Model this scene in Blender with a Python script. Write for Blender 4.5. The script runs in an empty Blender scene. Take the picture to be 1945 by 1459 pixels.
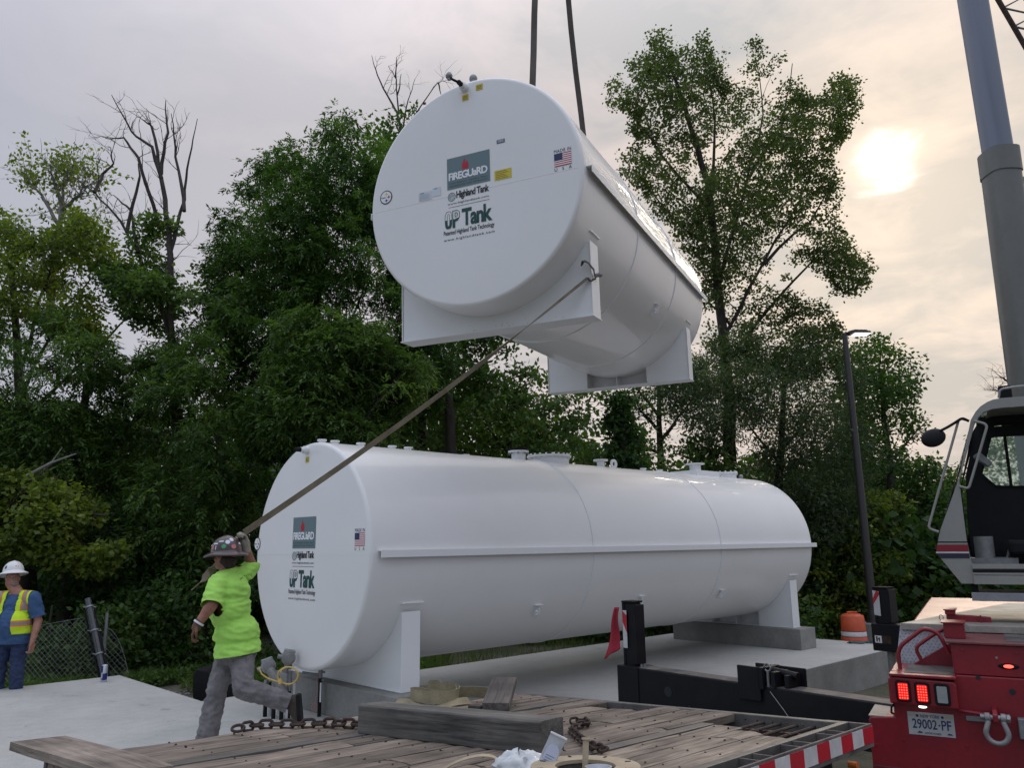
import bpy, bmesh, math, random
import numpy as np
from mathutils import Vector, Matrix, noise as mnoise
from mathutils.bvhtree import BVHTree
R_ = math.radians
rnd = random.Random(7)
rng = np.random.default_rng(7)
SC = bpy.context.scene
COL = SC.collection
# ------------------------------------------------------------------ camera, sky, sun, exposure
FPX, PITCH, ROLL, W0, H0 = 1515.3, .198386, -.012951, 1945.0, 1459.0
CAM = Vector((0, 0, 1.8))
FW = Vector((0, math.cos(PITCH), math.sin(PITCH)))
_rt = Vector((1, 0, 0)); _up = _rt.cross(FW)
RT = _rt*math.cos(ROLL) + _up*math.sin(ROLL)
UP = -_rt*math.sin(ROLL) + _up*math.cos(ROLL)
cd = bpy.data.cameras.new('camera'); cam = bpy.data.objects.new('camera', cd); COL.objects.link(cam)
cam.matrix_world = Matrix(((RT.x, UP.x, -FW.x, CAM.x), (RT.y, UP.y, -FW.y, CAM.y), (RT.z, UP.z, -FW.z, CAM.z), (0, 0, 0, 1)))
cd.sensor_width = 36; cd.lens = FPX/W0*36; cd.clip_start = .05; cd.clip_end = 2000
SC.camera = cam
SUN_AZ, SUN_EL = math.atan2(.418, .811), math.asin(.411)
SDIR = Vector((math.sin(SUN_AZ)*math.cos(SUN_EL), math.cos(SUN_AZ)*math.cos(SUN_EL), math.sin(SUN_EL)))
world = bpy.data.worlds.new('World'); SC.world = world; world.use_nodes = True
def build_world():
    nt = world.node_tree; nt.nodes.clear(); N = nt.nodes.new; L = nt.links.new
    out = N('ShaderNodeOutputWorld')
    sky = N('ShaderNodeTexSky'); sky.sky_type = 'NISHITA'; sky.sun_disc = False
    sky.sun_elevation = SUN_EL; sky.sun_rotation = SUN_AZ; sky.air_density = 1.5; sky.dust_density = 4
    bg1 = N('ShaderNodeBackground'); bg1.inputs[1].default_value = .06; L(sky.outputs[0], bg1.inputs[0])
    tc = N('ShaderNodeTexCoord')
    nrm = N('ShaderNodeVectorMath'); nrm.operation = 'NORMALIZE'; L(tc.outputs['Generated'], nrm.inputs[0])
    dot = N('ShaderNodeVectorMath'); dot.operation = 'DOT_PRODUCT'; L(nrm.outputs[0], dot.inputs[0]); dot.inputs[1].default_value = SDIR
    sep = N('ShaderNodeSeparateXYZ'); L(nrm.outputs[0], sep.inputs[0])
    def m(op, a, b=None, c=None, clamp=False):
        n = N('ShaderNodeMath'); n.operation = op; n.use_clamp = clamp
        for i, v in enumerate((a, b, c)):
            if v is None: continue
            if isinstance(v, (int, float)): n.inputs[i].default_value = v
            else: L(v, n.inputs[i])
        return n.outputs[0]
    # cloud sheet coordinates: direction projected on a high flat layer
    zc = m('ADD', m('MAXIMUM', sep.outputs[2], 0.0), .18)
    comb = N('ShaderNodeCombineXYZ'); L(m('DIVIDE', sep.outputs[0], zc), comb.inputs[0]); L(m('DIVIDE', sep.outputs[1], zc), comb.inputs[1])
    def nz(scale, det, rough, dist, off):
        mp = N('ShaderNodeMapping'); mp.inputs['Location'].default_value = off; mp.inputs['Scale'].default_value = (1, 1.15, 1); mp.inputs['Rotation'].default_value = (0, 0, .5)
        L(comb.outputs[0], mp.inputs[0])
        n = N('ShaderNodeTexNoise'); n.inputs['Scale'].default_value = scale; n.inputs['Detail'].default_value = det
        n.inputs['Roughness'].default_value = rough; n.inputs['Distortion'].default_value = dist; L(mp.outputs[0], n.inputs[0]); return n.outputs[0]
    n1 = nz(1.5, 7, .56, .35, (3.1, 1.2, 0)); n2 = nz(4.2, 8, .60, .5, (7.7, 4.4, 0))
    cl = m('ADD', m('MULTIPLY', n1, .6), m('MULTIPLY', n2, .4))           # ~ .5 centred
    cl = m('MULTIPLY_ADD', cl, 6.5, -2.85, clamp=True)
    ang = m('ARCCOSINE', m('MINIMUM', dot.outputs['Value'], .99999))
    def ramp(fac, stops):
        r = N('ShaderNodeValToRGB'); r.color_ramp.interpolation = 'EASE'; L(fac, r.inputs[0])
        el = r.color_ramp.elements
        while len(el) > 1: el.remove(el[-1])
        el[0].position, el[0].color = stops[0][0], (*stops[0][1], 1)
        for p, c in stops[1:]:
            e = el.new(p); e.color = (*c, 1)
        return r.outputs[0]
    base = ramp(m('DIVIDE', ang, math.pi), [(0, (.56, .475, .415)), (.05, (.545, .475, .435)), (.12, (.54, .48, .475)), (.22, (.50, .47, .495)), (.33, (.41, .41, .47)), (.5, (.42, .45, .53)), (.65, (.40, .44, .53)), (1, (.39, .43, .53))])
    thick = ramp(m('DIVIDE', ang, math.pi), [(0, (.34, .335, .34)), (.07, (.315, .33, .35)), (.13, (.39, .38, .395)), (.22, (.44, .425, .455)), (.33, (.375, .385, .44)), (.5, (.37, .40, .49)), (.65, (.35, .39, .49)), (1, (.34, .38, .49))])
    mix = N('ShaderNodeMix'); mix.data_type = 'RGBA'; L(cl, mix.inputs[0]); L(thick, mix.inputs[6]); L(base, mix.inputs[7])
    # the veiled sun: bright core broken by cloud
    warp = m('MULTIPLY_ADD', n2, .13, -.062)
    a2 = m('ADD', ang, warp)
    core = m('POWER', 2.718, m('MULTIPLY', m('POWER', m('DIVIDE', m('MAXIMUM', a2, 0), .020), 2.0), -1.0))
    halo = m('POWER', 2.718, m('MULTIPLY', m('POWER', m('DIVIDE', m('MAXIMUM', a2, 0), .10), 2.0), -1.0))
    glow = N('ShaderNodeMix'); glow.data_type = 'RGBA'; glow.blend_type = 'ADD'; glow.inputs[0].default_value = 1
    gc = N('ShaderNodeVectorMath'); gc.operation = 'SCALE'; gc.inputs[0].default_value = (2.2, 2.0, 1.6); L(core, gc.inputs['Scale'])
    gh = N('ShaderNodeVectorMath'); gh.operation = 'SCALE'; gh.inputs[0].default_value = (.24, .17, .11); L(m('MULTIPLY', halo, m('MULTIPLY_ADD', cl, .8, .2)), gh.inputs['Scale'])
    ga = N('ShaderNodeVectorMath'); ga.operation = 'ADD'; L(gc.outputs[0], ga.inputs[0]); L(gh.outputs[0], ga.inputs[1])
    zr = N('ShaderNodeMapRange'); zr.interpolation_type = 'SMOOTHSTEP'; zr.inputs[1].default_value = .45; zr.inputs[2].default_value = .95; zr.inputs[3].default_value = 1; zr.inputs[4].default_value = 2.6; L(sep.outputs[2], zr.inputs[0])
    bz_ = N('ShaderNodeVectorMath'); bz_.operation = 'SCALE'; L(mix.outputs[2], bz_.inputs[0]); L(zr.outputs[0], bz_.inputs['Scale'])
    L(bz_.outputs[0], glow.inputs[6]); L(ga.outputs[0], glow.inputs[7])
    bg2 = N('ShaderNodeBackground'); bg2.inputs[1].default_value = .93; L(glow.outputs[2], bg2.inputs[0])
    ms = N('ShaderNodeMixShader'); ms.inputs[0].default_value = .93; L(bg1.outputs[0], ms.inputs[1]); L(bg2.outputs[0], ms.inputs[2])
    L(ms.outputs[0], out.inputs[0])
build_world()
sl = bpy.data.lights.new('sun', 'SUN'); sl.energy = .7; sl.angle = R_(12); sl.color = (1, .86, .68)
so = bpy.data.objects.new('sun', sl); COL.objects.link(so); so.rotation_euler = SDIR.to_track_quat('Z', 'Y').to_euler()
SC.view_settings.view_transform = 'Standard'; SC.view_settings.look = 'None'; SC.view_settings.gamma = 1
SC.view_settings.exposure = .50; SC.view_settings.use_curve_mapping = False
SC.render.engine = 'CYCLES'
SC.cycles.max_bounces = 6; SC.cycles.diffuse_bounces = 3; SC.cycles.transparent_max_bounces = 8

# ------------------------------------------------------------------ measuring helpers
def ray(x, y): return FW + RT*((x-972.5)/FPX) - UP*((y-729.5)/FPX)
def atz(x, y, z=0.0):
    d = ray(x, y); return CAM + d*((z-CAM.z)/d.z)
def aty(x, y, Y):
    d = ray(x, y); return CAM + d*(Y/d.y)
def onplane(x, y, o, n):
    d = ray(x, y); return CAM + d*(n.dot(o-CAM)/n.dot(d))
def frame(o, x, y, z):
    x, y, z = Vector(x).normalized(), Vector(y).normalized(), Vector(z).normalized()
    return Matrix(((x.x, y.x, z.x, o[0]), (x.y, y.y, z.y, o[1]), (x.z, y.z, z.z, o[2]), (0, 0, 0, 1)))

# ------------------------------------------------------------------ materials
def mat(name, col, rough=.6, metal=0, noise=None, bump=None, coat=0, emit=None, spec=None, second=None, wave=None, trans=0, stretch=(1, 1, 1), alpha=None):
    m = bpy.data.materials.new(name); m.use_nodes = True
    nt = m.node_tree; b = nt.nodes['Principled BSDF']; L = nt.links.new; N = nt.nodes.new
    b.inputs['Base Color'].default_value = (*col, 1); b.inputs['Roughness'].default_value = rough; b.inputs['Metallic'].default_value = metal
    if coat: b.inputs['Coat Weight'].default_value = coat
    if spec is not None: b.inputs['Specular IOR Level'].default_value = spec
    if emit: b.inputs['Emission Color'].default_value = (*emit[0], 1); b.inputs['Emission Strength'].default_value = emit[1]
    if trans: b.inputs['Transmission Weight'].default_value = trans
    if alpha is not None: b.inputs['Alpha'].default_value = alpha
    tc = N('ShaderNodeTexCoord'); mp = N('ShaderNodeMapping'); mp.inputs['Scale'].default_value = stretch; L(tc.outputs['Object'], mp.inputs[0])
    if noise:
        sc_, amt = noise
        n = N('ShaderNodeTexNoise'); n.inputs['Scale'].default_value = sc_; n.inputs['Detail'].default_value = 8; n.inputs['Roughness'].default_value = .62; L(mp.outputs[0], n.inputs[0])
        c2 = second if second else tuple(c*(1-amt) for c in col)
        r = N('ShaderNodeValToRGB'); r.color_ramp.elements[0].position = .36; r.color_ramp.elements[1].position = .66
        r.color_ramp.elements[0].color = (*c2, 1); r.color_ramp.elements[1].color = (*col, 1); L(n.outputs[0], r.inputs[0])
        # a second, much finer grain
        n3 = N('ShaderNodeTexNoise'); n3.inputs['Scale'].default_value = sc_*11; n3.inputs['Detail'].default_value = 4; L(mp.outputs[0], n3.inputs[0])
        mr = N('ShaderNodeMapRange'); mr.inputs[1].default_value = .3; mr.inputs[2].default_value = .7; mr.inputs[3].default_value = 1-amt*.35; mr.inputs[4].default_value = 1+amt*.2; L(n3.outputs[0], mr.inputs[0])
        vs = N('ShaderNodeVectorMath'); vs.operation = 'SCALE'; L(r.outputs[0], vs.inputs[0]); L(mr.outputs[0], vs.inputs['Scale'])
        L(vs.outputs[0], b.inputs['Base Color'])
        r2 = N('ShaderNodeMapRange'); r2.inputs[3].default_value = min(1, rough+.12); r2.inputs[4].default_value = max(.05, rough-.08); L(n.outputs[0], r2.inputs[0]); L(r2.outputs[0], b.inputs['Roughness'])
    if bump:
        sc_, st, dist = bump
        n = N('ShaderNodeTexNoise'); n.inputs['Scale'].default_value = sc_; n.inputs['Detail'].default_value = 6; L(mp.outputs[0], n.inputs[0])
        bp = N('ShaderNodeBump'); bp.inputs['Strength'].default_value = st; bp.inputs['Distance'].default_value = dist; L(n.outputs[0], bp.inputs['Height']); L(bp.outputs[0], b.inputs['Normal'])
    return m
M = {}
M['tank'] = mat('white_tank_paint', (.80, .80, .79), .33, noise=(.9, .02), second=(.775, .775, .76), bump=(.9, .12, .02), coat=.3)
M['tank_metal'] = mat('white_painted_steel', (.79, .80, .80), .35, noise=(3, .03), bump=(9, .1, .004))
M['scuff'] = mat('scuffed_primer', (.55, .54, .52), .6, noise=(20, .4))
M['seam'] = mat('seam_paint', (.62, .63, .64), .4, noise=(8, .1))
M['concrete'] = mat('concrete', (.40, .40, .385), .85, noise=(1.5, .25), second=(.30, .30, .29), bump=(45, .25, .006))
def concrete_mat():
    m = bpy.data.materials.new('broomed_concrete'); m.use_nodes = True; nt = m.node_tree; b = nt.nodes['Principled BSDF']; L = nt.links.new; N = nt.nodes.new
    tc = N('ShaderNodeTexCoord')
    def nz(sc, det, stretch=(1, 1, 1), rot=0):
        mp = N('ShaderNodeMapping'); mp.inputs['Scale'].default_value = stretch; mp.inputs['Rotation'].default_value = (0, 0, rot); L(tc.outputs['Object'], mp.inputs[0])
        n = N('ShaderNodeTexNoise'); n.inputs['Scale'].default_value = sc; n.inputs['Detail'].default_value = det; n.inputs['Roughness'].default_value = .65; L(mp.outputs[0], n.inputs[0]); return n.outputs[0]
    def rmp(v, a, b_, c, d):
        r = N('ShaderNodeMapRange'); r.inputs[1].default_value = a; r.inputs[2].default_value = b_; r.inputs[3].default_value = c; r.inputs[4].default_value = d; L(v, r.inputs[0]); return r.outputs[0]
    def mul(a, b_):
        n = N('ShaderNodeMath'); n.operation = 'MULTIPLY'; L(a, n.inputs[0]); L(b_, n.inputs[1]); return n.outputs[0]
    blot = rmp(nz(.55, 8), .3, .7, .80, 1.08); fine = rmp(nz(9, 6), .3, .7, .92, 1.06); broom = rmp(nz(3, 5, (1, 28, 1), .77), .3, .7, .93, 1.05); spot = rmp(nz(4.5, 4), .62, .72, 1, .66); grit = rmp(nz(70, 2), .35, .65, .93, 1.05)
    f = mul(mul(mul(blot, fine), mul(broom, spot)), grit)
    v = N('ShaderNodeVectorMath'); v.operation = 'SCALE'; v.inputs[0].default_value = (.465, .465, .44); L(f, v.inputs['Scale']); L(v.outputs[0], b.inputs['Base Color']); b.inputs['Roughness'].default_value = .85
    bp = N('ShaderNodeBump'); bp.inputs['Strength'].default_value = .35; bp.inputs['Distance'].default_value = .004; L(nz(3, 5, (1, 28, 1), .77), bp.inputs['Height']); L(bp.outputs[0], b.inputs['Normal']); return m
M['concrete'] = concrete_mat()
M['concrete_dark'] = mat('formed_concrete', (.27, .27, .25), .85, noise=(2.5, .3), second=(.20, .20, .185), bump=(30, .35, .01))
M['black'] = mat('black_steel_paint', (.006, .007, .010), .5, noise=(5, .5), second=(.012, .012, .014), bump=(8, .15, .01), spec=.25)
M['black_matt'] = mat('black_matt', (.010, .010, .011), .7, noise=(9, .4), spec=.25)
M['dust_black'] = mat('dusty_black_steel', (.16, .14, .125), .75, noise=(4, .5), second=(.05, .048, .05))
M['red'] = mat('red_crane_paint', (.25, .008, .018), .42, noise=(3, .35), second=(.17, .007, .014), coat=.15, bump=(12, .08, .006))
M['red_dust'] = mat('dusty_red_deck', (.19, .05, .05), .7, noise=(6, .5), second=(.10, .045, .045))
M['tan'] = mat('tan_carrier_paint', (.33, .31, .27), .65, noise=(5, .35), second=(.22, .20, .17))
M['cream'] = mat('grey_beige_crane_paint', (.27, .27, .245), .4, noise=(3, .12), coat=.2)
M['boom'] = mat('grey_boom_paint', (.15, .155, .14), .42, noise=(1.5, .15), coat=.2)
M['boom_steel'] = mat('blue_grey_boom_paint', (.19, .215, .27), .3, noise=(1, .1), metal=.2, stretch=(1, 1, .05))
M['chrome'] = mat('diamond_plate_steel', (.62, .64, .68), .45, metal=.3, noise=(20, .25))
M['galv'] = mat('galvanised_steel', (.30, .31, .32), .45, metal=.5, noise=(16, .3))
M['dark_glass'] = mat('dark_glass', (.02, .02, .02), .08, trans=0, spec=.8)
M['glass'] = mat('tinted_glass', (.62, .78, .72), .03, trans=1.0)
M['lens_red'] = mat('red_lamp_lens', (.35, .0, .0), .2, emit=((1, .01, .01), .55))
M['led_red'] = mat('lit_red_led', (.8, .03, .02), .3, emit=((1, .06, .04), 3.0))
M['lens_clear'] = mat('clear_lamp_lens', (.34, .37, .36), .25, noise=(30, .3))
M['led_white'] = mat('lit_white_led', (.9, .9, .9), .4, emit=((1, .97, .92), 2.2))
M['rust'] = mat('rusty_iron', (.085, .05, .037), .75, noise=(25, .6), second=(.03, .022, .02), metal=.3, bump=(60, .4, .003))
M['web_grey'] = mat('grey_webbing', (.105, .09, .08), .9, noise=(8, .3), bump=(90, .5, .002), stretch=(1, 1, .3))
M['web_tan'] = mat('olive_tan_webbing', (.25, .215, .15), .9, noise=(7, .35), second=(.16, .135, .09), bump=(120, .5, .002))
M['web_khaki'] = mat('khaki_webbing', (.30, .26, .16), .9, noise=(9, .35), second=(.19, .165, .10), bump=(120, .5, .002))
def wood_mat(name, c1, c2, c3, axis):
    m = bpy.data.materials.new(name); m.use_nodes = True; nt = m.node_tree; b = nt.nodes['Principled BSDF']; L = nt.links.new; N = nt.nodes.new
    tc = N('ShaderNodeTexCoord'); oi = N('ShaderNodeObjectInfo')
    ad = N('ShaderNodeVectorMath'); ad.operation = 'ADD'; sc = N('ShaderNodeVectorMath'); sc.operation = 'SCALE'; sc.inputs[0].default_value = (13, 7, 5); L(oi.outputs['Random'], sc.inputs['Scale'])
    L(tc.outputs['Object'], ad.inputs[0]); L(sc.outputs[0], ad.inputs[1])
    mp = N('ShaderNodeMapping'); s = [14, 14, 14]; s[axis] = .8; mp.inputs['Scale'].default_value = s; L(ad.outputs[0], mp.inputs[0])
    n = N('ShaderNodeTexNoise'); n.inputs['Scale'].default_value = 2.2; n.inputs['Detail'].default_value = 10; n.inputs['Roughness'].default_value = .7; n.inputs['Distortion'].default_value = .4; L(mp.outputs[0], n.inputs[0])
    r = N('ShaderNodeValToRGB'); e = r.color_ramp.elements; e[0].position = .32; e[0].color = (*c3, 1); e[1].position = .68; e[1].color = (*c1, 1); k = e.new(.48); k.color = (*c2, 1); L(n.outputs[0], r.inputs[0])
    n2 = N('ShaderNodeTexNoise'); n2.inputs['Scale'].default_value = 3.0; n2.inputs['Detail'].default_value = 6; L(ad.outputs[0], n2.inputs[0])
    mr = N('ShaderNodeMapRange'); mr.inputs[1].default_value = .35; mr.inputs[2].default_value = .7; mr.inputs[3].default_value = .55; mr.inputs[4].default_value = 1.15; L(n2.outputs[0], mr.inputs[0])
    mv = N('ShaderNodeMath'); mv.operation = 'MULTIPLY'; mo = N('ShaderNodeMapRange'); mo.inputs[3].default_value = .75; mo.inputs[4].default_value = 1.2; L(oi.outputs['Random'], mo.inputs[0]); L(mo.outputs[0], mv.inputs[0]); L(mr.outputs[0], mv.inputs[1])
    vs = N('ShaderNodeVectorMath'); vs.operation = 'SCALE'; L(r.outputs[0], vs.inputs[0]); L(mv.outputs[0], vs.inputs['Scale']); L(vs.outputs[0], b.inputs['Base Color'])
    b.inputs['Roughness'].default_value = .85
    bp = N('ShaderNodeBump'); bp.inputs['Strength'].default_value = .7; bp.inputs['Distance'].default_value = .006; L(n.outputs[0], bp.inputs['Height']); L(bp.outputs[0], b.inputs['Normal'])
    return m
M['plank'] = wood_mat('weathered_deck_wood', (.37, .305, .24), (.205, .165, .13), (.04, .032, .027), 0)
M['plank_grey'] = wood_mat('grey_board_wood', (.25, .225, .20), (.16, .14, .125), (.05, .045, .04), 1)
M['plank_x'] = wood_mat('weathered_cross_board_wood', (.40, .34, .28), (.28, .23, .185), (.10, .08, .065), 1)
M['timber'] = wood_mat('grey_timber_wood', (.15, .14, .12), (.085, .08, .07), (.022, .021, .02), 1)
M['timber_x'] = wood_mat('brown_board_wood', (.17, .145, .125), (.10, .085, .075), (.03, .026, .024), 0)
M['ply'] = mat('pale_plywood', (.42, .35, .24), .8, noise=(12, .2))
M['plastic'] = mat('clear_plastic_film', (.62, .66, .70), .25, noise=(8, .15), alpha=.82)
M['paper'] = mat('printed_paper', (.55, .60, .74), .6)
M['ink'] = mat('dark_ink', (.035, .045, .055), .6)
M['skin'] = mat('tanned_skin', (.33, .155, .10), .5, noise=(14, .25), second=(.24, .10, .065), bump=(60, .1, .002))
M['skin2'] = mat('fair_skin', (.42, .22, .16), .5, noise=(14, .25), second=(.33, .14, .10), bump=(60, .1, .002))
M['hair'] = mat('dark_hair', (.045, .032, .025), .85, noise=(60, .5))
M['beard'] = mat('grey_stubble', (.30, .26, .23), .9, noise=(60, .4))
M['lime'] = mat('lime_green_shirt', (.40, .76, .13), .85, noise=(6, .12), bump=(160, .2, .001))
M['grey_cloth'] = mat('grey_work_trousers', (.21, .20, .20), .9, noise=(9, .4), second=(.125, .12, .125), bump=(160, .3, .001))
M['boot'] = mat('brown_boot_leather', (.06, .042, .032), .7, noise=(20, .4))
M['glove'] = mat('pale_leather_glove', (.42, .38, .30), .8, noise=(20, .35))
M['glove_brown'] = mat('brown_leather_glove', (.15, .075, .04), .8, noise=(20, .35))
M['hat_dark'] = mat('dark_maroon_hard_hat', (.055, .028, .030), .3, noise=(9, .3), coat=.4)
M['hat_white'] = mat('white_hard_hat', (.75, .75, .75), .35, noise=(9, .08))
M['vest'] = mat('yellow_safety_vest', (.62, .88, .03), .8, noise=(9, .1), bump=(200, .3, .001))
M['orange'] = mat('orange_trim', (.85, .22, .03), .7, noise=(9, .1))
M['silver'] = mat('silver_reflective_tape', (.30, .25, .22), .5)
M['blue_shirt'] = mat('blue_t_shirt', (.045, .105, .23), .9, noise=(7, .2), bump=(160, .3, .001))
M['jeans'] = mat('blue_jeans', (.018, .032, .085), .9, noise=(8, .35), second=(.03, .05, .11), bump=(160, .3, .001))
M['barrel'] = mat('orange_plastic', (.62, .10, .035), .5, noise=(9, .2))
M['white_band'] = mat('white_reflective_band', (.62, .60, .60), .5, noise=(9, .15))
M['tape_red'] = mat('red_reflective_tape', (.50, .015, .03), .4, noise=(12, .2))
M['tape_white'] = mat('white_reflective_tape', (.62, .62, .62), .4, noise=(12, .2))
M['flag_red'] = mat('red_flag_cloth', (.42, .03, .055), .85, noise=(8, .25))
M['yellow_cable'] = mat('yellow_cable', (.60, .42, .12), .5)
M['box_grey'] = mat('cast_grey_box', (.30, .30, .295), .5, metal=.3, noise=(20, .25))
M['pole'] = mat('dark_bronze_pole', (.035, .032, .032), .45)
M['bark'] = mat('dark_bark', (.055, .045, .036), .95, noise=(6, .5), bump=(14, .8, .03), stretch=(1, 1, .3))
M['bark_light'] = mat('pale_bark', (.26, .25, .23), .9, noise=(6, .45), bump=(14, .5, .02))
M['bark_grey'] = mat('grey_dead_bark', (.075, .062, .055), .95, noise=(6, .5))
M['gravel'] = mat('gravel_stone', (.26, .25, .23), .9, noise=(30, .4))
M['flag_blue'] = mat('decal_navy', (.02, .03, .10), .5)
M['decal_red'] = mat('decal_red', (.45, .01, .03), .5)
M['decal_white'] = mat('decal_white', (.80, .82, .84), .5)
M['decal_grey'] = mat('decal_grey_green', (.13, .20, .22), .5)
M['decal_black'] = mat('decal_black', (.012, .015, .02), .5)
M['decal_green'] = mat('decal_dark_green', (.004, .06, .055), .5)
M['decal_yellow'] = mat('decal_yellow', (.62, .50, .03), .5)
M['decal_paleblue'] = mat('decal_pale', (.62, .66, .72), .5)
M['decal_gold'] = mat('decal_gold', (.70, .62, .10), .5)
M['decal_blue'] = mat('decal_blue', (.01, .04, .25), .5)
M['can_silver'] = mat('can_silver', (.6, .62, .66), .3, metal=.6)
M['can_blue'] = mat('can_blue', (.01, .015, .16), .3)
M['pink'] = mat('pink_marker_line', (.6, .2, .16), .6)
M['rag'] = mat('blue_grey_rag', (.09, .14, .15), .9, noise=(12, .5))

# ------------------------------------------------------------------ mesh builder
class MB:
    def __init__(s): s.v = []; s.f = []; s.m = []; s.X = Matrix.Identity(4); s.mi = 0
    def add(s, vs, fs):
        o = len(s.v); X = s.X
        s.v += [tuple(X @ Vector(p)) for p in vs]
        s.f += [tuple(i+o for i in f) for f in fs]; s.m += [s.mi]*len(fs); return s
    def box(s, x0, x1, y0, y1, z0, z1):
        v = [(x, y, z) for z in (z0, z1) for y in (y0, y1) for x in (x0, x1)]
        return s.add(v, [(0, 2, 3, 1), (4, 5, 7, 6), (0, 1, 5, 4), (2, 6, 7, 3), (0, 4, 6, 2), (1, 3, 7, 5)])
    def prism(s, poly, axis, a, b):   # poly of (p,q) in the other two axes, extruded a..b along axis
        def P(p, q, t): return {0: (t, p, q), 1: (p, t, q), 2: (p, q, t)}[axis]
        n = len(poly); v = [P(p, q, a) for p, q in poly] + [P(p, q, b) for p, q in poly]
        return s.add(v, [tuple(range(n))[::-1], tuple(range(n, 2*n))] + [(i, (i+1) % n, n+(i+1) % n, n+i) for i in range(n)])
    def tube(s, pts, r, n=8, caps=True, flat=1.0):
        pts = [Vector(p) for p in pts]; rs = r if isinstance(r, (list, tuple)) else [r]*len(pts)
        vs = []; fs = []; ref = None
        for i, p in enumerate(pts):
            t = (pts[min(i+1, len(pts)-1)]-pts[max(i-1, 0)]).normalized()
            if ref is None:
                ref = t.orthogonal().normalized()
                if abs(t.z) < .9: ref = Vector((0, 0, 1)).cross(t).normalized()
            ref = (ref - t*ref.dot(t)).normalized(); w = t.cross(ref)
            for k in range(n):
                a = 2*math.pi*k/n; vs.append(p + ref*math.cos(a)*rs[i] + w*math.sin(a)*rs[i]*flat)
        for i in range(len(pts)-1):
            for k in range(n):
                fs.append((i*n+k, i*n+(k+1) % n, (i+1)*n+(k+1) % n, (i+1)*n+k))
        if caps: fs += [tuple(range(n))[::-1], tuple(range((len(pts)-1)*n, len(pts)*n))]
        return s.add(vs, fs)
    def cyl(s, p0, p1, r0, r1=None, n=20): return s.tube([p0, p1], [r0, r0 if r1 is None else r1], n)
    def lathe(s, prof, axis='z', n=32, o=(0, 0, 0), sx=1, sy=1):
        vs = []; fs = []; m = len(prof)
        for k in range(n):
            a = 2*math.pi*k/n; c, d = math.cos(a)*sx, math.sin(a)*sy
            for r, h in prof:
                p = {'z': (r*c, r*d, h), 'y': (r*c, h, r*d), 'x': (h, r*c, r*d)}[axis]
                vs.append((p[0]+o[0], p[1]+o[1], p[2]+o[2]))
        for k in range(n):
            for i in range(m-1):
                fs.append((k*m+i, ((k+1) % n)*m+i, ((k+1) % n)*m+i+1, k*m+i+1))
        return s.add(vs, fs)
    def sphere(s, c, r, n=12):
        rr = r if isinstance(r, (tuple, list)) else (r, r, r)
        prof = [(math.sin(math.pi*i/n), -math.cos(math.pi*i/n)) for i in range(n+1)]
        vs = []; fs = []; m = n+1
        for k in range(2*n):
            a = math.pi*k/n
            for q, h in prof: vs.append((c[0]+rr[0]*q*math.cos(a), c[1]+rr[1]*q*math.sin(a), c[2]+rr[2]*h))
        for k in range(2*n):
            for i in range(n): fs.append((k*m+i, ((k+1) % (2*n))*m+i, ((k+1) % (2*n))*m+i+1, k*m+i+1))
        return s.add(vs, fs)
    def poly(s, pts): return s.add(pts, [tuple(range(len(pts)))])
    def build(s, name, material, parent=None, smooth=False, bevel=0, solid=0, local=False):
        me = bpy.data.meshes.new(name); vs = s.v
        if parent is not None and not local:
            inv = parent_matrix(parent).inverted(); vs = [tuple(inv @ Vector(p)) for p in vs]
        me.from_pydata(vs, [], s.f)
        mats = material if isinstance(material, (list, tuple)) else [material]
        for q in mats: me.materials.append(q)
        if len(mats) > 1: me.polygons.foreach_set('material_index', s.m)
        bm = bmesh.new(); bm.from_mesh(me); bmesh.ops.remove_doubles(bm, verts=bm.verts, dist=1e-5)
        bmesh.ops.recalc_face_normals(bm, faces=bm.faces); bm.to_mesh(me); bm.free()
        o = link(name, me, parent)
        if smooth: me.polygons.foreach_set('use_smooth', [True]*len(me.polygons)); me.set_sharp_from_angle(angle=R_(smooth if smooth is not True else 40))
        if bevel:
            b = o.modifiers.new('bevel', 'BEVEL'); b.width = bevel; b.segments = 2; b.limit_method = 'ANGLE'; b.angle_limit = R_(40); b.harden_normals = False
        if solid:
            b = o.modifiers.new('solid', 'SOLIDIFY'); b.thickness = solid; b.offset = 0
        return o
PM = {}
def parent_matrix(p):
    while p.parent is not None: p = p.parent
    return PM.get(p.name, Matrix.Identity(4))
def link(name, me, parent=None):
    o = bpy.data.objects.new(name, me); COL.objects.link(o)
    if parent is not None: o.parent = parent
    return o
def tag(o, label, cat=None, group=None, kind=None):
    if label: o['label'] = label
    if cat: o['category'] = cat
    if group: o['group'] = group
    if kind: o['kind'] = kind
    return o
def thing(name, label, cat, mw=None, group=None):
    o = bpy.data.objects.new(name, None); COL.objects.link(o); o.empty_display_size = .2
    mw = mw if mw is not None else Matrix.Identity(4)
    if not isinstance(mw, Matrix): mw = Matrix.Translation(Vector(mw))
    o.matrix_world = mw; PM[o.name] = mw
    return tag(o, label, cat, group)
def top(o, mw=None): return o
def ngrid(nx, ny, fn):
    vs = [fn(i/nx, j/ny) for j in range(ny+1) for i in range(nx+1)]
    fs = [(j*(nx+1)+i, j*(nx+1)+i+1, (j+1)*(nx+1)+i+1, (j+1)*(nx+1)+i) for j in range(ny) for i in range(nx)]
    return vs, fs
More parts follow.
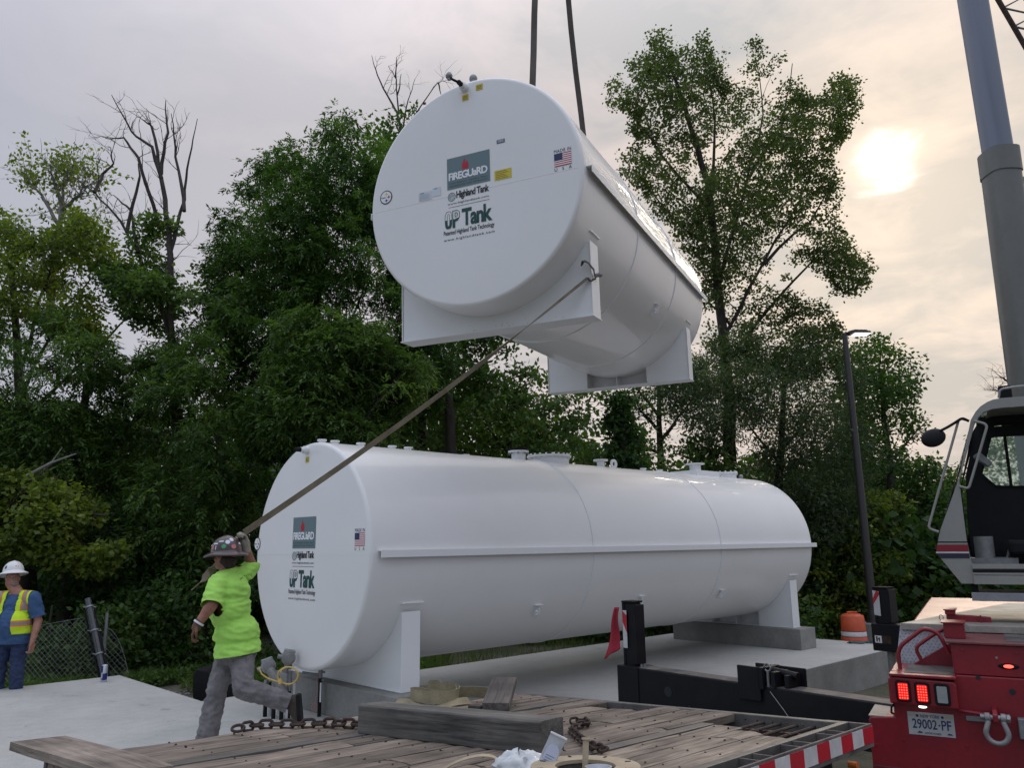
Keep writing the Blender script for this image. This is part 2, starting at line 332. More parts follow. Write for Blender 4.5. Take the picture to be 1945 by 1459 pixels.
def text_mb(txt, size, sx=1.0, bold=0.0, depth=0.0, spacing=1.0, align='LEFT', shear=0):
    cu = bpy.data.curves.new('t', 'FONT'); cu.body = txt; cu.size = size; cu.offset = bold; cu.space_character = spacing; cu.align_x = align; cu.resolution_u = 3; cu.shear = shear
    if depth: cu.extrude = depth
    o = bpy.data.objects.new('t', cu); COL.objects.link(o); bpy.context.view_layer.update()
    me = bpy.data.meshes.new_from_object(o.evaluated_get(bpy.context.evaluated_depsgraph_get()))
    vs = [(v.co.x*sx, v.co.y, v.co.z) for v in me.vertices]; fs = [tuple(p.vertices) for p in me.polygons]
    bpy.data.objects.remove(o); bpy.data.meshes.remove(me); bpy.data.curves.remove(cu)
    return vs, fs
def put_text(mb, txt, x, y, w, h, bold=0.0, spacing=1.0, off=0.0, place=None, shear=0):
    """text fitted into the box x,y (lower left), w,h; place maps (x,y,off) to a point"""
    vs, fs = text_mb(txt, 1.0, 1.0, bold, 0, spacing, shear=shear)
    xs = [v[0] for v in vs]; ys = [v[1] for v in vs]; x0, x1, y0, y1 = min(xs), max(xs), min(ys), max(ys)
    mb.add([place(x+(v[0]-x0)/(x1-x0)*w, y+(v[1]-y0)/(y1-y0)*h, off) for v in vs], fs)

# ------------------------------------------------------------------ setting: ground and slabs
T1M = frame((-2.274, 8.973, 1.728), (.69017, -.72364, 0), (.72364, .69017, 0), (0, 0, 1))
T1 = T1M.copy(); T1.translation.z = 0            # same frame standing on the slab
def gheight(x, y):
    l = T1.inverted() @ Vector((x, y, 0)); n, s = l.x, l.y
    t = min(1, max(0, (n+1.0)/3.0)); t2 = min(1, max(0, (s-10.0)/3.0)); t = max(t, t2)
    return -.26*(1-t) - .5*t
def make_ground():
    xs = np.concatenate([np.linspace(-400, -20, 12), np.linspace(-18, 18, 73), np.linspace(20, 400, 12)])
    ys = np.concatenate([np.linspace(-300, -6, 8), np.linspace(-4, 26, 61), np.linspace(30, 400, 12)])
    vs = [(x, y, gheight(x, y)+.03*mnoise.noise(Vector((x*.6, y*.6, 0)))) for y in ys for x in xs]
    nx = len(xs); fs = [(j*nx+i, j*nx+i+1, (j+1)*nx+i+1, (j+1)*nx+i) for j in range(len(ys)-1) for i in range(nx-1)]
    m = mat('soil_and_weeds', (.13, .115, .09), .95, noise=(1.2, .5), second=(.045, .055, .025), bump=(25, .8, .03))
    mb = MB(); mb.add(vs, fs); tag(mb.build('ground', m), None, kind='structure')
make_ground()
def slab(name, n0, n1, s0, s1, z0, z1, m=None, label=None):
    mb = MB(); mb.X = T1; mb.box(n0, n1, s0, s1, z0, z1)
    o = mb.build(name, m or M['concrete'], bevel=.012); tag(o, label, kind='structure'); return o
slab('tank_pad', -1.87, 2.25, -.385, 10.23, -.75, 0)
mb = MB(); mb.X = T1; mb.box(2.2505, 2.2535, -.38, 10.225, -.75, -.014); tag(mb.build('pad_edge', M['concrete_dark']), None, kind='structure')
slab('pavement', -4.44, 3.4, -7.0, -.39, -.75, .045)
slab('kerb', -4.80, -4.445, -7.0, -.47, -.6, -.012, M['concrete_dark'])
for s0, s1 in ((.30, .90), (8.50, 9.03)):
    mb = MB(); mb.X = T1; mb.box(-1.28, 1.29, s0, s1, .0, .337)
    o = mb.build('concrete_plinth', M['concrete_dark'], bevel=.01)
    tag(o, 'long grey concrete plinth under the %s saddle of the standing white tank' % ('far right' if s0 > 1 else 'near left'), 'plinth', 'concrete plinths under the standing tank')

# ------------------------------------------------------------------ the two tanks
def decals(F, parent, cx, upper):
    P = lambda x, y, off=0: tuple(F @ Vector((cx+x, -.0035-off, y)))
    def quad(mb, x0, x1, y0, y1, off=0): mb.poly([P(x0, y0, off), P(x1, y0, off), P(x1, y1, off), P(x0, y1, off)])
    # grey fire rating decal with a red flame and white lettering
    mb = MB()
    mb.mi = 0; quad(mb, -.25, .25, .055, .40)
    mb.mi = 1
    for (fx, s_) in ((-.045, 1.0), (-.012, .72)):
        mb.poly([P(fx-.026*s_, .262, .0015), P(fx-.005*s_, .238, .0015), P(fx+.020*s_, .255, .0015), P(fx+.026*s_, .285, .0015), P(fx+.012*s_, .32, .0015), P(fx+.004*s_, .26+.115*s_, .0015), P(fx-.012*s_, .335, .0015), P(fx-.030*s_, .295, .0015)])
    mb.mi = 2; put_text(mb, 'FiREGUaRD', -.23, .15, .455, .085, .035, .86, .003, P)
    mb.mi = 3; put_text(mb, 'LIGHTWEIGHT DOUBLE WALL', -.225, .108, .45, .017, 0, 1.25, .003, P); put_text(mb, 'ABOVEGROUND TANK TECHNOLOGY', -.225, .077, .45, .017, 0, 1.2, .003, P)
    mb.build('fire_rating_decal', [M['decal_grey'], M['decal_red'], M['decal_white'], M['decal_black']], parent)
    # maker's name
    mb = MB()
    mb.mi = 0; put_text(mb, 'Highland Tank', -.145, -.075, .38, .10, .03, .9, .0, P); put_text(mb, 'www.highlandtank.com', -.25, -.118, .48, .027, .008, 1.05, 0, P)
    quad(mb, -.24, .235, -.143, -.139)
    mb.mi = 1
    for k in range(28):
        a0, a1 = 2*math.pi*k/28, 2*math.pi*(k+1)/28
        for r0, r1 in ((.038, .046), (.024, .029)):
            f = lambda a, r: P(-.20+r*math.cos(a), -.028+r*1.05*math.sin(a))
            mb.poly([f(a0, r0), f(a0, r1), f(a1, r1), f(a1, r0)])
    put_text(mb, 'HT', -.217, -.043, .034, .03, .01, 1, 0, P)
    mb.build('maker_lettering', [M['decal_black'], M['decal_grey']], parent)
    mb = MB()
    put_text(mb, 'Tank', -.085, -.37, .35, .19, .035, .88, 0, P)
    for (x0, w, is_p) in ((-.285, .085, False), (-.195, .085, True)):   # O and P: outlined above, solid below
        n = 24; y0, y1 = -.37, -.18
        def oval(k, sc):
            a = 2*math.pi*k/n; e = .55; c, s = math.cos(a), math.sin(a)
            return (x0+w/2+math.copysign(abs(c)**e, c)*w/2*sc, (y0+y1)/2+math.copysign(abs(s)**.75, s)*(y1-y0)/2*(1-(1-sc)*.45))
        if not is_p:
            for k in range(n):
                for sc0, sc1 in ((1.0, .90), (.36, .27)):
                    a, b, c, d = oval(k, sc0), oval(k+1, sc0), oval(k+1, sc1), oval(k, sc1)
                    mb.poly([P(*a), P(*b), P(*c), P(*d)])
                a, b, c, d = oval(k, .90), oval(k+1, .90), oval(k+1, .36), oval(k, .36)
                if (a[1]+b[1])/2 < -.275: mb.poly([P(*a), P(*b), P(*c), P(*d)])
        else:
            t = .007
            for q in ((x0, x0+t, -.275, y1), (x0+.028, x0+.028+t, -.255, -.205), (x0, x0+.055, y1-t, y1), (x0+.028, x0+.05, -.255, -.255+t), (x0+.028, x0+.05, -.205-t, -.205), (x0+w-t, x0+w, -.262, -.20)):
                quad(mb, *q)
            quad(mb, x0, x0+.032, y0, -.275); mb.poly([P(x0+.03, -.275), P(x0+.03, -.305), P(x0+.062, -.297), P(x0+w, -.262), P(x0+w, -.275+.013)])
            mb.poly([P(x0+.055, y1), P(x0+.055, y1-t), P(x0+w-t, -.20), P(x0+w, -.20)])
            mb.poly([P(x0+.05, -.205), P(x0+.05, -.205-t), P(x0+.056, -.215), P(x0+.06, -.212)])
            quad(mb, x0+.053, x0+.06, -.248, -.212)
    mb.build('model_lettering', M['decal_green'], parent)
    mb = MB(); put_text(mb, 'Patented Highland Tank Technology', -.30, -.452, .585, .062, .012, .95, 0, P); mb.build('slogan_lettering', M['decal_black'], parent); mb = MB(); put_text(mb, 'www.highlandtank.com', -.30, -.508, .585, .032, .01, 1.25, 0, P)
    mb.build('web_lettering', M['decal_black'], parent)
    # flag sticker
    fx0, fx1, fy0, fy1 = (.955, 1.135, .04, .175) if upper else (1.035, 1.215, .075, .205)
    mb = MB()
    if not upper: pass
    mb.mi = 2; quad(mb, fx0, fx1, fy0, fy1, -.001)
    for i in range(13):
        mb.mi = 0 if i % 2 == 0 else 2
        y0 = fy0+(fy1-fy0)*i/13; quad(mb, fx0, fx1, y0, y0+(fy1-fy0)/13, 0)
    mb.mi = 1; quad(mb, fx0, fx0+(fx1-fx0)*.48, fy0+(fy1-fy0)*6/13, fy1, .0015)
    put_text(mb, 'MADE IN', fx0, fy1+.010, fx1-fx0, .034, .0, 1.1, 0, P)
    put_text(mb, 'U  S  A', fx0, fy0-.045, fx1-fx0, .034, .0, 1.3, 0, P)
    mb.build('flag_sticker', [M['decal_red'], M['flag_blue'], M['decal_white']], parent)
    # round sticker with three four-pointed stars
    rx, ry = (-1.01, .135) if upper else (-1.115, .115)
    mb = MB(); n = 36; rr = .078
    disc = lambda r, off: [P(rx+r*math.cos(2*math.pi*k/n), ry+r*math.sin(2*math.pi*k/n), off) for k in range(n)]
    mb.mi = 0; mb.poly(disc(rr, 0)); mb.mi = 1; mb.poly(disc(rr*.86, .0015))
    def star(x, y, s_, mi):
        mb.mi = mi; pts = []
        for k in range(4):
            a = math.pi/2*k
            for j in range(4):
                t = j/4; p0 = (math.cos(a), math.sin(a)); p1 = (math.cos(a+math.pi/2), math.sin(a+math.pi/2))
                q = ((1-t)**2.2*p0[0]+t**2.2*p1[0], (1-t)**2.2*p0[1]+t**2.2*p1[1]); pts.append(P(rx+x+q[0]*s_, ry+y+q[1]*s_, .003))
        mb.poly(pts)
    star(.005, .034, .032, 2); star(.036, -.002, .032, 3); star(.005, -.038, .032, 4)
    mb.mi = 0; put_text(mb, 'Steel', rx-.06, ry-.009, .052, .019, .01, 1, .003, P)
    mb.build('round_sticker', [M['decal_black'], M['decal_white'], M['decal_gold'], M['decal_red'], M['decal_blue']], parent)
    if upper:
        mb = MB(); quad(mb, .30, .49, .04, .145); mb.build('warning_sticker', M['decal_yellow'], parent)
        mb = MB(); mb.mi = 1
        for k in range(5): quad(mb, .315, .315+.14-.02*(k % 3), .055+.018*k, .059+.018*k, .0015)
        mb.build('sticker_print', [M['ink'], M['ink']], parent, )
        mb = MB(); mb.mi = 0; quad(mb, .335, .425, .435, .475); mb.mi = 1
        for k in range(3): quad(mb, .345, .415, .444+.010*k, .448+.010*k, .0015)
        mb.build('name_plate', [M['flag_blue'], M['decal_white']], parent)
        mb = MB(); mb.mi = 0; quad(mb, -.60, -.44, .0, .095); quad(mb, -.43, -.33, .02, .115); mb.mi = 1
        for k in range(6): quad(mb, -.59, -.46-.01*(k % 2), .012+.011*k, .014+.011*k, .0015)
        quad(mb, -.58, -.53, .08, .088, .0015); quad(mb, -.41, -.37, .10, .108, .0015)
        mb.build('paper_label', [M['decal_paleblue'], M['decal_grey']], parent)

def make_tank(name, label, F, L, s_saddles, upper, seams, lugs):
    t = thing(name, label, 'tank', F)
    Rr = 1.23; k = .045; kk = .55
    prof = [(0, 0), (Rr*.5, 0), (Rr-k, 0)] + [(Rr-k+k*math.sin(a), k-k*math.cos(a)) for a in np.linspace(.2, math.pi/2, 7)]
    n_ring = 40
    for j in range(1, n_ring): prof.append((Rr, k+(L-2*k)*j/n_ring))
    prof += [(Rr-k+k*math.sin(a), L-k+k*math.cos(a)) for a in np.linspace(math.pi/2, .2, 7)] + [(Rr-k, L), (0, L+.004)]
    mb = MB(); mb.lathe(prof, 'y', 112)
    # slight hand-made unevenness of the sheet steel
    vv = []
    for x, y, z in mb.v:
        r = math.hypot(x, z)
        if r > Rr-.02 and .1 < y < L-.1:
            a = math.atan2(z, x); d = .0022*mnoise.noise(Vector((y*.8, a*1.3+5, 1.3)))
            x, z = x*(1+d/r), z*(1+d/r)
        vv.append(tuple(F @ Vector((x, y, z))))
    mb.v = vv; mb.build('shell', M['tank'], t, smooth=50)
    mb = MB(); mb.X = F; mb.box(-Rr+.05, Rr-.05, -.002, .002, -.016, -.012); mb.build('head_weld', M['tank'], t, bevel=.002)
    for s in seams:
        mb = MB(); mb.X = F; mb.lathe([(Rr-.005, s-.010), (Rr+.008, s-.007), (Rr+.012, s), (Rr+.008, s+.007), (Rr-.005, s+.010)], 'y', 96); mb.build('weld_seam', M['tank_metal'], t, smooth=60)
    for sx in (1, -1):
        mb = MB(); mb.X = F
        q = [(Rr-.012, .03), (Rr+.062, .03), (Rr+.062, -.042), (Rr+.054, -.042), (Rr+.054, .020), (Rr-.012, .020)]
        mb.prism([(sx*a, b) for a, b in q], 1, .09, L+.05); mb.build('side_rail', M['tank_metal'], t)
    hx, zb, zs, w = 1.11, -1.388, -.60, .235
    for idx, s in enumerate(s_saddles):
        arc = [(Rr*.985*math.sin(a), -Rr*.985*math.cos(a)) for a in np.linspace(1.03, -1.03, 25)]
        sd = MB(); sd.X = F
        y0 = s if idx == 0 else s
        if idx == 0 or not True:
            sd.prism([(-hx+.01, zb+.012), (hx-.01, zb+.012), (hx-.01, zs-.01)] + arc + [(-hx+.01, zs-.01)], 1, s+.012, s+.024)
        else:
            for sg in (1, -1):
                ar = [(sg*Rr*.985*math.sin(a), -Rr*.985*math.cos(a)) for a in np.linspace(1.03, .40, 12)]
                sd.prism([(sg*.47, zb+.012), (sg*(hx-.01), zb+.012), (sg*(hx-.01), zs)] + ar, 1, s+.012, s+.024)
                sd.box(sg*.47-.006, sg*.47+.006, s+.026, s+w-.02, zb+.014, -1.06)
            sd.box(-.46, .46, s+w-.03, s+w-.018, zb+.014, -1.14); sd.box(-.006, .006, s+.03, s+w-.032, zb+.014, -1.20)
        web = sd.build('saddle', M['tank_metal'], t)
        for sg in (1, -1):
            mb = MB(); mb.X = F; mb.box(sg*hx-.006, sg*hx+.006, s, s+w, zb+.0135, zs); mb.build('saddle_flange', M['tank_metal'], web, bevel=.003)
        mb = MB(); mb.X = F; mb.box(-hx-.015, hx+.015, s-.012, s+w+.015, zb, zb+.0115); mb.build('base_plate', M['tank_metal'], web, bevel=.002)
        for sg in (1, -1):
            mb = MB(); mb.X = F
            a0 = -.43; mb.X = F @ Matrix.Translation((sg*Rr*math.cos(a0)*1.0, 0, Rr*math.sin(a0)))
            mb.box(-.01, .022, s-.02, s+w+.03, -.004, .008); mb.build('wear_plate_edge', M['tank_metal'], web)
    for s, a in lugs:
        for sg in (1, -1):
            X = F @ Matrix.Translation((sg*Rr*math.cos(a), s, Rr*math.sin(a)))
            mb = MB(); mb.X = X
            mb.box(-.02*1, sg*.075, -.06, .06, .05, .058)
            mb.X = X @ Matrix.Rotation(R_(20), 4, 'Y')
            mb.prism([(-.02, .05), (sg*.07, .04), (sg*.075, -.03), (sg*.03, -.085), (-.02, -.085)], 1, -.004, .006)
            mb.X = X; mb.sphere((sg*.03, -.008, -.02), .017, 6); mb.sphere((sg*.02, -.008, -.055), .017, 6)
            mb.build('tie_down_lug', M['tank_metal'], t)
    # valve on the head
    mb = MB(); mb.X = F; vx = -.04 if upper else -.085
    mb.lathe([(0, 0), (.045, 0), (.045, -.05), (.03, -.055), (.03, -.09), (0, -.09)], 'y', 16, (vx, 0, 1.15)); v = mb.build('head_fitting', M['tank_metal'], t, smooth=True)
    mb = MB(); mb.X = F
    mb.lathe([(0, 0), (.026, 0), (.026, -.05), (0, -.05)], 'y', 12, (vx, -.09, 1.15)); mb.tube([F.inverted() @ (F @ Vector((vx, -.13, 1.15))), (vx-.05, -.15, 1.18), (vx-.09, -.16, 1.21)] if upper else [(vx, -.13, 1.15), (vx-.03, -.14, 1.16)], .014, 8)
    mb.build('valve', M['black_matt'], v, smooth=True)
    if upper:
        mb = MB(); mb.X = F; mb.sphere((vx-.10, -.16, 1.235), .038, 8); mb.cyl((vx-.10, -.16, 1.19), (vx-.10, -.16, 1.27), .02); mb.build('gauge_cap', M['galv'], v, smooth=True)
        mb = MB(); mb.X = F; mb.cyl((-.0, .12, 1.2), (-.0, .12, 1.30), .035); mb.sphere((-.0, .12, 1.31), (.045, .045, .05), 8); mb.build('vent_cap', M['galv'], t, smooth=True)
    mb = MB(); P = lambda x, y, off: tuple(F @ Vector((x, -.0035-off, y)))
    q = [(vx-.035, vx+.04, 1.01, 1.075)] + ([(vx+.13, vx+.21, 1.085, 1.15)] if upper else [])
    for x0, x1, y0, y1 in q:
        mb.mi = 0; mb.poly([P(x0, y0, 0), P(x1, y0, 0), P(x1, y1, 0), P(x0, y1, 0)]); mb.mi = 1
        for j in range(3): mb.poly([P(x0+.01, y0+.014+.015*j, .002), P(x1-.012, y0+.014+.015*j, .002), P(x1-.012, y0+.018+.015*j, .002), P(x0+.01, y0+.018+.015*j, .002)])
    mb.build('yellow_tag', [M['decal_yellow'], M['ink']], t)
    decals(F, t, -.02 if upper else -.09, upper)
    return t
def nozzle(F, parent, s, r, h, fr, ft=.025, name='nozzle', x=0, black=False, bolts=0, n=24):
    zt = 1.23+h; mb = MB(); mb.X = F
    mb.lathe([(r, 1.18), (r, zt-ft), (fr, zt-ft), (fr, zt), (0, zt)], 'z', n, (x, s, 0))
    o = mb.build(name, M['tank_metal'], parent, smooth=True)
    if black:
        mb = MB(); mb.X = F; mb.lathe([(0, zt+.002), (fr*1.0, zt+.002), (fr, zt+.03), (0, zt+.03)], 'z', n, (x, s, 0)); mb.build('flange_cover', M['black_matt'], o, smooth=True)
    for b in range(bolts):
        a = 2*math.pi*b/bolts; mb = MB(); mb.X = F
        mb.cyl((x+math.cos(a)*fr*.9, s+math.sin(a)*fr*.9, zt-ft-.025), (x+math.cos(a)*fr*.9, s+math.sin(a)*fr*.9, zt+.022), .014, n=6); mb.build('bolt', M['tank_metal'] if not black else M['galv'], o)
    return o
t1 = make_tank('storage_tank', 'long white horizontal steel tank standing on the concrete plinths', T1M, 9.305, (.475, 8.605), False, (3.367, 6.348), ((2.523, -.61), (4.542, -.61), (6.569, -.62)))
for s in (.13, .30, .65, 1.10, 1.34, 2.28, 6.11, 6.56): nozzle(T1M, t1, s, .04, .045 if s != 2.28 else .015, .055, .02, 'bung', n=8)
nozzle(T1M, t1, 3.25, .10, .13, .145, black=True, bolts=8)
nozzle(T1M, t1, 3.87, .29, .10, .325, .03, 'manway', bolts=20, n=36)
nozzle(T1M, t1, 5.03, .06, .12, .115)
mb = MB(); mb.X = T1M
for k in range(20):
    a0, a1 = 2*math.pi*k/20, 2*math.pi*(k+1)/20
    for (ra, rb) in ((.035, .075),):
        f = lambda a, r, y: (0+y, 5.35+r*math.cos(a), 1.30+r*math.sin(a))
        for y0 in (-.012, .012): mb.poly([f(a0, ra, y0), f(a0, rb, y0), f(a1, rb, y0), f(a1, ra, y0)])
        for r in (ra, rb): mb.poly([f(a0, r, -.012), f(a0, r, .012), f(a1, r, .012), f(a1, r, -.012)])
mb.build('lifting_lug', M['tank_metal'], t1)
mb = MB(); mb.X = T1M; mb.box(-.28, .28, 7.25, 7.95, 1.15, 1.29); bx = mb.build('spill_box', M['tank_metal'], t1, bevel=.004)
nozzle(T1M, t1, 7.62, .10, .21, .17, .02)
nozzle(T1M, t1, 8.62, .19, .10, .215, .03, 'manway', bolts=12)
mb = MB(); mb.X = T1M; mb.cyl((0, 9.15, 1.2), (0, 9.15, 1.27), .035); mb.sphere((0, 9.15, 1.28), .045, 8); mb.build('vent_cap', M['galv'], t1, smooth=True)
_a = Vector((math.cos(1.133)*math.cos(.0299), math.sin(1.133)*math.cos(.0299), math.sin(.0299))); _n = Vector((_a.y, -_a.x, 0)).normalized(); _u = _n.cross(_a)
_n2 = _n*math.cos(.0034)+_u*math.sin(.0034); _u2 = -_n*math.sin(.0034)+_u*math.cos(.0034)
T2M = frame((-.4009, 7.6417, 5.3733), _n2, _a, _u2)
def scuffs(t):
    mb = MB(); mb.X = T2M
    for k in range(46):
        x = rnd.uniform(-1.05, 1.05) if k > 20 else rnd.uniform(-.35, .5); z = -1.385+abs(rnd.gauss(0, .035)); a = rnd.uniform(.004, .016)
        mb.poly([(x, .4365, z), (x+a, .4365, z+.002), (x+a*.8, .4365, z+a*.4), (x+a*.1, .4365, z+a*.3)])
    o = mb.build('scuff_marks', mat('scuff_brown', (.20, .15, .11), .8), t); o['kind'] = 'stuff'
t2 = make_tank('storage_tank', 'shorter white steel tank hanging in the air from two slings', T2M, 5.4456, (.427, 4.63), True, (1.84, 3.66), ((3.113, -.58),))
scuffs(t2)
nozzle(T2M, t2, .62, .26, .05, .30, .03, 'manway', bolts=12)
SL = []
for s in (1.6, 3.8):
    mb = MB(); mb.X = T2M; mb.box(-.012, .012, s-.07, s+.07, 1.22, 1.33); mb.build('lifting_lug', M['tank_metal'], t2)
    SL.append(T2M @ Vector((0, s, 1.30)))
hook = aty(1035, -420, (SL[0].y+SL[1].y)/2)
def ribbon(mb, pts, w, th, side):
    pts = [Vector(p) for p in pts]; n = len(pts); vs = []
    for i, p in enumerate(pts):
        t = (pts[min(i+1, n-1)]-pts[max(i-1, 0)]).normalized(); sd = Vector(side(i/(n-1))) if callable(side) else Vector(side)
        sd = (sd - t*sd.dot(t)).normalized(); nm = t.cross(sd); ww = w(i/(n-1)) if callable(w) else w
        for a, b in ((-1, -1), (1, -1), (1, 1), (-1, 1)): vs.append(p+sd*a*ww/2+nm*b*th/2)
    fs = [tuple(range(4)), tuple(range(4*n-4, 4*n))[::-1]]
    for i in range(n-1):
        for k in range(4): fs.append((4*i+k, 4*i+(k+1) % 4, 4*i+4+(k+1) % 4, 4*i+4+k))
    mb.add(vs, fs)
for i, p in enumerate(SL):
    mb = MB(); q = [p.lerp(hook, k/10)+Vector((.01*math.sin(k*1.3), 0, 0)) for k in range(11)]
    ribbon(mb, q, .078, .022, (1, -.3, 0))
    o = mb.build('lifting_sling', M['web_grey'], smooth=30)
    tag(o, 'grey brown webbing sling going up from the %s end of the hanging tank' % ('near' if i == 0 else 'far'), 'sling', 'slings lifting the upper tank')

# ------------------------------------------------------------------ flatbed trailer
_U = Vector((.669, .742, -.05)).normalized(); _V = Vector((.744, -.667, .043)); _V = (_V-_U*_U.dot(_V)).normalized(); _Nn = _V.cross(_U)
if _Nn.z < 0: _Nn = -_Nn
DK0 = Vector((.019, 6.289, .714))
# deck frame: x = along the trailer (away), y = across towards the left, z = up ; v = -y
DK = frame(DK0, _U, -_V, _Nn)
def dk(u, v, h=0): return (u, -v, h)
def dpx(x, y, h=0):
    p = onplane(x, y, DK0+_Nn*h, _Nn)-DK0; return p.dot(_U), p.dot(_V)
tr = thing('flatbed_trailer', 'worn wooden flatbed trailer deck with red and white tape along its steel edge', 'trailer', DK)
U0 = -3.24
def plank(u0, u1, v0, v1, h=0, m='plank', name='plank', parent=tr, th=.045):
    nx = max(2, int(abs(u1-u0)/.12)); ny = 4; vs = []; fs = []
    seed = rnd.random()*90
    g = lambda i, j: (u0+(u1-u0)*i/nx, v0+(v1-v0)*j/ny)
    for j in range(ny+1):
        for i in range(nx+1):
            u, v = g(i, j)
            e = .0035*mnoise.noise(Vector((u*5, seed, 0))) if j in (0, ny) else 0
            if i in (0, nx): u += .012*mnoise.noise(Vector((v*40, seed, 3)))
            z = h + .0035*mnoise.noise(Vector((u*3, v*9, seed))) - (.004 if j in (0, ny) else 0)
            if mnoise.noise(Vector((u*2.2, v*14, seed+9))) > .42: z -= .006
            vs.append(dk(u, v+e, z))
    n0 = len(vs)
    ring = [i for i in range(nx+1)] + [j*(nx+1)+nx for j in range(1, ny+1)] + [ny*(nx+1)+i for i in range(nx-1, -1, -1)] + [j*(nx+1) for j in range(ny-1, 0, -1)]
    for k in ring: p = vs[k]; vs.append((p[0], p[1], h-th))
    for j in range(ny):
        for i in range(nx): a = j*(nx+1)+i; fs.append((a, a+1, a+nx+2, a+nx+1))
    for k in range(len(ring)): fs.append((ring[k], ring[(k+1) % len(ring)], n0+(k+1) % len(ring), n0+k))
    mb = MB(); mb.X = DK; mb.add(vs, fs); return mb.build(name, M[m], parent)
rows = [(0.035, .20), (.207, .375), (.382, .545), (.665, .86), (.868, 1.05), (1.058, 1.245), (1.253, 1.43), (1.438, 1.615), (1.623, 1.785), (1.90, 2.06), (2.068, 2.225), (2.233, 2.385)]
for i, (a, b) in enumerate(rows):
    u1 = -.065
    if i in (4, 5): u1 = -.33+.03*(i-4)
    if i in (9,): u1 = -.52
    if i in (10,): u1 = -.62
    if i == 11: u1 = -.70
    cut = [-2.3+.3*rnd.random(), -1.15+.35*rnd.random()] if i in (1, 3, 6, 8, 10) else []
    es = [U0]+[c for c in cut if c < u1-.2]+[u1]
    for k in range(len(es)-1): plank(es[k]+.004, es[k+1]-.004, a, b)
for a, b, u1 in ((.55, .66, -.065), (1.79, 1.895, -.5)):
    mb = MB(); mb.X = DK; mb.prism([(-a-.012, -.03), (-a-.012, -.002), (-a-.02, -.0005), (-b+.02, -.0005), (-b+.012, -.002), (-b+.012, -.03)][::-1], 0, U0, u1)
    mb.build('deck_strip', mat('worn_steel_strip', (.10, .105, .105), .55, metal=.3, noise=(5, .4), second=(.16, .135, .115)), tr)
mb = MB(); mb.X = DK; mb.box(U0, 0, -.03, 0, -.16, -.012); mb.build('side_channel', M['dust_black'], tr, bevel=.004)
mb = MB(); mb.X = DK; mb.box(-.058, 0, -2.39, -.032, -.16, .0); mb.build('end_channel', mat('scuffed_grey_steel', (.15, .145, .135), .55, metal=.3, noise=(7, .4)), tr, bevel=.004)
# near rail: two bars with pockets between, tape on the outer face
mb = MB(); mb.X = DK; mb.box(U0, 0, -2.43, -2.392, -.12, .0)
mb.build('rail_inner', mat('scuffed_grey_steel_b', (.15, .145, .135), .55, metal=.3, noise=(7, .4)), tr, bevel=.003)
mb = MB(); mb.X = DK; mb.box(U0, .02, -2.545, -2.532, -.115, .0); mb.build('rail_outer', M['dust_black'], tr, bevel=.002)
u = -.02
for k in range(7):
    for du in (0, -.13):
        mb = MB(); mb.X = DK; mb.box(u-.30-k*.42+du-.006, u-.30-k*.42+du+.006, -2.531, -2.431, -.11, -.004); mb.build('stake_pocket', M['dust_black'], tr)
mb = MB(); mb.X = DK; mb.box(-.01, .02, -2.531, -2.3, -.12, -.002); mb.build('corner_plate', M['dust_black'], tr)
for k in range(21):
    u1 = .018-.152*k; red = k % 2 == 0
    mb = MB(); mb.X = DK; mb.box(u1-.1515, u1, -2.549, -2.5455, -.092, -.012); mb.build('reflective_tape', M['tape_red' if red else 'tape_white'], tr)
for v in (.2, .9, 1.6, 2.3):
    mb = MB(); mb.X = DK; mb.box(U0, -.07, -v-.04, -v+.04, -.30, -.05 if v in (.2, 1.6) else -.07); mb.build('frame_beam', M['black_matt'], tr)
for u in np.arange(-.25, U0, -.35):
    mb = MB(); mb.X = DK; mb.box(u-.02, u+.02, -2.39, -.03, -.085, -.048); mb.build('cross_member', M['rust'], tr)
for v in np.arange(1.96, 2.38, .1):     # rods showing in the gap
    mb = MB(); mb.X = DK; mb.cyl((-.9, -v, -.035), (-.06, -v, -.035), .008, n=6); mb.build('deck_rod', M['rust'], tr)
mb = MB(); mb.X = DK; mb.box(-.5, -.38, -2.25, -2.1, -1.2, -.17); mb.box(-.5, -.38, -.45, -.3, -1.2, -.17); mb.build('landing_leg', M['black_matt'], tr, bevel=.01)
mb = MB(); mb.X = DK; mb.box(-.62, -.56, -2.5, -1.9, -.95, -.14); mb.build('mud_flap', M['black_matt'], tr)
mb = MB(); mb.X = DK; mb.cyl((-.25, -2.50, -.17), (-.25, -2.545, -.17), .018, n=12); mb.build('side_marker_lamp', mat('amber_lens', (.5, .14, .03), .3), tr, smooth=True)
# nail heads
nb = MB(); nb.X = DK
for a, b in rows:
    for u in np.arange(-.25, U0, -.35):
        for q in (.25, .75): nb.cyl(dk(u+rnd.uniform(-.015, .015), a+(b-a)*q+rnd.uniform(-.012, .012), -.004), dk(u, a+(b-a)*q, .0025), .0045, n=6)
nb.v = [p for p in nb.v]; o = nb.build('nail_heads', M['rust'], tr); o['kind'] = 'stuff'
# cross boards at the near-left end, sticking out past the deck edge
for k, (u0, u1, v0, v1, h) in enumerate(((-3.25, -3.0, -.43, .75, .026),)):
    plank(u0, u1, v0, v1, h, 'plank_x', 'cross_board', tr, .04)

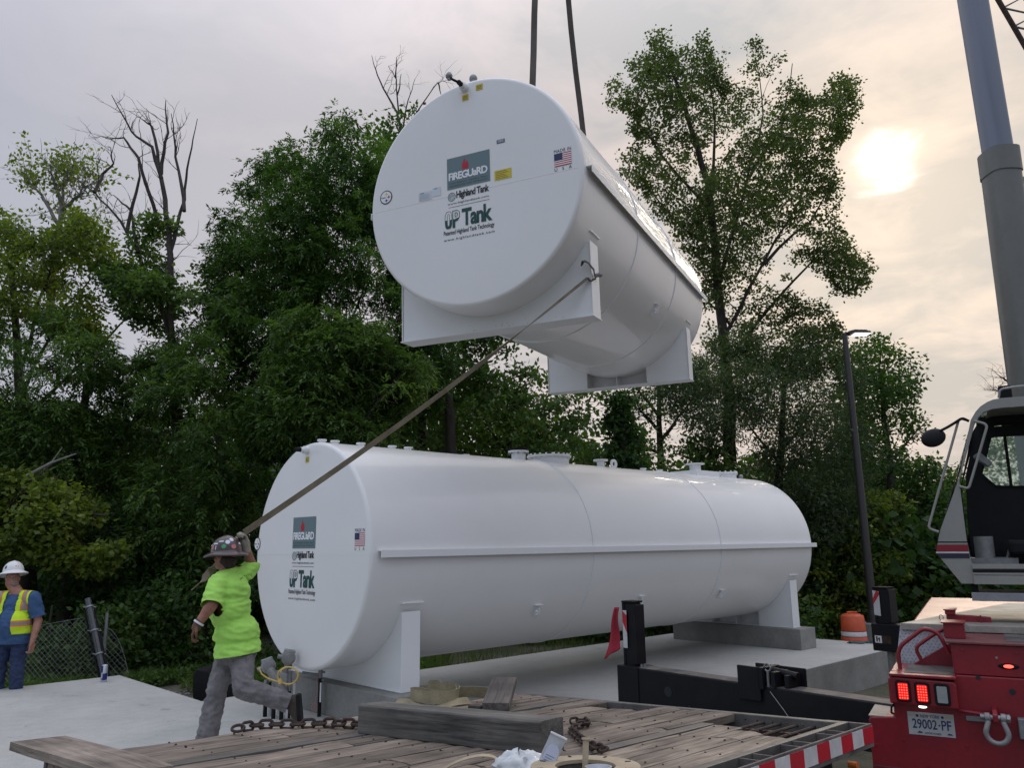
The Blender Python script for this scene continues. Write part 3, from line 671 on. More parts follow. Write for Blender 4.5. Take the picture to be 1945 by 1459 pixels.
# heavy timber block, short board, chains on the deck
TB = DK @ Matrix.Translation((-1.93, -.587, 0)) @ Matrix.Rotation(math.atan2(-(1.739-.587), .13), 4, 'Z')
def timber():
    L = 1.16; Wd = .185; H = .142; mb = MB(); mb.X = TB; nx = 24
    # x along length, y to the back (+y is away)
    sec = [(0, 0), (0, H), (Wd, H), (Wd, 0)]
    pts = []; fs = []
    for i in range(nx+1):
        x = L*i/nx
        for j, (y, z) in enumerate([(0, .008), (0, H*.5), (.0, H-.008), (.008, H), (Wd*.5, H+.0), (Wd-.008, H), (Wd, H-.01), (Wd, .0), (.01, 0)]):
            n = mnoise.noise(Vector((x*6, y*20, z*20)))*.004
            pts.append((x+(.01*mnoise.noise(Vector((y*30, z*30, i)))if i in (0, nx) else 0), y+n, z+.6*n if z > .01 else 0))
    m = 9
    for i in range(nx):
        for j in range(m): fs.append((i*m+j, i*m+(j+1) % m, (i+1)*m+(j+1) % m, (i+1)*m+j))
    fs += [tuple(range(m)), tuple(range(nx*m, nx*m+m))[::-1]]
    mb.add(pts, fs); o = mb.build('timber_block', wood_mat('grey_timber_block', (.17, .16, .14), (.10, .095, .085), (.025, .024, .022), 0), bevel=.003)
    # object space follows the block
    return o
def rebase(o, mw):
    o.data.transform(mw.inverted()); o.matrix_world = mw; return o
o = rebase(timber(), TB); tag(o, 'long heavy grey timber beam lying across the wooden trailer deck', 'timber')
a = DK @ Vector(dk(-.865, .585, .0)); 
pn = DK @ Vector(dk(*dpx(916, 1336, .05), .05)); pr = DK @ Vector(dk(*dpx(967, 1336, .05), .05)); pf = DK @ Vector(dk(*dpx(884, 1289, .15), .15))
XB = (pr-pn).normalized(); 
_yb = (pf-pn); _yb = (_yb-XB*_yb.dot(XB)).normalized()
BF = frame(pn, XB, _yb, XB.cross(_yb))
print('board', (pr-pn).length, (pf-pn).length)
mb = MB(); mb.box(0, (pr-pn).length, 0, (pf-pn).length, -.05, 0); o = mb.build('short_board', M['timber_x'].copy(), bevel=.003, local=True)
o.data.materials[0] = wood_mat('weathered_short_board', (.20, .175, .155), (.12, .105, .095), (.035, .032, .03), 1); o.matrix_world = BF
tag(o, 'short thick board leaning on the coiled webbing behind the timber', 'board')
mb = MB(); mb.X = DK; mb.box(-.93, -.86, -.50, -.40, .0, .03); tag(mb.build('wood_wedge', M['timber_x'], bevel=.004), 'small dark wooden chip at the foot of the short leaning board', 'wedge')

def chain(name, label, pts, wire=.008, pitch=.052, wid=.036, m='rust'):
    pts = [Vector(p) for p in pts]; seg = [(pts[i+1]-pts[i]).length for i in range(len(pts)-1)]; tot = sum(seg)
    t = thing(name, label, 'chain', pts[0]); n = int(tot/(pitch-2*wire)) ; me = None
    l = MB(); loop = []
    for k in range(16):
        a = 2*math.pi*k/16; x = math.cos(a)*wid/2*.8; y = math.sin(a)*wid/2*.8+math.copysign((pitch-wid)/2, math.sin(a)); loop.append((y, x, 0))
    loop.append(loop[0]); l.tube(loop, wire*.55 if False else wire*.6, 6, caps=False)
    for k in range(n):
        d = (k+.5)*tot/n; i = 0
        while i < len(seg)-1 and d > seg[i]: d -= seg[i]; i += 1
        p = pts[i].lerp(pts[i+1], d/seg[i]); tg = (pts[i+1]-pts[i]).normalized()
        if me is None: o = l.build('link', M[m], None, smooth=True, local=True); me = o.data
        else: o = link('link', me)
        q = tg.to_track_quat('X', 'Z') @ Matrix.Rotation((0.2 if k % 2 else 1.35)+rnd.uniform(-.25, .25), 3, 'X').to_quaternion()
        o.parent = t; o.matrix_parent_inverse = Matrix.Identity(4)
        o.matrix_basis = Matrix.Translation(p-pts[0]) @ q.to_matrix().to_4x4()
    return t
D_ = lambda u, v, h: DK @ Vector(dk(u, v, h))
def dchain(px, h=.02):
    r = []
    for x, y in px:
        u, v = dpx(x, y, h); r.append(D_(u, v, h+rnd.uniform(0, .006)))
    return r
chain('chain', 'rusty chain lying along the deck edge left of the timber beam', dchain([(462, 1384), (500, 1378), (560, 1377), (620, 1376), (690, 1378)]), .014, .085, .055)
chain('chain', 'tangled rusty chain heaped at the right end of the timber beam', dchain([(1085, 1372), (1110, 1370), (1118, 1376), (1092, 1380), (1085, 1388), (1098, 1400), (1106, 1408), (1118, 1415), (1130, 1420), (1142, 1424), (1150, 1428)]), .011, .062, .042)
mb = MB(); p = dchain([(452, 1386)], .03)[0]; mb.tube([p+Vector((math.cos(a)*.032, math.sin(a)*.02, math.sin(a)*.012+.0)) for a in np.linspace(0, 6.28, 17)], .008, 6, caps=False)
tag(mb.build('steel_ring', M['rust'], smooth=True), 'round dark steel ring at the left end of the deck edge chain', 'ring')

# coiled webbing strap
def coil():
    u0, v0 = dpx(825, 1322, .05); t = thing('webbing_coil', 'khaki webbing strap coiled loosely behind the timber beam', 'strap', D_(u0, v0, 0))
    c = D_(u0, v0, 0)
    mb = MB(); pts = []
    for k in range(60):
        a = 2*math.pi*k/30+2.4; r = .15+.016*math.sin(a*1.7)-.02*k/60; pts.append(c+Vector((r*math.cos(a)*1.15, r*math.sin(a)*.8, .055+.012*math.sin(a*2)+.02*k/60)))
    ribbon(mb, pts, .075, .006, lambda t: (0.15*math.sin(9*t), .2, 1)); mb.build('strap_loop', M['web_khaki'], t, smooth=30)
    mb = MB(); pts = [c+Vector((.04*math.cos(a), .03*math.sin(a), .115)) for a in np.linspace(0, 9, 24)]
    ribbon(mb, pts, .06, .006, (0, .1, 1)); mb.build('strap_loop', M['web_khaki'], t, smooth=30)
    mb = MB(); pts = [c+Vector((-.26+.5*s, -.02-.14*math.sin(s*3.1), .012+.012*math.sin(s*9))) for s in np.linspace(0, 1, 24)]
    ribbon(mb, pts, .075, .006, (0, 1, .35)); mb.build('strap_loop', M['web_khaki'], t, smooth=30)
    mb = MB(); pts = [c+Vector((.15+.30*s, .06+.05*math.sin(s*3.1), .06-.02*s)) for s in np.linspace(0, 1, 14)]
    ribbon(mb, pts, .075, .006, (0, -.15, 1)); mb.build('strap_loop', M['web_khaki'], t, smooth=30)
coil()

# spool, bag, packet, wooden hoop at the bottom edge
def spool():
    u0, v0 = dpx(1112, 1462, .10); c = D_(u0, v0, 0)
    F = frame(c, _U, -_V, _Nn); t = thing('cable_spool', 'pale plywood cable spool lying flat at the bottom edge of the deck', 'spool', F)
    for h in (.0, .10):
        mb = MB(); mb.X = F; mb.lathe([(.105, h), (.19, h), (.19, h+.012), (.105, h+.012), (.105, h)], 'z', 40); mb.build('spool_flange', M['ply'], t, smooth=30)
    mb = MB(); mb.X = F; mb.lathe([(.108, .012), (.112, .012), (.112, .10), (.108, .10)], 'z', 32); mb.build('spool_core', M['timber'], t, smooth=30)
    for k in range(8):
        a = k*.8+.2; mb = MB(); mb.X = F @ Matrix.Rotation(a, 4, 'Z'); mb.box(.155, .175, -.004, .004, .1125, .114); mb.build('slot', M['black_matt'], t)
    mb = MB(); mb.X = F @ Matrix.Translation((.035, -.03, .012)); mb.lathe([(0, 0), (.042, 0), (.042, .085), (.048, .088), (.048, .095), (.040, .095), (.038, .082), (0, .082)], 'z', 24)
    tag(mb.build('tin_can', M['can_silver'], smooth=30), 'small open tin standing inside the plywood spool', 'tin')
    mb = MB(); mb.X = F @ Matrix.Translation((.05, .045, .012)) @ Matrix.Rotation(.1, 4, 'Y'); mb.cyl((0, 0, 0), (0, 0, .17), .011, n=10); mb.cyl((0, 0, .17), (0, 0, .176), .016, n=10)
    tag(mb.build('wooden_stick', M['ply'], smooth=30), 'brown stick standing upright inside the plywood spool', 'stick')
    mb = MB(); mb.X = F @ Matrix.Translation((-.0, -.165, .114))
    for k in range(3): mb.X = F @ Matrix.Translation((.02, -.165, .1145)) @ Matrix.Rotation(k*1.05, 4, 'Z'); mb.box(-.022, .022, -.0015, .0015, 0, .003)
    tag(mb.build('red_string', M['tape_red']), 'knotted red string on the rim of the plywood spool', 'string')
spool()
def bag():
    u0, v0 = dpx(988, 1462, .05); c = D_(u0, v0, .0); mb = MB(); vs, fs = ngrid(36, 18, lambda a, b: (a, b)); out = []
    for a, b in vs:
        th = 2*math.pi*a; ph = math.pi*b*.96+.05; n = mnoise.noise(Vector((math.cos(th)*2.1, math.sin(th)*2.1, ph*2.3))); n2 = abs(mnoise.noise(Vector((math.cos(th)*5, math.sin(th)*5, ph*5+3))))
        r = .098*(1+.35*n-.35*n2); out.append(c+Vector((r*math.sin(ph)*math.cos(th)*1.15, r*math.sin(ph)*math.sin(th), .045-r*math.cos(ph)*.72)))
    mb.add(out, fs); tag(mb.build('plastic_bag', mat('white_plastic_bag', (.60, .63, .64), .35, noise=(6, .12)), smooth=60), 'crumpled white plastic bag at the bottom edge beside the spool', 'bag')
bag()
def packet():
    u0, v0 = dpx(1035, 1452, .10); c = D_(u0, v0, .09); top_ = c + (RT*.055+UP*.115).normalized()*.135 + FW*.02
    ax = (top_-c).normalized(); sd = (RT*.9-UP*.42); sd = (sd-ax*sd.dot(ax)).normalized(); F = frame(c, sd, ax, sd.cross(ax))
    t = thing('zip_packet', 'clear plastic zip packet with a printed paper propped on the white bag', 'packet', F)
    mb = MB(); mb.X = F; vs, fs = ngrid(8, 12, lambda a, b: ((a-.5)*.062, b*.15-.03, .006*math.sin(a*3.1)*math.sin(b*3.1)+.002*math.sin(b*9+a*5))); mb.add(vs, fs); mb.build('sleeve', M['plastic'], t, smooth=60)
    mb = MB(); mb.X = F; mb.box(-.032, .032, .115, .121, .002, .006); mb.build('zip_strip', M['decal_white'], t)
    mb = MB(); mb.X = F; pr = [(-.024, -.02), (.024, -.02), (.024, .06), (.02, .075), (.01, .084), (-.01, .084), (-.02, .075), (-.024, .06)]; mb.prism(pr, 2, .009, .010); mb.build('paper_insert', M['paper'], t)
    mb = MB(); mb.X = F
    for k in range(7): mb.box(-.018, .016-.004*(k % 3), -.012+.009*k, -.009+.009*k, .0105, .0108)
    mb.build('printed_lines', mat('pale_blue_print', (.22, .27, .42), .6), t)
packet()
mb = MB(); c = D_(*dpx(945, 1466, .03), .01)
ribbon(mb, [c+Vector((-.13+.02*math.cos(a), 0, 0))+(RT*.115*math.cos(a)+Vector((0, .02, 0))+UP*(.065*math.sin(a)+.045*math.cos(a))) for a in np.linspace(0, 6.28, 33)], .022, .004, FW)
tag(mb.build('wooden_hoop', M['ply'], smooth=30), 'thin pale wooden hoop tilted up left of the white bag', 'hoop')

# ------------------------------------------------------------------ crane: carrier rear, outriggers, cab, boom
EY = Vector((.87, -.493, 0)).normalized(); EX = Vector((-EY.y, EY.x, 0)); P0 = Vector((2.808, 5.757, 0))
CR = frame(P0, EY, EX, (0, 0, 1))          # x right along the rear, y forward, z up
cr = thing('mobile_crane', 'red and cream mobile crane seen from behind at the right edge', 'crane', CR)
def rp(x, y, off=0):
    p = onplane(x, y, P0+EX*off, EX)-P0; return (p.dot(EY), off, p.z)
mb = MB(); mb.X = CR
mb.prism([(-.392, -.42), (-.392, .56), (-.38, .583), (-.222, .597), (-.222, .9), (2.2, .9), (2.2, -.42)], 1, 0, .25)
mb.build('rear_plate', M['red'], cr, bevel=.01)
mb = MB(); mb.X = CR; mb.box(-.39, -.224, .01, .5, .585, .592); mb.build('step_top', M['tan'], cr)
mb = MB(); mb.X = CR; mb.prism([(.172, .902), (.172, 1.10), (2.2, 1.10), (2.2, .902)], 1, .0, .25); mb.build('rear_beam', M['red'], cr, bevel=.006)
mb = MB(); mb.X = CR; mb.box(.14, 2.2, -.02, 1.3, 1.102, 1.116); mb.build('rear_deck', M['red_dust'], cr, bevel=.003)
mb = MB(); mb.X = CR
for k in range(5): mb.box(.5+.35*k, .72+.35*k, .1, 1.2, 1.1165, 1.119)
mb.build('anti_slip_pad', M['dust_black'], cr)
mb = MB(); mb.X = CR
mb.prism([(-.232, .70), (-.232, .86), (-.215, .875), (.168, .865), (.182, .84), (.182, .69)], 1, -.10, .30)
lb = mb.build('lamp_box', M['red'], cr, bevel=.014)
mb = MB(); mb.X = CR; mb.box(-.222, .185, -.115, .45, .879, .897); mb.build('lamp_box_lid', M['red'], cr, bevel=.004)
mb = MB(); mb.X = CR; mb.box(-.13, .17, -.03, .40, .8975, .9005); mb.build('grip_pad', M['dust_black'], cr)
for i, (cx, cz) in enumerate(((-.142, .786), (-.026, .781), (.092, .780))):
    r = [(cx+sx*(.042-.012*(1-abs(math.cos(a)))) if False else cx, 0) for sx, a in ()]
    def rr(w, h, c, n=5):
        o = []
        for (sx, sz, a0) in ((1, -1, -math.pi/2), (1, 1, 0), (-1, 1, math.pi/2), (-1, -1, math.pi)):
            for k in range(n+1):
                a = a0+math.pi/2*k/n; o.append((cx+sx*(w-c)+c*math.cos(a), cz+sz*(h-c)+c*math.sin(a)))
        return o
    mb = MB(); mb.X = CR; mb.prism(rr(.047, .070, .018), 1, -.110, -.101); bz = mb.build('lamp_bezel', M['black_matt'], cr, bevel=.003)
    mb = MB(); mb.X = CR; mb.prism(rr(.031, .053, .009), 1, -.116, -.1105); mb.build('tail_lamp_lens', M['lens_red'] if i < 2 else M['lens_clear'], bz, bevel=.002)
    if i < 2:
        mb = MB(); mb.X = CR
        for a in range(4):
            for b in range(6): mb.sphere((cx-.0225+.015*a, -.117, cz-.0425+.017*b), (.0042, .0025, .0042), 5)
        mb.build('led_dots', M['led_red'], bz, smooth=True)
mb = MB(); mb.X = CR; mb.sphere((-.035, -.085, .690), (.026, .012, .008), 8); mb.build('plate_lamp', M['led_white'], lb, smooth=True)
# number plate
mb = MB(); mb.X = CR; 
def plate(x, z, off): return tuple(CR @ Vector((x, -.004-off, z)))
mb = MB(); mb.X = CR @ Matrix.Translation((0, -.004, 0)); mb.box(-.141, .140, 0, .003, .493, .640); pl = mb.build('number_plate', mat('plate_white', (.42, .43, .43), .4, noise=(20, .1)), cr, bevel=.004)
mb = MB(); mb.mi = 0
P = lambda x, y, off=0: plate(x, y, .002+off)
put_text(mb, 'NEW YORK', -.062, .607, .118, .020, .01, 1.05, 0, P)
put_text(mb, '29002', -.115, .535, .150, .062, .012, 1.0, 0, P); put_text(mb, 'PF', .062, .535, .058, .062, .012, 1.0, 0, P)
put_text(mb, 'APPORTIONED', -.045, .503, .10, .012, .01, 1.0, 0, P)
mb.poly([P(.040, .563), P(.054, .556), P(.054, .572)])
mb.poly([P(-.09, .507), P(-.055, .507), P(-.062, .517), P(-.078, .519)]); mb.poly([P(.09, .507), P(.125, .507), P(.117, .516), P(.10, .518)])
for x in (-.08, .072): mb.poly([P(x+.009*math.cos(k*math.pi/5), .617+.009*math.sin(k*math.pi/5)) for k in range(10)])
mb.mi = 1; mb.poly([P(-.138, .612), P(-.093, .612), P(-.093, .625), P(-.138, .625)]); mb.poly([P(.09, .612), P(.137, .612), P(.137, .625), P(.09, .625)])
mb.build('plate_lettering', [M['flag_blue'], mat('plate_sticker_tan', (.40, .36, .25), .5)], pl)
for x, z in ((-.10, .628), (.11, .628)):
    pass
# marker lamp, holes, shackle
mx, _, mz = rp(1915.6, 1266.5)
mb = MB(); mb.X = CR; mb.sphere((mx, -.001, mz), (.062, .008, .020), 8); q = mb.build('lamp_bezel', M['black_matt'], cr, smooth=True)
mb = MB(); mb.X = CR; mb.sphere((mx, -.006, mz), (.030, .008, .011), 8); mb.build('marker_lamp', M['led_red'], q, smooth=True)
for x, y, r in ((1858, 1288, .015), (1923, 1315, .019), (1893, 1250, .008)):
    a, _, b = rp(x, y); mb = MB(); mb.X = CR; mb.cyl((a, .004, b), (a, -.003, b), r, n=16); mb.build('bolt_hole', M['decal_black'] if r > .01 else M['galv'], cr)
sx, _, sz = rp(1890, 1358)
mb = MB(); mb.X = CR; mb.prism([(sz-.035, -.13), (sz-.035, 0), (sz+.04, 0), (sz+.04, -.09), (sz+.015, -.13)] if False else [(-.13, sz-.03), (0, sz-.04), (0, sz+.05), (-.09, sz+.045), (-.13, sz+.02)], 0, sx-.016, sx+.016)
pe = mb.build('tow_eye', M['red'], cr, bevel=.008)
sh = thing('shackle', 'big grey bow shackle hanging from the red tow eye of the crane', 'shackle', CR @ Matrix.Translation((sx, -.11, sz)))
X = CR @ Matrix.Translation((sx, -.11, sz))
mb = MB(); mb.X = X; pts = [(-.042, 0, .0), (-.044, -.01, -.03)]+[(-.062*math.cos(a)*1.0 if True else 0, -.02, -.092-.062*math.sin(a)) for a in np.linspace(-.45, math.pi+.45, 18)]+[(.044, -.01, -.03), (.042, 0, 0)]
mb.tube(pts, .0165, 10); mb.build('bow', M['box_grey'], sh, smooth=True)
mb = MB(); mb.X = X; mb.cyl((-.085, 0, 0), (.085, 0, 0), .017, n=14); mb.build('pin', M['galv'], sh, smooth=True)
for sg in (-1, 1): mb = MB(); mb.X = X; mb.cyl((sg*.03, 0, 0), (sg*.06, 0, 0), .028, n=16); mb.build('pin_eye', M['box_grey'], sh, smooth=True, bevel=.003)
mb = MB(); mb.X = X; mb.cyl((.062, 0, 0), (.082, 0, 0), .028, n=6); mb.build('nut', M['galv'], sh, bevel=.002)
mb = MB(); mb.X = CR; a = rp(1938, 1383); mb.box(a[0]-.01, a[0]+.05, -.06, 0, a[2]-.06, a[2]+.065); mb.build('hitch_lug', M['galv'], cr, bevel=.006)
mb = MB(); mb.X = CR; mb.box(sx-.17, sx-.04, -.02, 0, sz-.05, sz-.02); mb.build('hinge_plate', M['galv'], cr, bevel=.003)
mb = MB(); mb.X = CR; mb.cyl((.17, -.02, sz+.012), (sx-.05, -.05, sz+.003), .012, n=8); mb.build('hinge_bar', M['red'], cr)
for x, z in ((-.36, .40), (-.36, .15), (.55, 1.06), (.70, 1.06), (.85, 1.06), (.24, 1.06), (-.18, .45), (.20, .45), (-.05, .30), (.45, .30), (.60, .75), (.60, .60)):
    mb = MB(); mb.X = CR; mb.cyl((x, .002, z), (x, -.008, z), .011, n=6); mb.build('bolt', M['red'], cr, bevel=.001)
mb = MB(); mb.X = CR; mb.box(.174, .179, -.004, .0, .60, 1.095); mb.build('weld_bead', M['red'], cr)
mb = MB(); mb.X = CR; mb.box(-.385, 1.5, -.004, .0, .262, .268); mb.build('plate_joint', M['red_dust'], cr)
mb = MB(); mb.X = CR; mb.tube([(.62, -.03, 1.0), (.63, -.06, .85), (.60, -.07, .62), (.64, -.05, .40), (.70, -.02, .30)], .014, 10); mb.build('air_hose', M['black_matt'], cr, smooth=True)
mb = MB(); mb.X = CR; mb.tube([(-.20, .02, .70), (-.235, -.01, .66), (-.24, 0, .62), (-.21, .05, .60)], .007, 8); mb.build('lamp_wire', M['black_matt'], cr, smooth=True)
# handrails
def tubepart(name, pts, r, m, parent, X=None, n=10):
    mb = MB(); mb.X = X or CR
    P_ = [Vector(p) for p in pts]; q = [P_[0]]
    for i in range(1, len(P_)-1):
        a, b, c = P_[i-1], P_[i], P_[i+1]; d = min((a-b).length, (c-b).length)*.4
        s0 = b+(a-b).normalized()*d; s1 = b+(c-b).normalized()*d
        for t in (0, .25, .5, .75, 1): q.append(s0*(1-t)**2+b*2*t*(1-t)+s1*t*t)
    q.append(P_[-1]); mb.tube(q, r, n); return mb.build(name, m, parent, smooth=60)
tubepart('hand_rail', [rp(1711, 1278, .15), rp(1704, 1232, .15), rp(1755, 1193, .15), rp(1783, 1203, .15), rp(1803, 1243, .15)], .0145, M['red'], cr)
tubepart('hand_rail', [rp(1750, 1255, .35), rp(1738, 1231, .35), rp(1768, 1209, .35), rp(1806, 1188, .35)], .013, M['red'], cr)
mb = MB(); mb.X = CR; a, b, c = rp(1725, 1268, .38), rp(1806, 1218, .38), rp(1806, 1270, .38)
mb.prism([(a[0], a[2]), (c[0]+.02, c[2]), (b[0]+.02, b[2])], 1, .37, .44); mb.build('gusset', M['red'], cr)
# diamond plate with raised lozenges
a, b, c, d = rp(1710, 1184, .6), rp(1704, 1275, .6), rp(1852, 1262, .6), rp(1852, 1184, .6)
mb = MB(); mb.X = CR; mb.prism([(a[0], 1.168), (b[0]-.02, b[2]-.05), (.36, b[2]-.05), (.36, 1.168)], 1, .60, .61); dp = mb.build('tread_plate', M['chrome'], cr)
mb = MB(); nlz = 0
for i in range(24):
    for j in range(16):
        x = -.235+i*.026+(j % 2)*.013; z = .80+j*.0225
        if x < a[0]-.05+(1.168-z)*-.10+.04 or x > .35 or z > 1.16: continue
        sg = 1 if (i+j) % 2 else -1; mb.X = CR @ Matrix.Translation((x, .5995, z)) @ Matrix.Rotation(sg*R_(48), 4, 'Y')
        mb.prism([(-.0105, 0), (0, -.0028), (.0105, 0), (0, .0028)], 1, -.0022, 0); nlz += 1
o = mb.build('tread_pattern', mat('tread_relief_steel', (.16, .19, .25), .4, metal=.3), dp); o['kind'] = 'stuff'
z = 1.172; poly = [onplane(x, y, Vector((0, 0, z)), Vector((0, 0, 1))) for x, y in ((1710, 1184), (1912, 1146))]
dv = (poly[1]-poly[0]); poly = [poly[0], poly[1], poly[1]+EY*2.2, poly[0]+EY*2.4]
mb = MB(); pts = [tuple(p) for p in poly]; n4 = len(pts); mb.add(pts+[(p[0], p[1], p[2]-.05) for p in pts], [(0, 1, 2, 3), (7, 6, 5, 4)]+[(i, (i+1) % 4, 4+(i+1) % 4, 4+i) for i in range(4)]); mb.build('carrier_deck', M['tan'], cr, bevel=.004)
mb = MB(); mb.X = CR; mb.box(-.15, 2.3, .62, 4.6, -.1, 1.115); mb.build('carrier_body', M['red'], cr, bevel=.02)
# red lock boxes and beam with pins
q = rp(1792, 1181, .2); mb = MB(); mb.X = CR; mb.box(.133, .262, .16, .34, 1.117, 1.218); bxx = mb.build('lock_box', M['red'], cr, bevel=.004)
mb = MB(); mb.X = CR; mb.box(.12, .272, .14, .36, 1.2185, 1.226); mb.build('lock_box_lid', M['red'], bxx)
mb = MB(); mb.X = CR; mb.prism([(.135, 1.117), (.135, 1.228), (.435, 1.208), (.435, 1.117)], 1, .84, .92); cb = mb.build('deck_beam', M['red'], cr, bevel=.004)
mb = MB(); mb.X = CR; mb.box(.13, .20, .78, .96, 1.229, 1.258); mb.box(.12, .21, .77, .97, 1.2585, 1.266); mb.build('beam_cap', M['red'], cb, bevel=.002)
mb = MB(); mb.X = CR; mb.box(.36, .372, .80, .84, 1.15, 1.225); mb.build('retaining_pin', M['red'], cb)
for x, y, z in ((.275, .18, 1.19), (.10, .83, 1.2)):
    mb = MB(); mb.X = CR @ Matrix.Translation((x, y, z)); mb.tube([(.014*math.cos(a), 0, .02*math.sin(a)) for a in np.linspace(0, 6.28, 13)], .003, 6, caps=False); mb.build('pin_ring', M['galv'], cr, smooth=True)
# stabiliser beams with jacks
B0, B1 = atz(1175, 1265, .60), atz(1690, 1340, .60); BD = (B1-B0).normalized(); BN = Vector((BD.y, -BD.x, 0));
if BN.dot(CAM-B0) < 0: BN = -BN
OB = frame(B0, BD, Vector((0, 0, 1)).cross(BD), (0, 0, 1))   # x toward crane, y = away, z up
_ll = (B1-B0).length
mb = MB(); mb.X = OB; mb.box(0, _ll+.55, 0, .21, -.36, 0); ob = mb.build('stabiliser_beam', M['black'], cr, bevel=.008)
mb = MB(); mb.X = OB; mb.box(.012, _ll+.55, .012, .198, .001, .006); mb.build('dusty_top', M['dust_black'], ob)
mb = MB(); mb.X = OB; mb.box(-.012, .26, -.012, .222, -.36, .008); mb.build('end_collar', M['black'], ob, bevel=.006)
for x, z, r in ((.62, -.17, .045), (.86, -.27, .012)):
    mb = MB(); mb.X = OB; mb.cyl((x, -.003, z), (x, .02, z), r, n=18); mb.build('pin_hole', M['decal_black'], ob)
def jack(X, h, w, d, parent, red_left=True):
    mb = MB(); mb.X = X
    mb.box(-w/2, w/2, -d/2, d/2, 0, h); mb.box(-w/2-.008, -w/2+.02, -d/2-.012, d/2+.004, 0, h+.004); mb.box(w/2-.02, w/2+.03, -d/2-.006, d/2+.01, .02, h-.015)
    j = mb.build('jack_housing', M['black'], parent, bevel=.006)
    mb = MB(); mb.X = X; mb.box(-w/2-.01, w/2+.012, -d/2-.016, d/2+.012, h+.003, h+.02); mb.build('jack_cap', M['black_matt'], j, bevel=.004)
    return j
jx = .115; XJ = OB @ Matrix.Translation((jx, .105, .004))
hj = .62*B0.y/9.0
_t, _b = aty(1200, 1147, B0.y), aty(1200, 1266, B0.y); hj = _t.z-_b.z
jk = jack(XJ, hj, .135, .12, cr)
mb = MB(); mb.X = XJ; mb.mi = 0; x0, x1, yy = -.066, -.010, -.0765
mb.X = XJ
mb.poly([(x0, yy, hj*.28), (x1, yy, hj*.28), (x1, yy, hj*.88), (x0, yy, hj*.88)]); mb.mi = 1
mb.poly([(x0, yy-.002, hj*.70), (x1, yy-.002, hj*.52), (x1, yy-.002, hj*.80), (x0, yy-.002, hj*.88)])
mb.build('striped_reflector', [M['tape_white'], M['tape_red']], jk)
for x in (.26, .30): mb = MB(); mb.X = OB; mb.cyl((x, .05, .004), (x, .05, .035), .012, n=8); mb.build('bolt', M['galv'], ob)
# clamp bracket on the beam
l0 = (atz(1418, 1296, .6)-B0).dot(BD); l1 = (atz(1516, 1310, .6)-B0).dot(BD)
mb = MB(); mb.X = OB
mb.box(l0, l0+.22, -.03, -.004, -.12, .155); mb.box(l0+.20, l0+.25, -.03, .24, -.02, .155); mb.box(l0+.32, l0+.36, -.02, .25, .01, .13); mb.box(l0+.42, l0+.46, .02, .25, .01, .11); mb.box(l0+.02, l0+.50, .212, .235, -.10, .15); mb.cyl((l0+.2, .1, .13), (l0+.5, .1, .10), .03)
br = mb.build('clamp_bracket', M['black'], ob, bevel=.005)
mb = MB(); mb.X = OB; mb.tube([(l0+.27+.03*math.cos(a), .02, .155+.03*math.sin(a)) for a in np.linspace(0, 6.28, 15)], .008, 6, caps=False); mb.cyl((l0+.27, .02, .0), (l0+.27, .02, .13), .012); mb.build('lock_pin', M['box_grey'], br, smooth=True)
mb = MB(); mb.X = OB; mb.tube([(l0+.30, -.01, -.03), (l0+.42, -.012, -.16), (l0+.50, -.015, -.26), (l0+.62, -.015, -.35)], .004, 6); mb.build('thin_cable', M['box_grey'], br)
# far jack
J2 = aty(1693, 1237, 12.0); w2 = 28/1515.3*12
X2 = frame(J2, BD, Vector((0, 0, 1)).cross(BD), (0, 0, 1)); h2 = aty(1693, 1185, 12).z-J2.z; h3 = aty(1693, 1118, 12).z-J2.z
mb = MB(); mb.X = X2; mb.box(-.20, .9, -.13, .13, 0, h2); jb = mb.build('stabiliser_beam', M['black'], cr, bevel=.01)
jk2 = jack(X2 @ Matrix.Translation((-.03, 0, h2+.003)), h3-h2, .20, .20, cr)
mb = MB(); mb.X = X2 @ Matrix.Translation((-.03, -.118, h2)); hh = h3-h2; mb.mi = 0; mb.poly([(-.105, 0, hh*.25), (-.01, 0, hh*.22), (-.01, 0, hh*.92), (-.105, 0, hh*.95)]); mb.mi = 1
mb.poly([(-.105, -.002, hh*.55), (-.01, -.002, hh*.82), (-.01, -.002, hh*.90), (-.05, -.002, hh*.94), (-.105, -.002, hh*.72)])
mb.build('striped_reflector', [M['tape_white'], M['tape_red']], jk2)
mb = MB(); mb.X = X2 @ Matrix.Translation((-.02, -.134, h2*.42)); mb.mi = 0; mb.poly([(-.14, 0, -.05), (.10, 0, -.05), (.10, 0, .06), (-.14, 0, .06)]); mb.mi = 1; mb.poly([(-.135, -.002, -.045), (-.035, -.002, -.045), (-.035, -.002, .055), (-.135, -.002, .055)])
mb.mi = 0; mb.box(-.115, -.095, -.004, -.003, -.03, .045); mb.box(-.09, -.06, -.004, -.003, .0, .02); mb.box(-.075, -.06, -.004, -.003, -.03, .03)
mb.build('warning_label', [M['rust'], M['decal_white']], jb)
mb = MB(); mb.X = X2; mb.cyl((0, 0, -.5), (0, 0, 0), .06, n=14); mb.build('jack_rod', M['box_grey'], jb, smooth=True)
mb = MB(); mb.X = OB; mb.cyl((jx, .1, -1.0), (jx, .1, -.36), .05, n=14); mb.cyl((jx, .1, -1.1), (jx, .1, -1.02), .2, n=20); mb.build('jack_rod', M['box_grey'], ob, smooth=40)
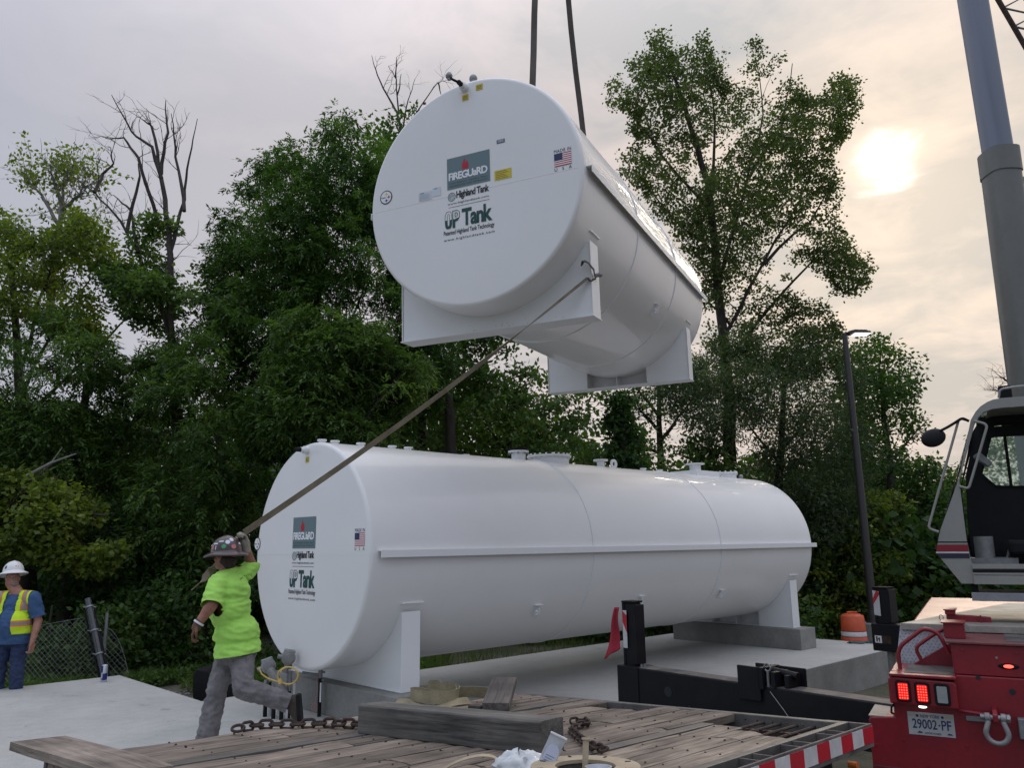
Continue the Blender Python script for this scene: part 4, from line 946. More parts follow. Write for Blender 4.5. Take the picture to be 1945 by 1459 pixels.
# red flag tied to the near jack
fl = MB(); c0 = XJ @ Vector((-.10, -.06, hj*.92))
vs, fs = ngrid(14, 20, lambda a, b: c0 - BD*(.02+.0*a) + Vector((0, 0, -b*(.40+.12*a))) + (-BD*.9+BN*.2)*(a*(.05+.17*b)) + BN*(.018*math.sin(a*9+b*3)+.01*math.sin(b*7)) )
fl.add(vs, fs); fo = fl.build('red_flag', M['flag_red'], smooth=80, solid=.003); tag(fo, 'faded red cloth flag hanging from the near black jack post', 'flag')

# operator cab : side profile facing the camera
CY = 6.3; C0 = aty(1845, 1110, CY); CB = frame(C0, EY, EX, (0, 0, 1))
def cp(x, y, off=0):
    n = CB.col[1].to_3d(); o = C0+n*off; p = CB.inverted() @ onplane(x, y, o, n); return (p.x, p.z)
outer = [cp(*q) for q in ((1826.4, 1109), (1777.6, 1050), (1785.4, 1009), (1821.7, 908), (1843.8, 797.7), (1853, 782), (1862, 772), (1875, 763.5), (1886, 759), (1900.5, 756.5))]
rt_top = cp(2080, 742); rt_bot = cp(2080, 1112); bot = cp(1845, 1110)
inner = [cp(*q) for q in ((1846.5, 1073), (1836, 1025), (1822, 913), (1851, 806), (1858, 793), (1868, 783), (1885, 777), (1904, 774.5))]
it = cp(2070, 762); ib = cp(2070, 1072)
DW = 1.0
def ringprism(mb, out, inn, a, b):   # frame between two outlines of equal topology (same count)
    n = len(out); P = lambda p, t: (p[0], t, p[1])
    v = [P(p, a) for p in out]+[P(p, a) for p in inn]+[P(p, b) for p in out]+[P(p, b) for p in inn]; fs = []
    for i in range(n):
        j = (i+1) % n; fs += [(i, j, n+j, n+i), (2*n+i, 3*n+i, 3*n+j, 2*n+j), (i, 2*n+i, 2*n+j, j), (n+i, n+j, 3*n+j, 3*n+i)]
    mb.add(v, fs)
# matched outlines: bottom-left corner, nose, ... roof, right
O = [outer[0], outer[1], outer[2], outer[3], outer[4], outer[5], outer[6], outer[7], outer[8], outer[9], rt_top, rt_bot]
I = [inner[0], inner[0], inner[1], inner[2], inner[3], inner[4], inner[5], inner[5], inner[6], inner[7], it, ib]
I[1] = (inner[0][0]-.004, inner[0][1]+.03)
cab = None
mb = MB(); mb.X = CB; ringprism(mb, O, I, 0, .05); cab = mb.build('operator_cab', M['cream'], cr, bevel=.004, smooth=30)
mb = MB(); mb.X = CB; ringprism(mb, O, I, DW, DW+.05)
# far side has a lower wall
mb.prism([I[0], (I[2][0], I[2][1]), (cp(1865, 905)[0], cp(1865, 905)[1]), (it[0], cp(1865, 930)[1]), ib], 1, DW, DW+.03)
mb.build('cab_far_side', M['black_matt'], cab)
mb = MB(); mb.X = CB   # roof skin, front lower skin
def strip(pts, a, b, th=.012):
    for i in range(len(pts)-1):
        (x0, z0), (x1, z1) = pts[i], pts[i+1]; dx, dz = x1-x0, z1-z0; l = math.hypot(dx, dz); nx, nz = dz/l*th, -dx/l*th
        mb.add([(x0, a, z0), (x1, a, z1), (x1, b, z1), (x0, b, z0), (x0+nx, a, z0+nz), (x1+nx, a, z1+nz), (x1+nx, b, z1+nz), (x0+nx, b, z0+nz)], [(0, 1, 2, 3), (7, 6, 5, 4), (0, 4, 5, 1), (3, 2, 6, 7), (0, 3, 7, 4), (1, 5, 6, 2)])
strip(O[7:11], .051, DW-.001); mb.build('roof_skin', M['cream'], cab); mb = MB(); mb.X = CB; strip(O[0:3], .051, DW-.001); mb.box(O[0][0], rt_bot[0], .051, DW-.001, bot[1], bot[1]+.02); mb.build('cab_skin', M['cream'], cab)
mb = MB(); mb.X = CB; strip([(O[2][0]+.004, O[2][1]), (O[4][0]+.004, O[4][1])], .051, DW-.001, .004); strip([(O[5][0]+.004, O[5][1]), (O[7][0], O[7][1]-.004)], .051, DW-.001, .004); mb.build('windscreen', M['glass'], cab)
# inside: headliner, seat, consoles
mb = MB(); mb.X = CB; a = cp(1866, 800); b = cp(1885, 782)
mb.prism([(I[5][0]+.02, I[5][1]-.03), (I[7][0], I[7][1]-.012), (it[0], it[1]-.012), (it[0], cp(2000, 800)[1]), cp(1893, 805), cp(1876, 812)], 1, DW-.06, DW-.01)
mb.build('head_lining', M['black_matt'], cab)
mb = MB(); mb.X = CB; mb.box(I[0][0], it[0], .06, DW, I[0][1]-.03, I[0][1]-.005)
mb.build('cab_floor', M['black_matt'], cab)
wo = [cp(x, y, DW-.04) for x, y in ((1888, 805.6), (1990, 802), (1990, 926), (1891, 925.5), (1864, 902), (1875, 857))]
mb = MB(); mb.X = CB; cx_ = sum(p[0] for p in wo)/6; cz_ = sum(p[1] for p in wo)/6
wi = [(cx_+(p[0]-cx_)*.95, cz_+(p[1]-cz_)*.95) for p in wo]; wout = [cp(1858, 790, DW-.04), cp(2075, 765, DW-.04), cp(2075, 1070, DW-.04), cp(1850, 1070, DW-.04), cp(1838, 1000, DW-.04), cp(1834, 905, DW-.04)]
ringprism(mb, wout, wo, DW-.035, DW-.012); mb.build('rear_wall', M['black'], cab)
mb = MB(); mb.X = CB; ringprism(mb, [(cx_+(p[0]-cx_)*1.03, cz_+(p[1]-cz_)*1.03) for p in wo], wi, DW-.05, DW-.036); wf = mb.build('window', M['black_matt'], cab)
mb = MB(); mb.X = CB; mb.prism(wi, 1, DW-.045, DW-.041); mb.build('window_glass', M['glass'], wf)
mb = MB(); mb.X = CB; p, q = cp(1905, 805, DW-.05), cp(1921, 925, DW-.05); mb.add([(p[0]-.012, DW-.055, p[1]), (p[0]+.012, DW-.055, p[1]), (q[0]+.012, DW-.055, q[1]), (q[0]-.012, DW-.055, q[1]), (p[0]-.012, DW-.052, p[1]), (p[0]+.012, DW-.052, p[1]), (q[0]+.012, DW-.052, q[1]), (q[0]-.012, DW-.052, q[1])], [(0, 1, 2, 3), (7, 6, 5, 4), (0, 4, 5, 1), (1, 5, 6, 2), (2, 6, 7, 3), (3, 7, 4, 0)]); mb.build('window_bar', M['black_matt'], wf)
mb = MB(); mb.X = CB; s0 = cp(1915, 1050, .5)
mb.box(s0[0], s0[0]+.55, .25, .75, s0[1]-.02, s0[1]+.10); mb.prism([(s0[0]+.42, s0[1]+.1), (s0[0]+.60, s0[1]+.1), (s0[0]+.72, s0[1]+.55), (s0[0]+.62, s0[1]+.58)], 1, .28, .72); mb.build('seat', M['black_matt'], cab, bevel=.03)
mb = MB(); mb.X = CB; s0 = cp(1872, 1062, .5); mb.cyl((s0[0], .4, s0[1]-.1), (s0[0]+.0, .4, s0[1]+.18), .07, n=18); mb.box(s0[0]-.12, s0[0]+.22, .3, .7, s0[1]-.1, s0[1]+.01); mb.cyl((s0[0]+.13, .45, s0[1]-.05), (s0[0]+.20, .42, s0[1]+.14), .012); mb.build('console', M['box_grey'], cab, smooth=40)
mb = MB(); mb.X = CB; s0 = cp(1848, 868, .5); mb.prism([(s0[0], s0[1]), (s0[0]+.05, s0[1]+.03), (s0[0]+.13, s0[1]-.06), (s0[0]+.10, s0[1]-.09)], 1, .4, .6); mb.build('display', M['galv'], cab)
# stripes on the nose panel (proud strips following the panel)
def stripe(y0, y1, m, nm):
    L_ = lambda y: (cp(*((1777.6+(1785.4-1777.6)*(1050-y)/41, y) if y < 1050 else (1777.6+(1826.4-1777.6)*(y-1050)/59, y))))
    R2 = lambda y: cp(1834+(y-1010)*.16, y)
    mb = MB(); mb.X = CB; mb.prism([L_(y1), R2(y1), R2(y0), L_(y0)], 1, -.003, -.0005); mb.build(nm, m, cab)
stripe(1029, 1031, M['black_matt'], 'stripe'); stripe(1035, 1048, mat('dark_red_stripe', (.20, .006, .015), .45), 'stripe'); stripe(1052, 1061, mat('navy_stripe', (.012, .013, .03), .45), 'stripe'); stripe(1049, 1050.5, M['decal_white'], 'stripe')
mb = MB(); mb.X = CB; b_ = bot[1]
for k, (z0, z1, m) in enumerate(((.115, .15, 0), (.09, .110, 1), (.07, .085, 0), (.0, .065, 0))):
    mb = MB(); mb.X = CB; mb.box(bot[0]+.02, 1.2, -.02, .0-.001, b_+z0, b_+z1); mb.build('sill_strip', M['cream'] if m == 0 else M['black_matt'], cab, bevel=.002)
a = cp(1845, 1126); b = cp(1845, 1142); mb = MB(); mb.X = CB; mb.box(a[0], 1.3, .0, .5, b[1], a[1]); mb.build('step_beam', mat('grey_step_beam', (.28, .29, .31), .45, metal=.3, noise=(9, .2)), cr, bevel=.004)
mb = MB(); mb.X = CB; mb.box(a[0], a[0]+.05, .05, .12, a[1]-.01, b_+.02); mb.build('step_hanger', M['black_matt'], cr)
# grab rails, mirror, roof lamp
def tb(nm, pts, r, m, off=-.03, parent=None): return tubepart(nm, [(cp(x, y, off)[0], off, cp(x, y, off)[1]) for x, y in pts], r, m, parent or cab, CB)
tb('grab_rail', [(1850, 800), (1876, 806), (1840, 929), (1822, 924)], .010, M['cream'], -.02)
tb('grab_rail', [(1841, 800), (1822, 794), (1763, 1004), (1783, 1011)], .010, M['cream'], -.02)
tb('mirror_arm', [(1840, 800), (1828, 794), (1800, 812), (1766, 828)], .011, M['black_matt'], -.04)
mm = CB @ Vector((cp(1773, 832, -.05)[0], -.05, cp(1773, 832, -.05)[1])); mb = MB(); mb.X = Matrix.Translation(mm) @ Matrix.Rotation(R_(-18), 4, 'Y'); mb.sphere((0, 0, 0), (.102, .035, .072), 12); mb.build('mirror', M['black'], cab, smooth=True)
a = cp(1896, 738, .2); b = cp(1924, 758, .2); mb = MB(); mb.X = CB; mb.box(a[0], b[0], .2, .32, b[1]-.01, a[1]+.02); rl = mb.build('roof_lamp', M['black_matt'], cab, bevel=.006)
tb('roof_rail', [(1897, 756), (1899, 740), (1925, 735), (2050, 725)], .009, M['galv'], .15)
# boom
def bpt(x, y, Y=9.0): return aty(x, y, Y)
BY = 9.0
p_lo, p_mid, p_hi = (bpt(1978, 900)), (bpt(1896, 290)), (bpt(1838, -60))
ax = (p_mid-p_lo).normalized(); p_lo2 = p_lo - ax*1.5
def boom_sec(a, b, w, m, nm, parent=cr):
    zv = (b-a).normalized(); xv = (Vector((1, 0, 0))-zv*zv.x).normalized(); yv = zv.cross(xv); F = frame(a, xv, yv, zv); L_ = (b-a).length
    mb = MB(); mb.X = F; n = 20; pr = []
    for k in range(n):   # rounded under side towards the camera, flatter top
        an = 2*math.pi*k/n; e = .62; c, s = math.cos(an), math.sin(an); pr.append((math.copysign(abs(c)**e, c)*w/2, math.copysign(abs(s)**e, s)*w*.58))
    mb.prism(pr, 2, 0, L_); return mb.build(nm, m, parent, smooth=35), F, L_
b1, F1, L1 = boom_sec(p_lo2, p_mid, .36, M['boom'], 'boom_base')
col, _, _ = boom_sec(p_mid-ax*.28, p_mid+ax*.004, .385, M['boom'], 'boom_collar', b1) if False else boom_sec(p_mid-ax*.30, p_mid+ax*.005, .382, M['boom'], 'boom_collar')
boom_sec(p_mid-ax*.1, p_mid+(p_hi-p_mid)*3.0, .27 if False else .285, M['boom_steel'], 'boom_extension')
mb = MB(); mb.X = F1; mb.box(.16, .205, -.1, .05, L1-.45, L1-.36); mb.build('boom_lug', M['boom'], b1)
# jib lattice corner at the very top right
ja, jb_ = bpt(1893, -6, 8), bpt(1952, 96, 8); jt = thing('lattice_jib', 'dark lattice jib corner at the top right edge of the sky', 'jib', ja)
mb = MB(); mb.tube([ja-(jb_-ja)*.6, jb_+(jb_-ja)*.5], .028, 10); mb.build('chord', M['rust'], jt, smooth=True)
o2 = bpt(1945, -10, 8)-ja
mb = MB(); mb.tube([ja-(jb_-ja)*.6+o2, jb_+(jb_-ja)*.5+o2], .028, 10); mb.build('chord', M['rust'], jt, smooth=True)
for k in range(6):
    p = ja.lerp(jb_, -.5+k*.35); q = ja.lerp(jb_, -.5+(k+.5)*.35)+o2; mb = MB(); mb.tube([p, q, p+(jb_-ja)*.35], .012, 8); mb.build('lacing_bar', M['galv'], jt, smooth=True)

# ------------------------------------------------------------------ light pole, barrel, rag, can, pipes
PB = atz(1660, 1183, 0); gz = -.5
lp = thing('light_pole', 'tall dark light pole with one lamp head right of the standing tank', 'light pole', (PB.x, PB.y, gz))
mb = MB(); mb.lathe([(0, gz), (.29, gz), (.29, -.02), (.27, 0), (0, 0)], 'z', 28, (PB.x, PB.y, 0)); mb.build('pole_base', M['concrete_dark'], lp, smooth=40)
ptop = aty(1604, 633, PB.y)
mb = MB(); mb.lathe([(.16, .0), (.16, .03), (.115, .035), (.112, .25), (.108, .26)], 'z', 24, (PB.x, PB.y, .0)); mb.build('base_cover', M['pole'], lp, smooth=40)
mb = MB(); mb.tube([(PB.x, PB.y, .25), (ptop.x, PB.y, ptop.z)], [.10, .062], 20); mb.build('shaft', M['pole'], lp, smooth=40)
hp = aty(1650, 631, PB.y); hv = hp-ptop; hv.z = 0
LH = frame(Vector((ptop.x, ptop.y, ptop.z-.03)), hv, Vector((0, 0, 1)).cross(hv), (0, 0, 1)); hl = hv.length
mb = MB(); mb.X = LH; mb.prism([(.05, -.02), (.05, .05), (hl*.35, .085), (hl*.8, .075), (hl, .02), (hl*.98, .0), (hl*.35, .01)], 1, -.15, .15); hd = mb.build('lamp_head', M['pole'], lp, bevel=.008)
mb = MB(); mb.X = LH; mb.box(hl*.36, hl*.97, -.13, .13, -.012, -.001); mb.build('lamp_lens', M['led_white'], hd)
bc = aty(1623, 1217, 17.3)
bb = thing('traffic_barrel', 'orange traffic barrel with a white band behind the far corner of the pad', 'barrel', (bc.x, bc.y, -.5))
zt = aty(1623, 1169, 17.3).z
mb = MB(); F = Matrix.Translation((bc.x, bc.y, 0)); mb.X = F; H = zt+.5
def br_(h): return .27-.05*h/H
segs = [(0, .16, 0), (.16, .30, 1), (.30, .44, 0), (.44, .58, 1), (.58, 1.0, 0)]
for a, b, w in segs:
    mb = MB(); mb.X = F; z0, z1 = -.5+a*H, -.5+b*H; r0, r1 = br_(a*H), br_(b*H)
    mb.lathe([(r0*.97, z0), (r0+.006, z0+.015), (r1+.006, z1-.015), (r1*.97, z1-.001)] + ([(r1*.8, z1+.01), (r1*.72, z1+.03), (0, z1+.035)] if b == 1 else []), 'z', 32)
    mb.build('barrel_band', M['white_band' if w else 'barrel'], bb, smooth=40)
mb = MB(); mb.X = F; mb.tube([(-.10, 0, zt+.02), (-.10, 0, zt+.06), (.10, 0, zt+.06), (.10, 0, zt+.02)], .018, 8); mb.build('handle', M['barrel'], bb, smooth=True)
mb = MB(); mb.X = F; mb.lathe([(0, -.5), (.40, -.5), (.40, -.44), (.26, -.42), (0, -.42)], 'z', 28); mb.build('rubber_base', M['black_matt'], bb, smooth=40)
rc = atz(1632, 1222, 0)
mb = MB(); vs, fs = ngrid(30, 10, lambda a, b: (a, b)); mb.add([(rc.x+(a-.5)*.42+.03*math.sin(b*9), rc.y-.05+.16*(b-.5)+.04*math.sin(a*11), .012+.05*abs(mnoise.noise(Vector((a*6, b*5, 2))))*math.sin(math.pi*min(1, max(0, b)))**.5) for a, b in vs], fs)
tag(mb.build('rag', M['rag'], smooth=70, solid=.006), 'crumpled blue grey rag on the far corner of the concrete pad', 'rag')
cc = atz(197, 1296, .045)
cn = thing('drink_can', 'slim blue and silver drink can standing on the far corner of the left slab', 'can', cc)
hc = 28/1515*12; mb = MB(); mb.X = Matrix.Translation(cc); r = .040
mb.lathe([(0, 0), (r*.8, 0), (r, .012), (r, hc-.02), (r*.8, hc), (r*.75, hc-.004), (0, hc-.006)], 'z', 24); mb.build('can_body', M['can_silver'], cn, smooth=40)
mb = MB(); mb.X = Matrix.Translation(cc)
def on(a, z, rr=r+.0012): return (rr*math.sin(a), -rr*math.cos(a), z)
for (a0, a1, z0, z1) in ((-1.5, -.1, hc*.52, hc*.93), (-.1, 1.5, hc*.10, hc*.50), (1.7, 3.0, hc*.52, hc*.93), (3.0, 4.6, hc*.1, hc*.5), (-1.5, -.15, hc*.12, hc*.2)):
    n = 8
    for k in range(n):
        b0, b1 = a0+(a1-a0)*k/n, a0+(a1-a0)*(k+1)/n; mb.poly([on(b0, z0+(k/n)*.01), on(b1, z0+((k+1)/n)*.01), on(b1, z1+((k+1)/n)*.006), on(b0, z1+(k/n)*.006)])
mb.build('can_panels', M['can_blue'], cn)

# conduit group left of the front plinth
def pt9(x, y, Y=8.9): return aty(x, y, Y)
cg = thing('conduit_stub', 'cluster of black and white conduit stubs with grey junction boxes before the near plinth', 'conduit', atz(518, 1362, .0))
for i, (x, yb, yt) in enumerate(((503, 1362, 1292), (519, 1366, 1286), (534, 1368, 1296), (547, 1366, 1276))):
    b = atz(x, yb, 0); t = aty(x, yt, b.y); 
    if i == 0: t.z = aty(x, yt, b.y).z
    mb = MB(); mb.cyl(b, (b.x, b.y, t.z-.18 if t.z > .3 else t.z), .022, n=12); c1 = mb.build('conduit_pipe', M['black_matt'], cg, smooth=True)
    mb = MB(); mb.cyl((b.x+.045, b.y+.03, b.z), (b.x+.045, b.y+.03, t.z-.12), .018, n=12); mb.build('conduit_pipe', mat('white_conduit', (.55, .56, .57), .5), cg, smooth=True)
    mb = MB(); mb.cyl((b.x, b.y, t.z-.2), (b.x, b.y, t.z), .026, n=12); mb.build('pipe_coupling', M['galv'], cg, smooth=True)
for (x, y, r, Y, rot) in ((548, 1250, .075, 9.0, .2), (510, 1266, .078, 9.05, -.3)):
    c = aty(x, y, Y); X = Matrix.Translation(c) @ Matrix.Rotation(rot, 4, 'Y') @ Matrix.Rotation(.35, 4, 'Z')
    mb = MB(); mb.X = X; mb.lathe([(0, -.055), (r*.62, -.055), (r*.66, -.04), (r*.95, -.035), (r, -.02), (r, .05), (0, .055)], 'y', 24); jb2 = mb.build('junction_box', M['box_grey'], cg, smooth=40)
    mb = MB(); mb.X = X; mb.cyl((0, 0, -r*.9), (0, 0, -r-.07), .026, n=12); mb.cyl((0, 0, -r-.05), (0, 0, -r-.08), .033, n=6); mb.cyl((-r*.9, 0, 0), (-r-.04, 0, 0), .024, n=12); mb.build('box_hub', M['galv'], jb2, smooth=40)
    mb = MB(); mb.X = X; mb.box(-r*.8, r*.8, -.02, .05, r*.5, r*1.12); mb.build('box_lid', M['box_grey'], jb2, bevel=.012)
a, b = aty(512, 1272, 9.0), aty(540, 1318, 9.0)
mb = MB(); mb.tube([a, a.lerp(b, .5)+Vector((0, -.02, .02)), b], .045, 12); mb.build('flex_conduit', M['box_grey'], cg, smooth=True)
c = aty(548, 1284, 8.85)
pts = [aty(x, y, 8.85+.03*i/10) for i, (x, y) in enumerate(((491, 1268), (497, 1281), (508, 1289), (522, 1294), (533, 1297)))]
pts += [c+Vector((.105*math.cos(a)*(1-.1*math.sin(a*.5)), .02*math.sin(a*.7), .088*math.sin(a))) for a in np.linspace(3.7, 3.7+11.5, 40)]
mb = MB(); mb.tube(pts, .0085, 8); mb.build('yellow_cable', M['yellow_cable'], cg, smooth=True)
mb = MB(); mb.cyl(aty(531, 1290, 8.85), aty(533, 1300, 8.84), .022, n=10); mb.build('cable_plug', M['yellow_cable'], cg, smooth=True)
b = atz(606, 1362, 0); t = aty(606, 1272, b.y)
tp = thing('pipe_stub', 'single tall black pipe stub with a valve just right of the conduit cluster', 'pipe', b)
mb = MB(); mb.cyl(b, (b.x, b.y, t.z-.08), .020, n=12); mb.build('pipe', M['black_matt'], tp, smooth=True)
mb = MB(); mb.cyl((b.x, b.y, t.z-.09), (b.x, b.y, t.z), .024, n=12); mb.cyl((b.x, b.y, t.z-.03), (b.x+.05, b.y, t.z-.03), .012); mb.cyl((b.x, b.y, t.z-.11), (b.x+.045, b.y, t.z-.11), .012); mb.build('pipe_valve', M['galv'], tp, smooth=40)
mb = MB(); mb.box(b.x+.004, b.x+.02, b.y-.022, b.y-.0205, b.z+.15, b.z+.35); mb.build('pipe_label', M['decal_white'], tp)
mb = MB(); mb.cyl(aty(574, 1278, 9.1), Vector((b.x, b.y, t.z-.06)), .014, n=10); mb.build('cross_pipe', M['galv'], tp, smooth=True)
mb = MB(); q = aty(597, 1345, b.y-.05); mb.tube([aty(600, 1278, b.y-.03), aty(603, 1310, b.y-.03), q]+[q+Vector((.03*math.cos(a), 0, .05*math.sin(a))) for a in np.linspace(0, 9, 22)], .0025, 5); mb.build('loose_wire', M['pink'], tp)
# black tool bags behind the walking worker
for k, (x0, x1, y0, y1, Y) in enumerate(((372, 402, 1272, 1340, 10.8), (428, 456, 1292, 1336, 10.6))):
    a, b = aty(x0, y1, Y), aty(x1, y0, Y); mb = MB(); b = Vector((b.x, b.y, b.z)); z0 = -.24
    mb.prism([(a.x, z0), (b.x, z0), (b.x+.02, b.z-.05), (b.x-.02, b.z), (a.x+.02, b.z+.02), (a.x-.03, b.z-.04)], 1, Y-.1, Y+.25); bgp = mb.build('tool_bag', M['black_matt'], bevel=.02)
    tag(bgp, ('upright black tool bag on the gravel left of the walking worker' if k == 0 else 'low black tool bag partly hidden behind the walking worker'), 'bag')
# gravel patch
def gravel():
    mb = MB(); base = None
    for k in range(1500):
        x = rnd.uniform(-6.2, -3.2); y = rnd.uniform(10.0, 12.4); l = T1.inverted() @ Vector((x, y, 0))
        if l.x > -1.9 or (l.y < -.38 and l.x > -4.8): continue
        s = rnd.uniform(.012, .04); z = gheight(x, y)+s*.2
        vs = [Vector(v)*s*rnd.uniform(.7, 1.3) for v in ((1, 0, 0), (-1, 0, 0), (0, 1, 0), (0, -1, 0), (0, 0, .6), (0, 0, -.6))]
        an = rnd.uniform(0, 6); Rm = Matrix.Rotation(an, 3, 'Z')
        mb.add([tuple(Rm @ v+Vector((x, y, z))) for v in vs], [(0, 2, 4), (2, 1, 4), (1, 3, 4), (3, 0, 4), (2, 0, 5), (1, 2, 5), (3, 1, 5), (0, 3, 5)])
    tag(mb.build('gravel', M['gravel']), 'loose pale gravel stones beyond the concrete slabs', 'gravel', kind='stuff')
gravel()

# ------------------------------------------------------------------ trees and undergrowth
def leaf_mat(name, c1, c2, c3):
    m = bpy.data.materials.new(name); m.use_nodes = True; nt = m.node_tree; nt.nodes.clear(); N = nt.nodes.new; L = nt.links.new
    out = N('ShaderNodeOutputMaterial'); at = N('ShaderNodeAttribute'); at.attribute_name = 'tint'
    r = N('ShaderNodeValToRGB'); e = r.color_ramp.elements; e[0].color = (*c1, 1); e[1].color = (*c3, 1); k = e.new(.5); k.color = (*c2, 1); L(at.outputs['Fac'], r.inputs[0])
    d = N('ShaderNodeBsdfPrincipled'); d.inputs['Roughness'].default_value = .55; d.inputs['Specular IOR Level'].default_value = .3; L(r.outputs[0], d.inputs['Base Color'])
    t = N('ShaderNodeBsdfTranslucent'); v = N('ShaderNodeVectorMath'); v.operation = 'MULTIPLY'; v.inputs[1].default_value = (1.3, 1.5, .5); L(r.outputs[0], v.inputs[0]); L(v.outputs[0], t.inputs[0])
    ms = N('ShaderNodeMixShader'); ms.inputs[0].default_value = .45; L(d.outputs[0], ms.inputs[1]); L(t.outputs[0], ms.inputs[2]); L(ms.outputs[0], out.inputs[0]); return m
LM = {'ash': leaf_mat('dark_ash_leaf', (0.0289, 0.0600, 0.0202), (0.0525, 0.1102, 0.0282), (0.0948, 0.1684, 0.0451)),
      'cotton': leaf_mat('cottonwood_leaf', (0.0515, 0.0717, 0.0305), (0.0804, 0.1138, 0.0451), (0.1319, 0.1684, 0.0631)),
      'maple': leaf_mat('yellow_green_leaf', (0.0731, 0.1084, 0.0248), (0.1319, 0.1801, 0.0350), (0.2483, 0.2885, 0.0496)),
      'mid': leaf_mat('mid_green_leaf', (0.0412, 0.0780, 0.0248), (0.0731, 0.1317, 0.0350), (0.1319, 0.2043, 0.0563)),
      'willow': leaf_mat('grey_green_leaf', (0.0444, 0.0717, 0.0417), (0.0731, 0.1084, 0.0563), (0.1319, 0.1684, 0.0845)),
      'grass': leaf_mat('grass_blade', (0.0587, 0.0959, 0.0282), (0.1020, 0.1559, 0.0417), (0.2051, 0.2043, 0.0699))}
def leaves_mesh(name, P, D, S, L, Wd, tint, m, parent=None, fold=.12):
    """P base (n,3), D length direction, S side direction, L lengths, Wd widths"""
    n = len(P); Nn = np.cross(D, S)
    v = np.empty((n, 4, 3)); v[:, 0] = P; v[:, 2] = P+D*L[:, None]
    mid = P+D*(L*.45)[:, None]; up = Nn*(Wd*fold)[:, None]
    v[:, 1] = mid+S*(Wd*.5)[:, None]+up; v[:, 3] = mid-S*(Wd*.5)[:, None]+up
    me = bpy.data.meshes.new(name); me.vertices.add(n*4); me.vertices.foreach_set('co', v.reshape(-1))
    me.loops.add(n*4); me.loops.foreach_set('vertex_index', np.arange(n*4, dtype=np.int32)); me.polygons.add(n)
    me.polygons.foreach_set('loop_start', np.arange(0, n*4, 4, dtype=np.int32)); me.polygons.foreach_set('loop_total', np.full(n, 4, dtype=np.int32))
    a = me.attributes.new('tint', 'FLOAT', 'FACE'); a.data.foreach_set('value', np.clip(tint, 0, 1).astype(np.float32))
    me.materials.append(m); me.update(); me.validate(); return link(name, me, parent)
def unit(a): return a/np.maximum(1e-9, np.linalg.norm(a, axis=-1, keepdims=True))
def spray(C, rc, per, kind, flat=.7):
    """leaves around clump centres C with radii rc; returns P,D,S,L,W and clump index"""
    n = len(C); idx = np.repeat(np.arange(n), per)
    k = len(idx); d = unit(rng.normal(size=(k, 3))); rr = rng.random(k)**.45
    off = d*rr[:, None]*rc[idx][:, None]; off[:, 2] *= flat
    P = C[idx]+off
    if kind in ('ash', 'compound'):      # pinnate leaves: a drooping stalk with paired leaflets
        out = unit(off*np.array([1, 1, .3])+rng.normal(size=(k, 3))*.35); out[:, 2] -= .35; out = unit(out)
        side = unit(np.cross(out, np.array([0, 0, 1.])+rng.normal(size=(k, 3))*.3))
        Ps, Ds, Ss, Ls, Ws, Is = [], [], [], [], [], []
        stalk = rng.uniform(.16, .26, k)
        for j in range(7):
            t = .2+.8*((j//2)/3.0); sg = 0 if j == 6 else (1 if j % 2 else -1)
            b = P+out*(stalk*t)[:, None]; b[:, 2] -= .05*t*t
            dd = unit(out*.75+side*sg*.8+np.array([0, 0, -.25])+rng.normal(size=(k, 3))*.12)
            ss = unit(np.cross(dd, np.array([0, 0, 1.])+rng.normal(size=(k, 3))*.35))
            Ps.append(b); Ds.append(dd); Ss.append(ss); Ls.append(rng.uniform(.085, .135, k)); Ws.append(rng.uniform(.030, .046, k)); Is.append(idx)
        return [np.concatenate(q) for q in (Ps, Ds, Ss, Ls, Ws, Is)]
    D = unit(off*np.array([1, 1, .4])/np.maximum(.01, rc[idx][:, None])+rng.normal(size=(k, 3))*.7+np.array([0, 0, -.35]))
    S = unit(np.cross(D, np.array([0, 0, 1.])+rng.normal(size=(k, 3))*.7))
    if kind == 'cotton': L = rng.uniform(.048, .08, k); Wd = L*rng.uniform(.85, 1.05, k)
    elif kind == 'willow': L = rng.uniform(.08, .13, k); Wd = L*rng.uniform(.22, .32, k)
    elif kind == 'big': L = rng.uniform(.07, .12, k); Wd = L*rng.uniform(.75, .95, k)
    else: L = rng.uniform(.075, .13, k); Wd = L*rng.uniform(.5, .7, k)
    return P, D, S, L, Wd, idx
def inside(px, py, poly):
    x, y = px, py; c = np.zeros(len(px), bool); n = len(poly); j = n-1
    for i in range(n):
        xi, yi = poly[i]; xj, yj = poly[j]
        c ^= ((yi > y) != (yj > y)) & (x < (xj-xi)*(y-yi)/(yj-yi+1e-9)+xi); j = i
    return c
def edge_dist(px, py, poly):
    d = np.full(len(px), 1e9); n = len(poly)
    for i in range(n):
        a = np.array(poly[i], float); b = np.array(poly[(i+1) % n], float); ab = b-a
        t = np.clip(((px-a[0])*ab[0]+(py-a[1])*ab[1])/max(1e-9, ab@ab), 0, 1)
        d = np.minimum(d, np.hypot(px-(a[0]+t*ab[0]), py-(a[1]+t*ab[1])))
    return d
def rays(px, py):
    FWn, RTn, UPn = np.array(FW), np.array(RT), np.array(UP)
    return FWn+RTn*((px-972.5)/FPX)[:, None]-UPn*((py-729.5)/FPX)[:, None]
def wob(p, f, s):
    return np.sin(p[:, 0]*f+s)*np.sin(p[:, 1]*f*1.1+2*s)+np.sin(p[:, 2]*f*1.3+3*s)*np.sin(p[:, 0]*f*.7+p[:, 2]*f*.6+s)
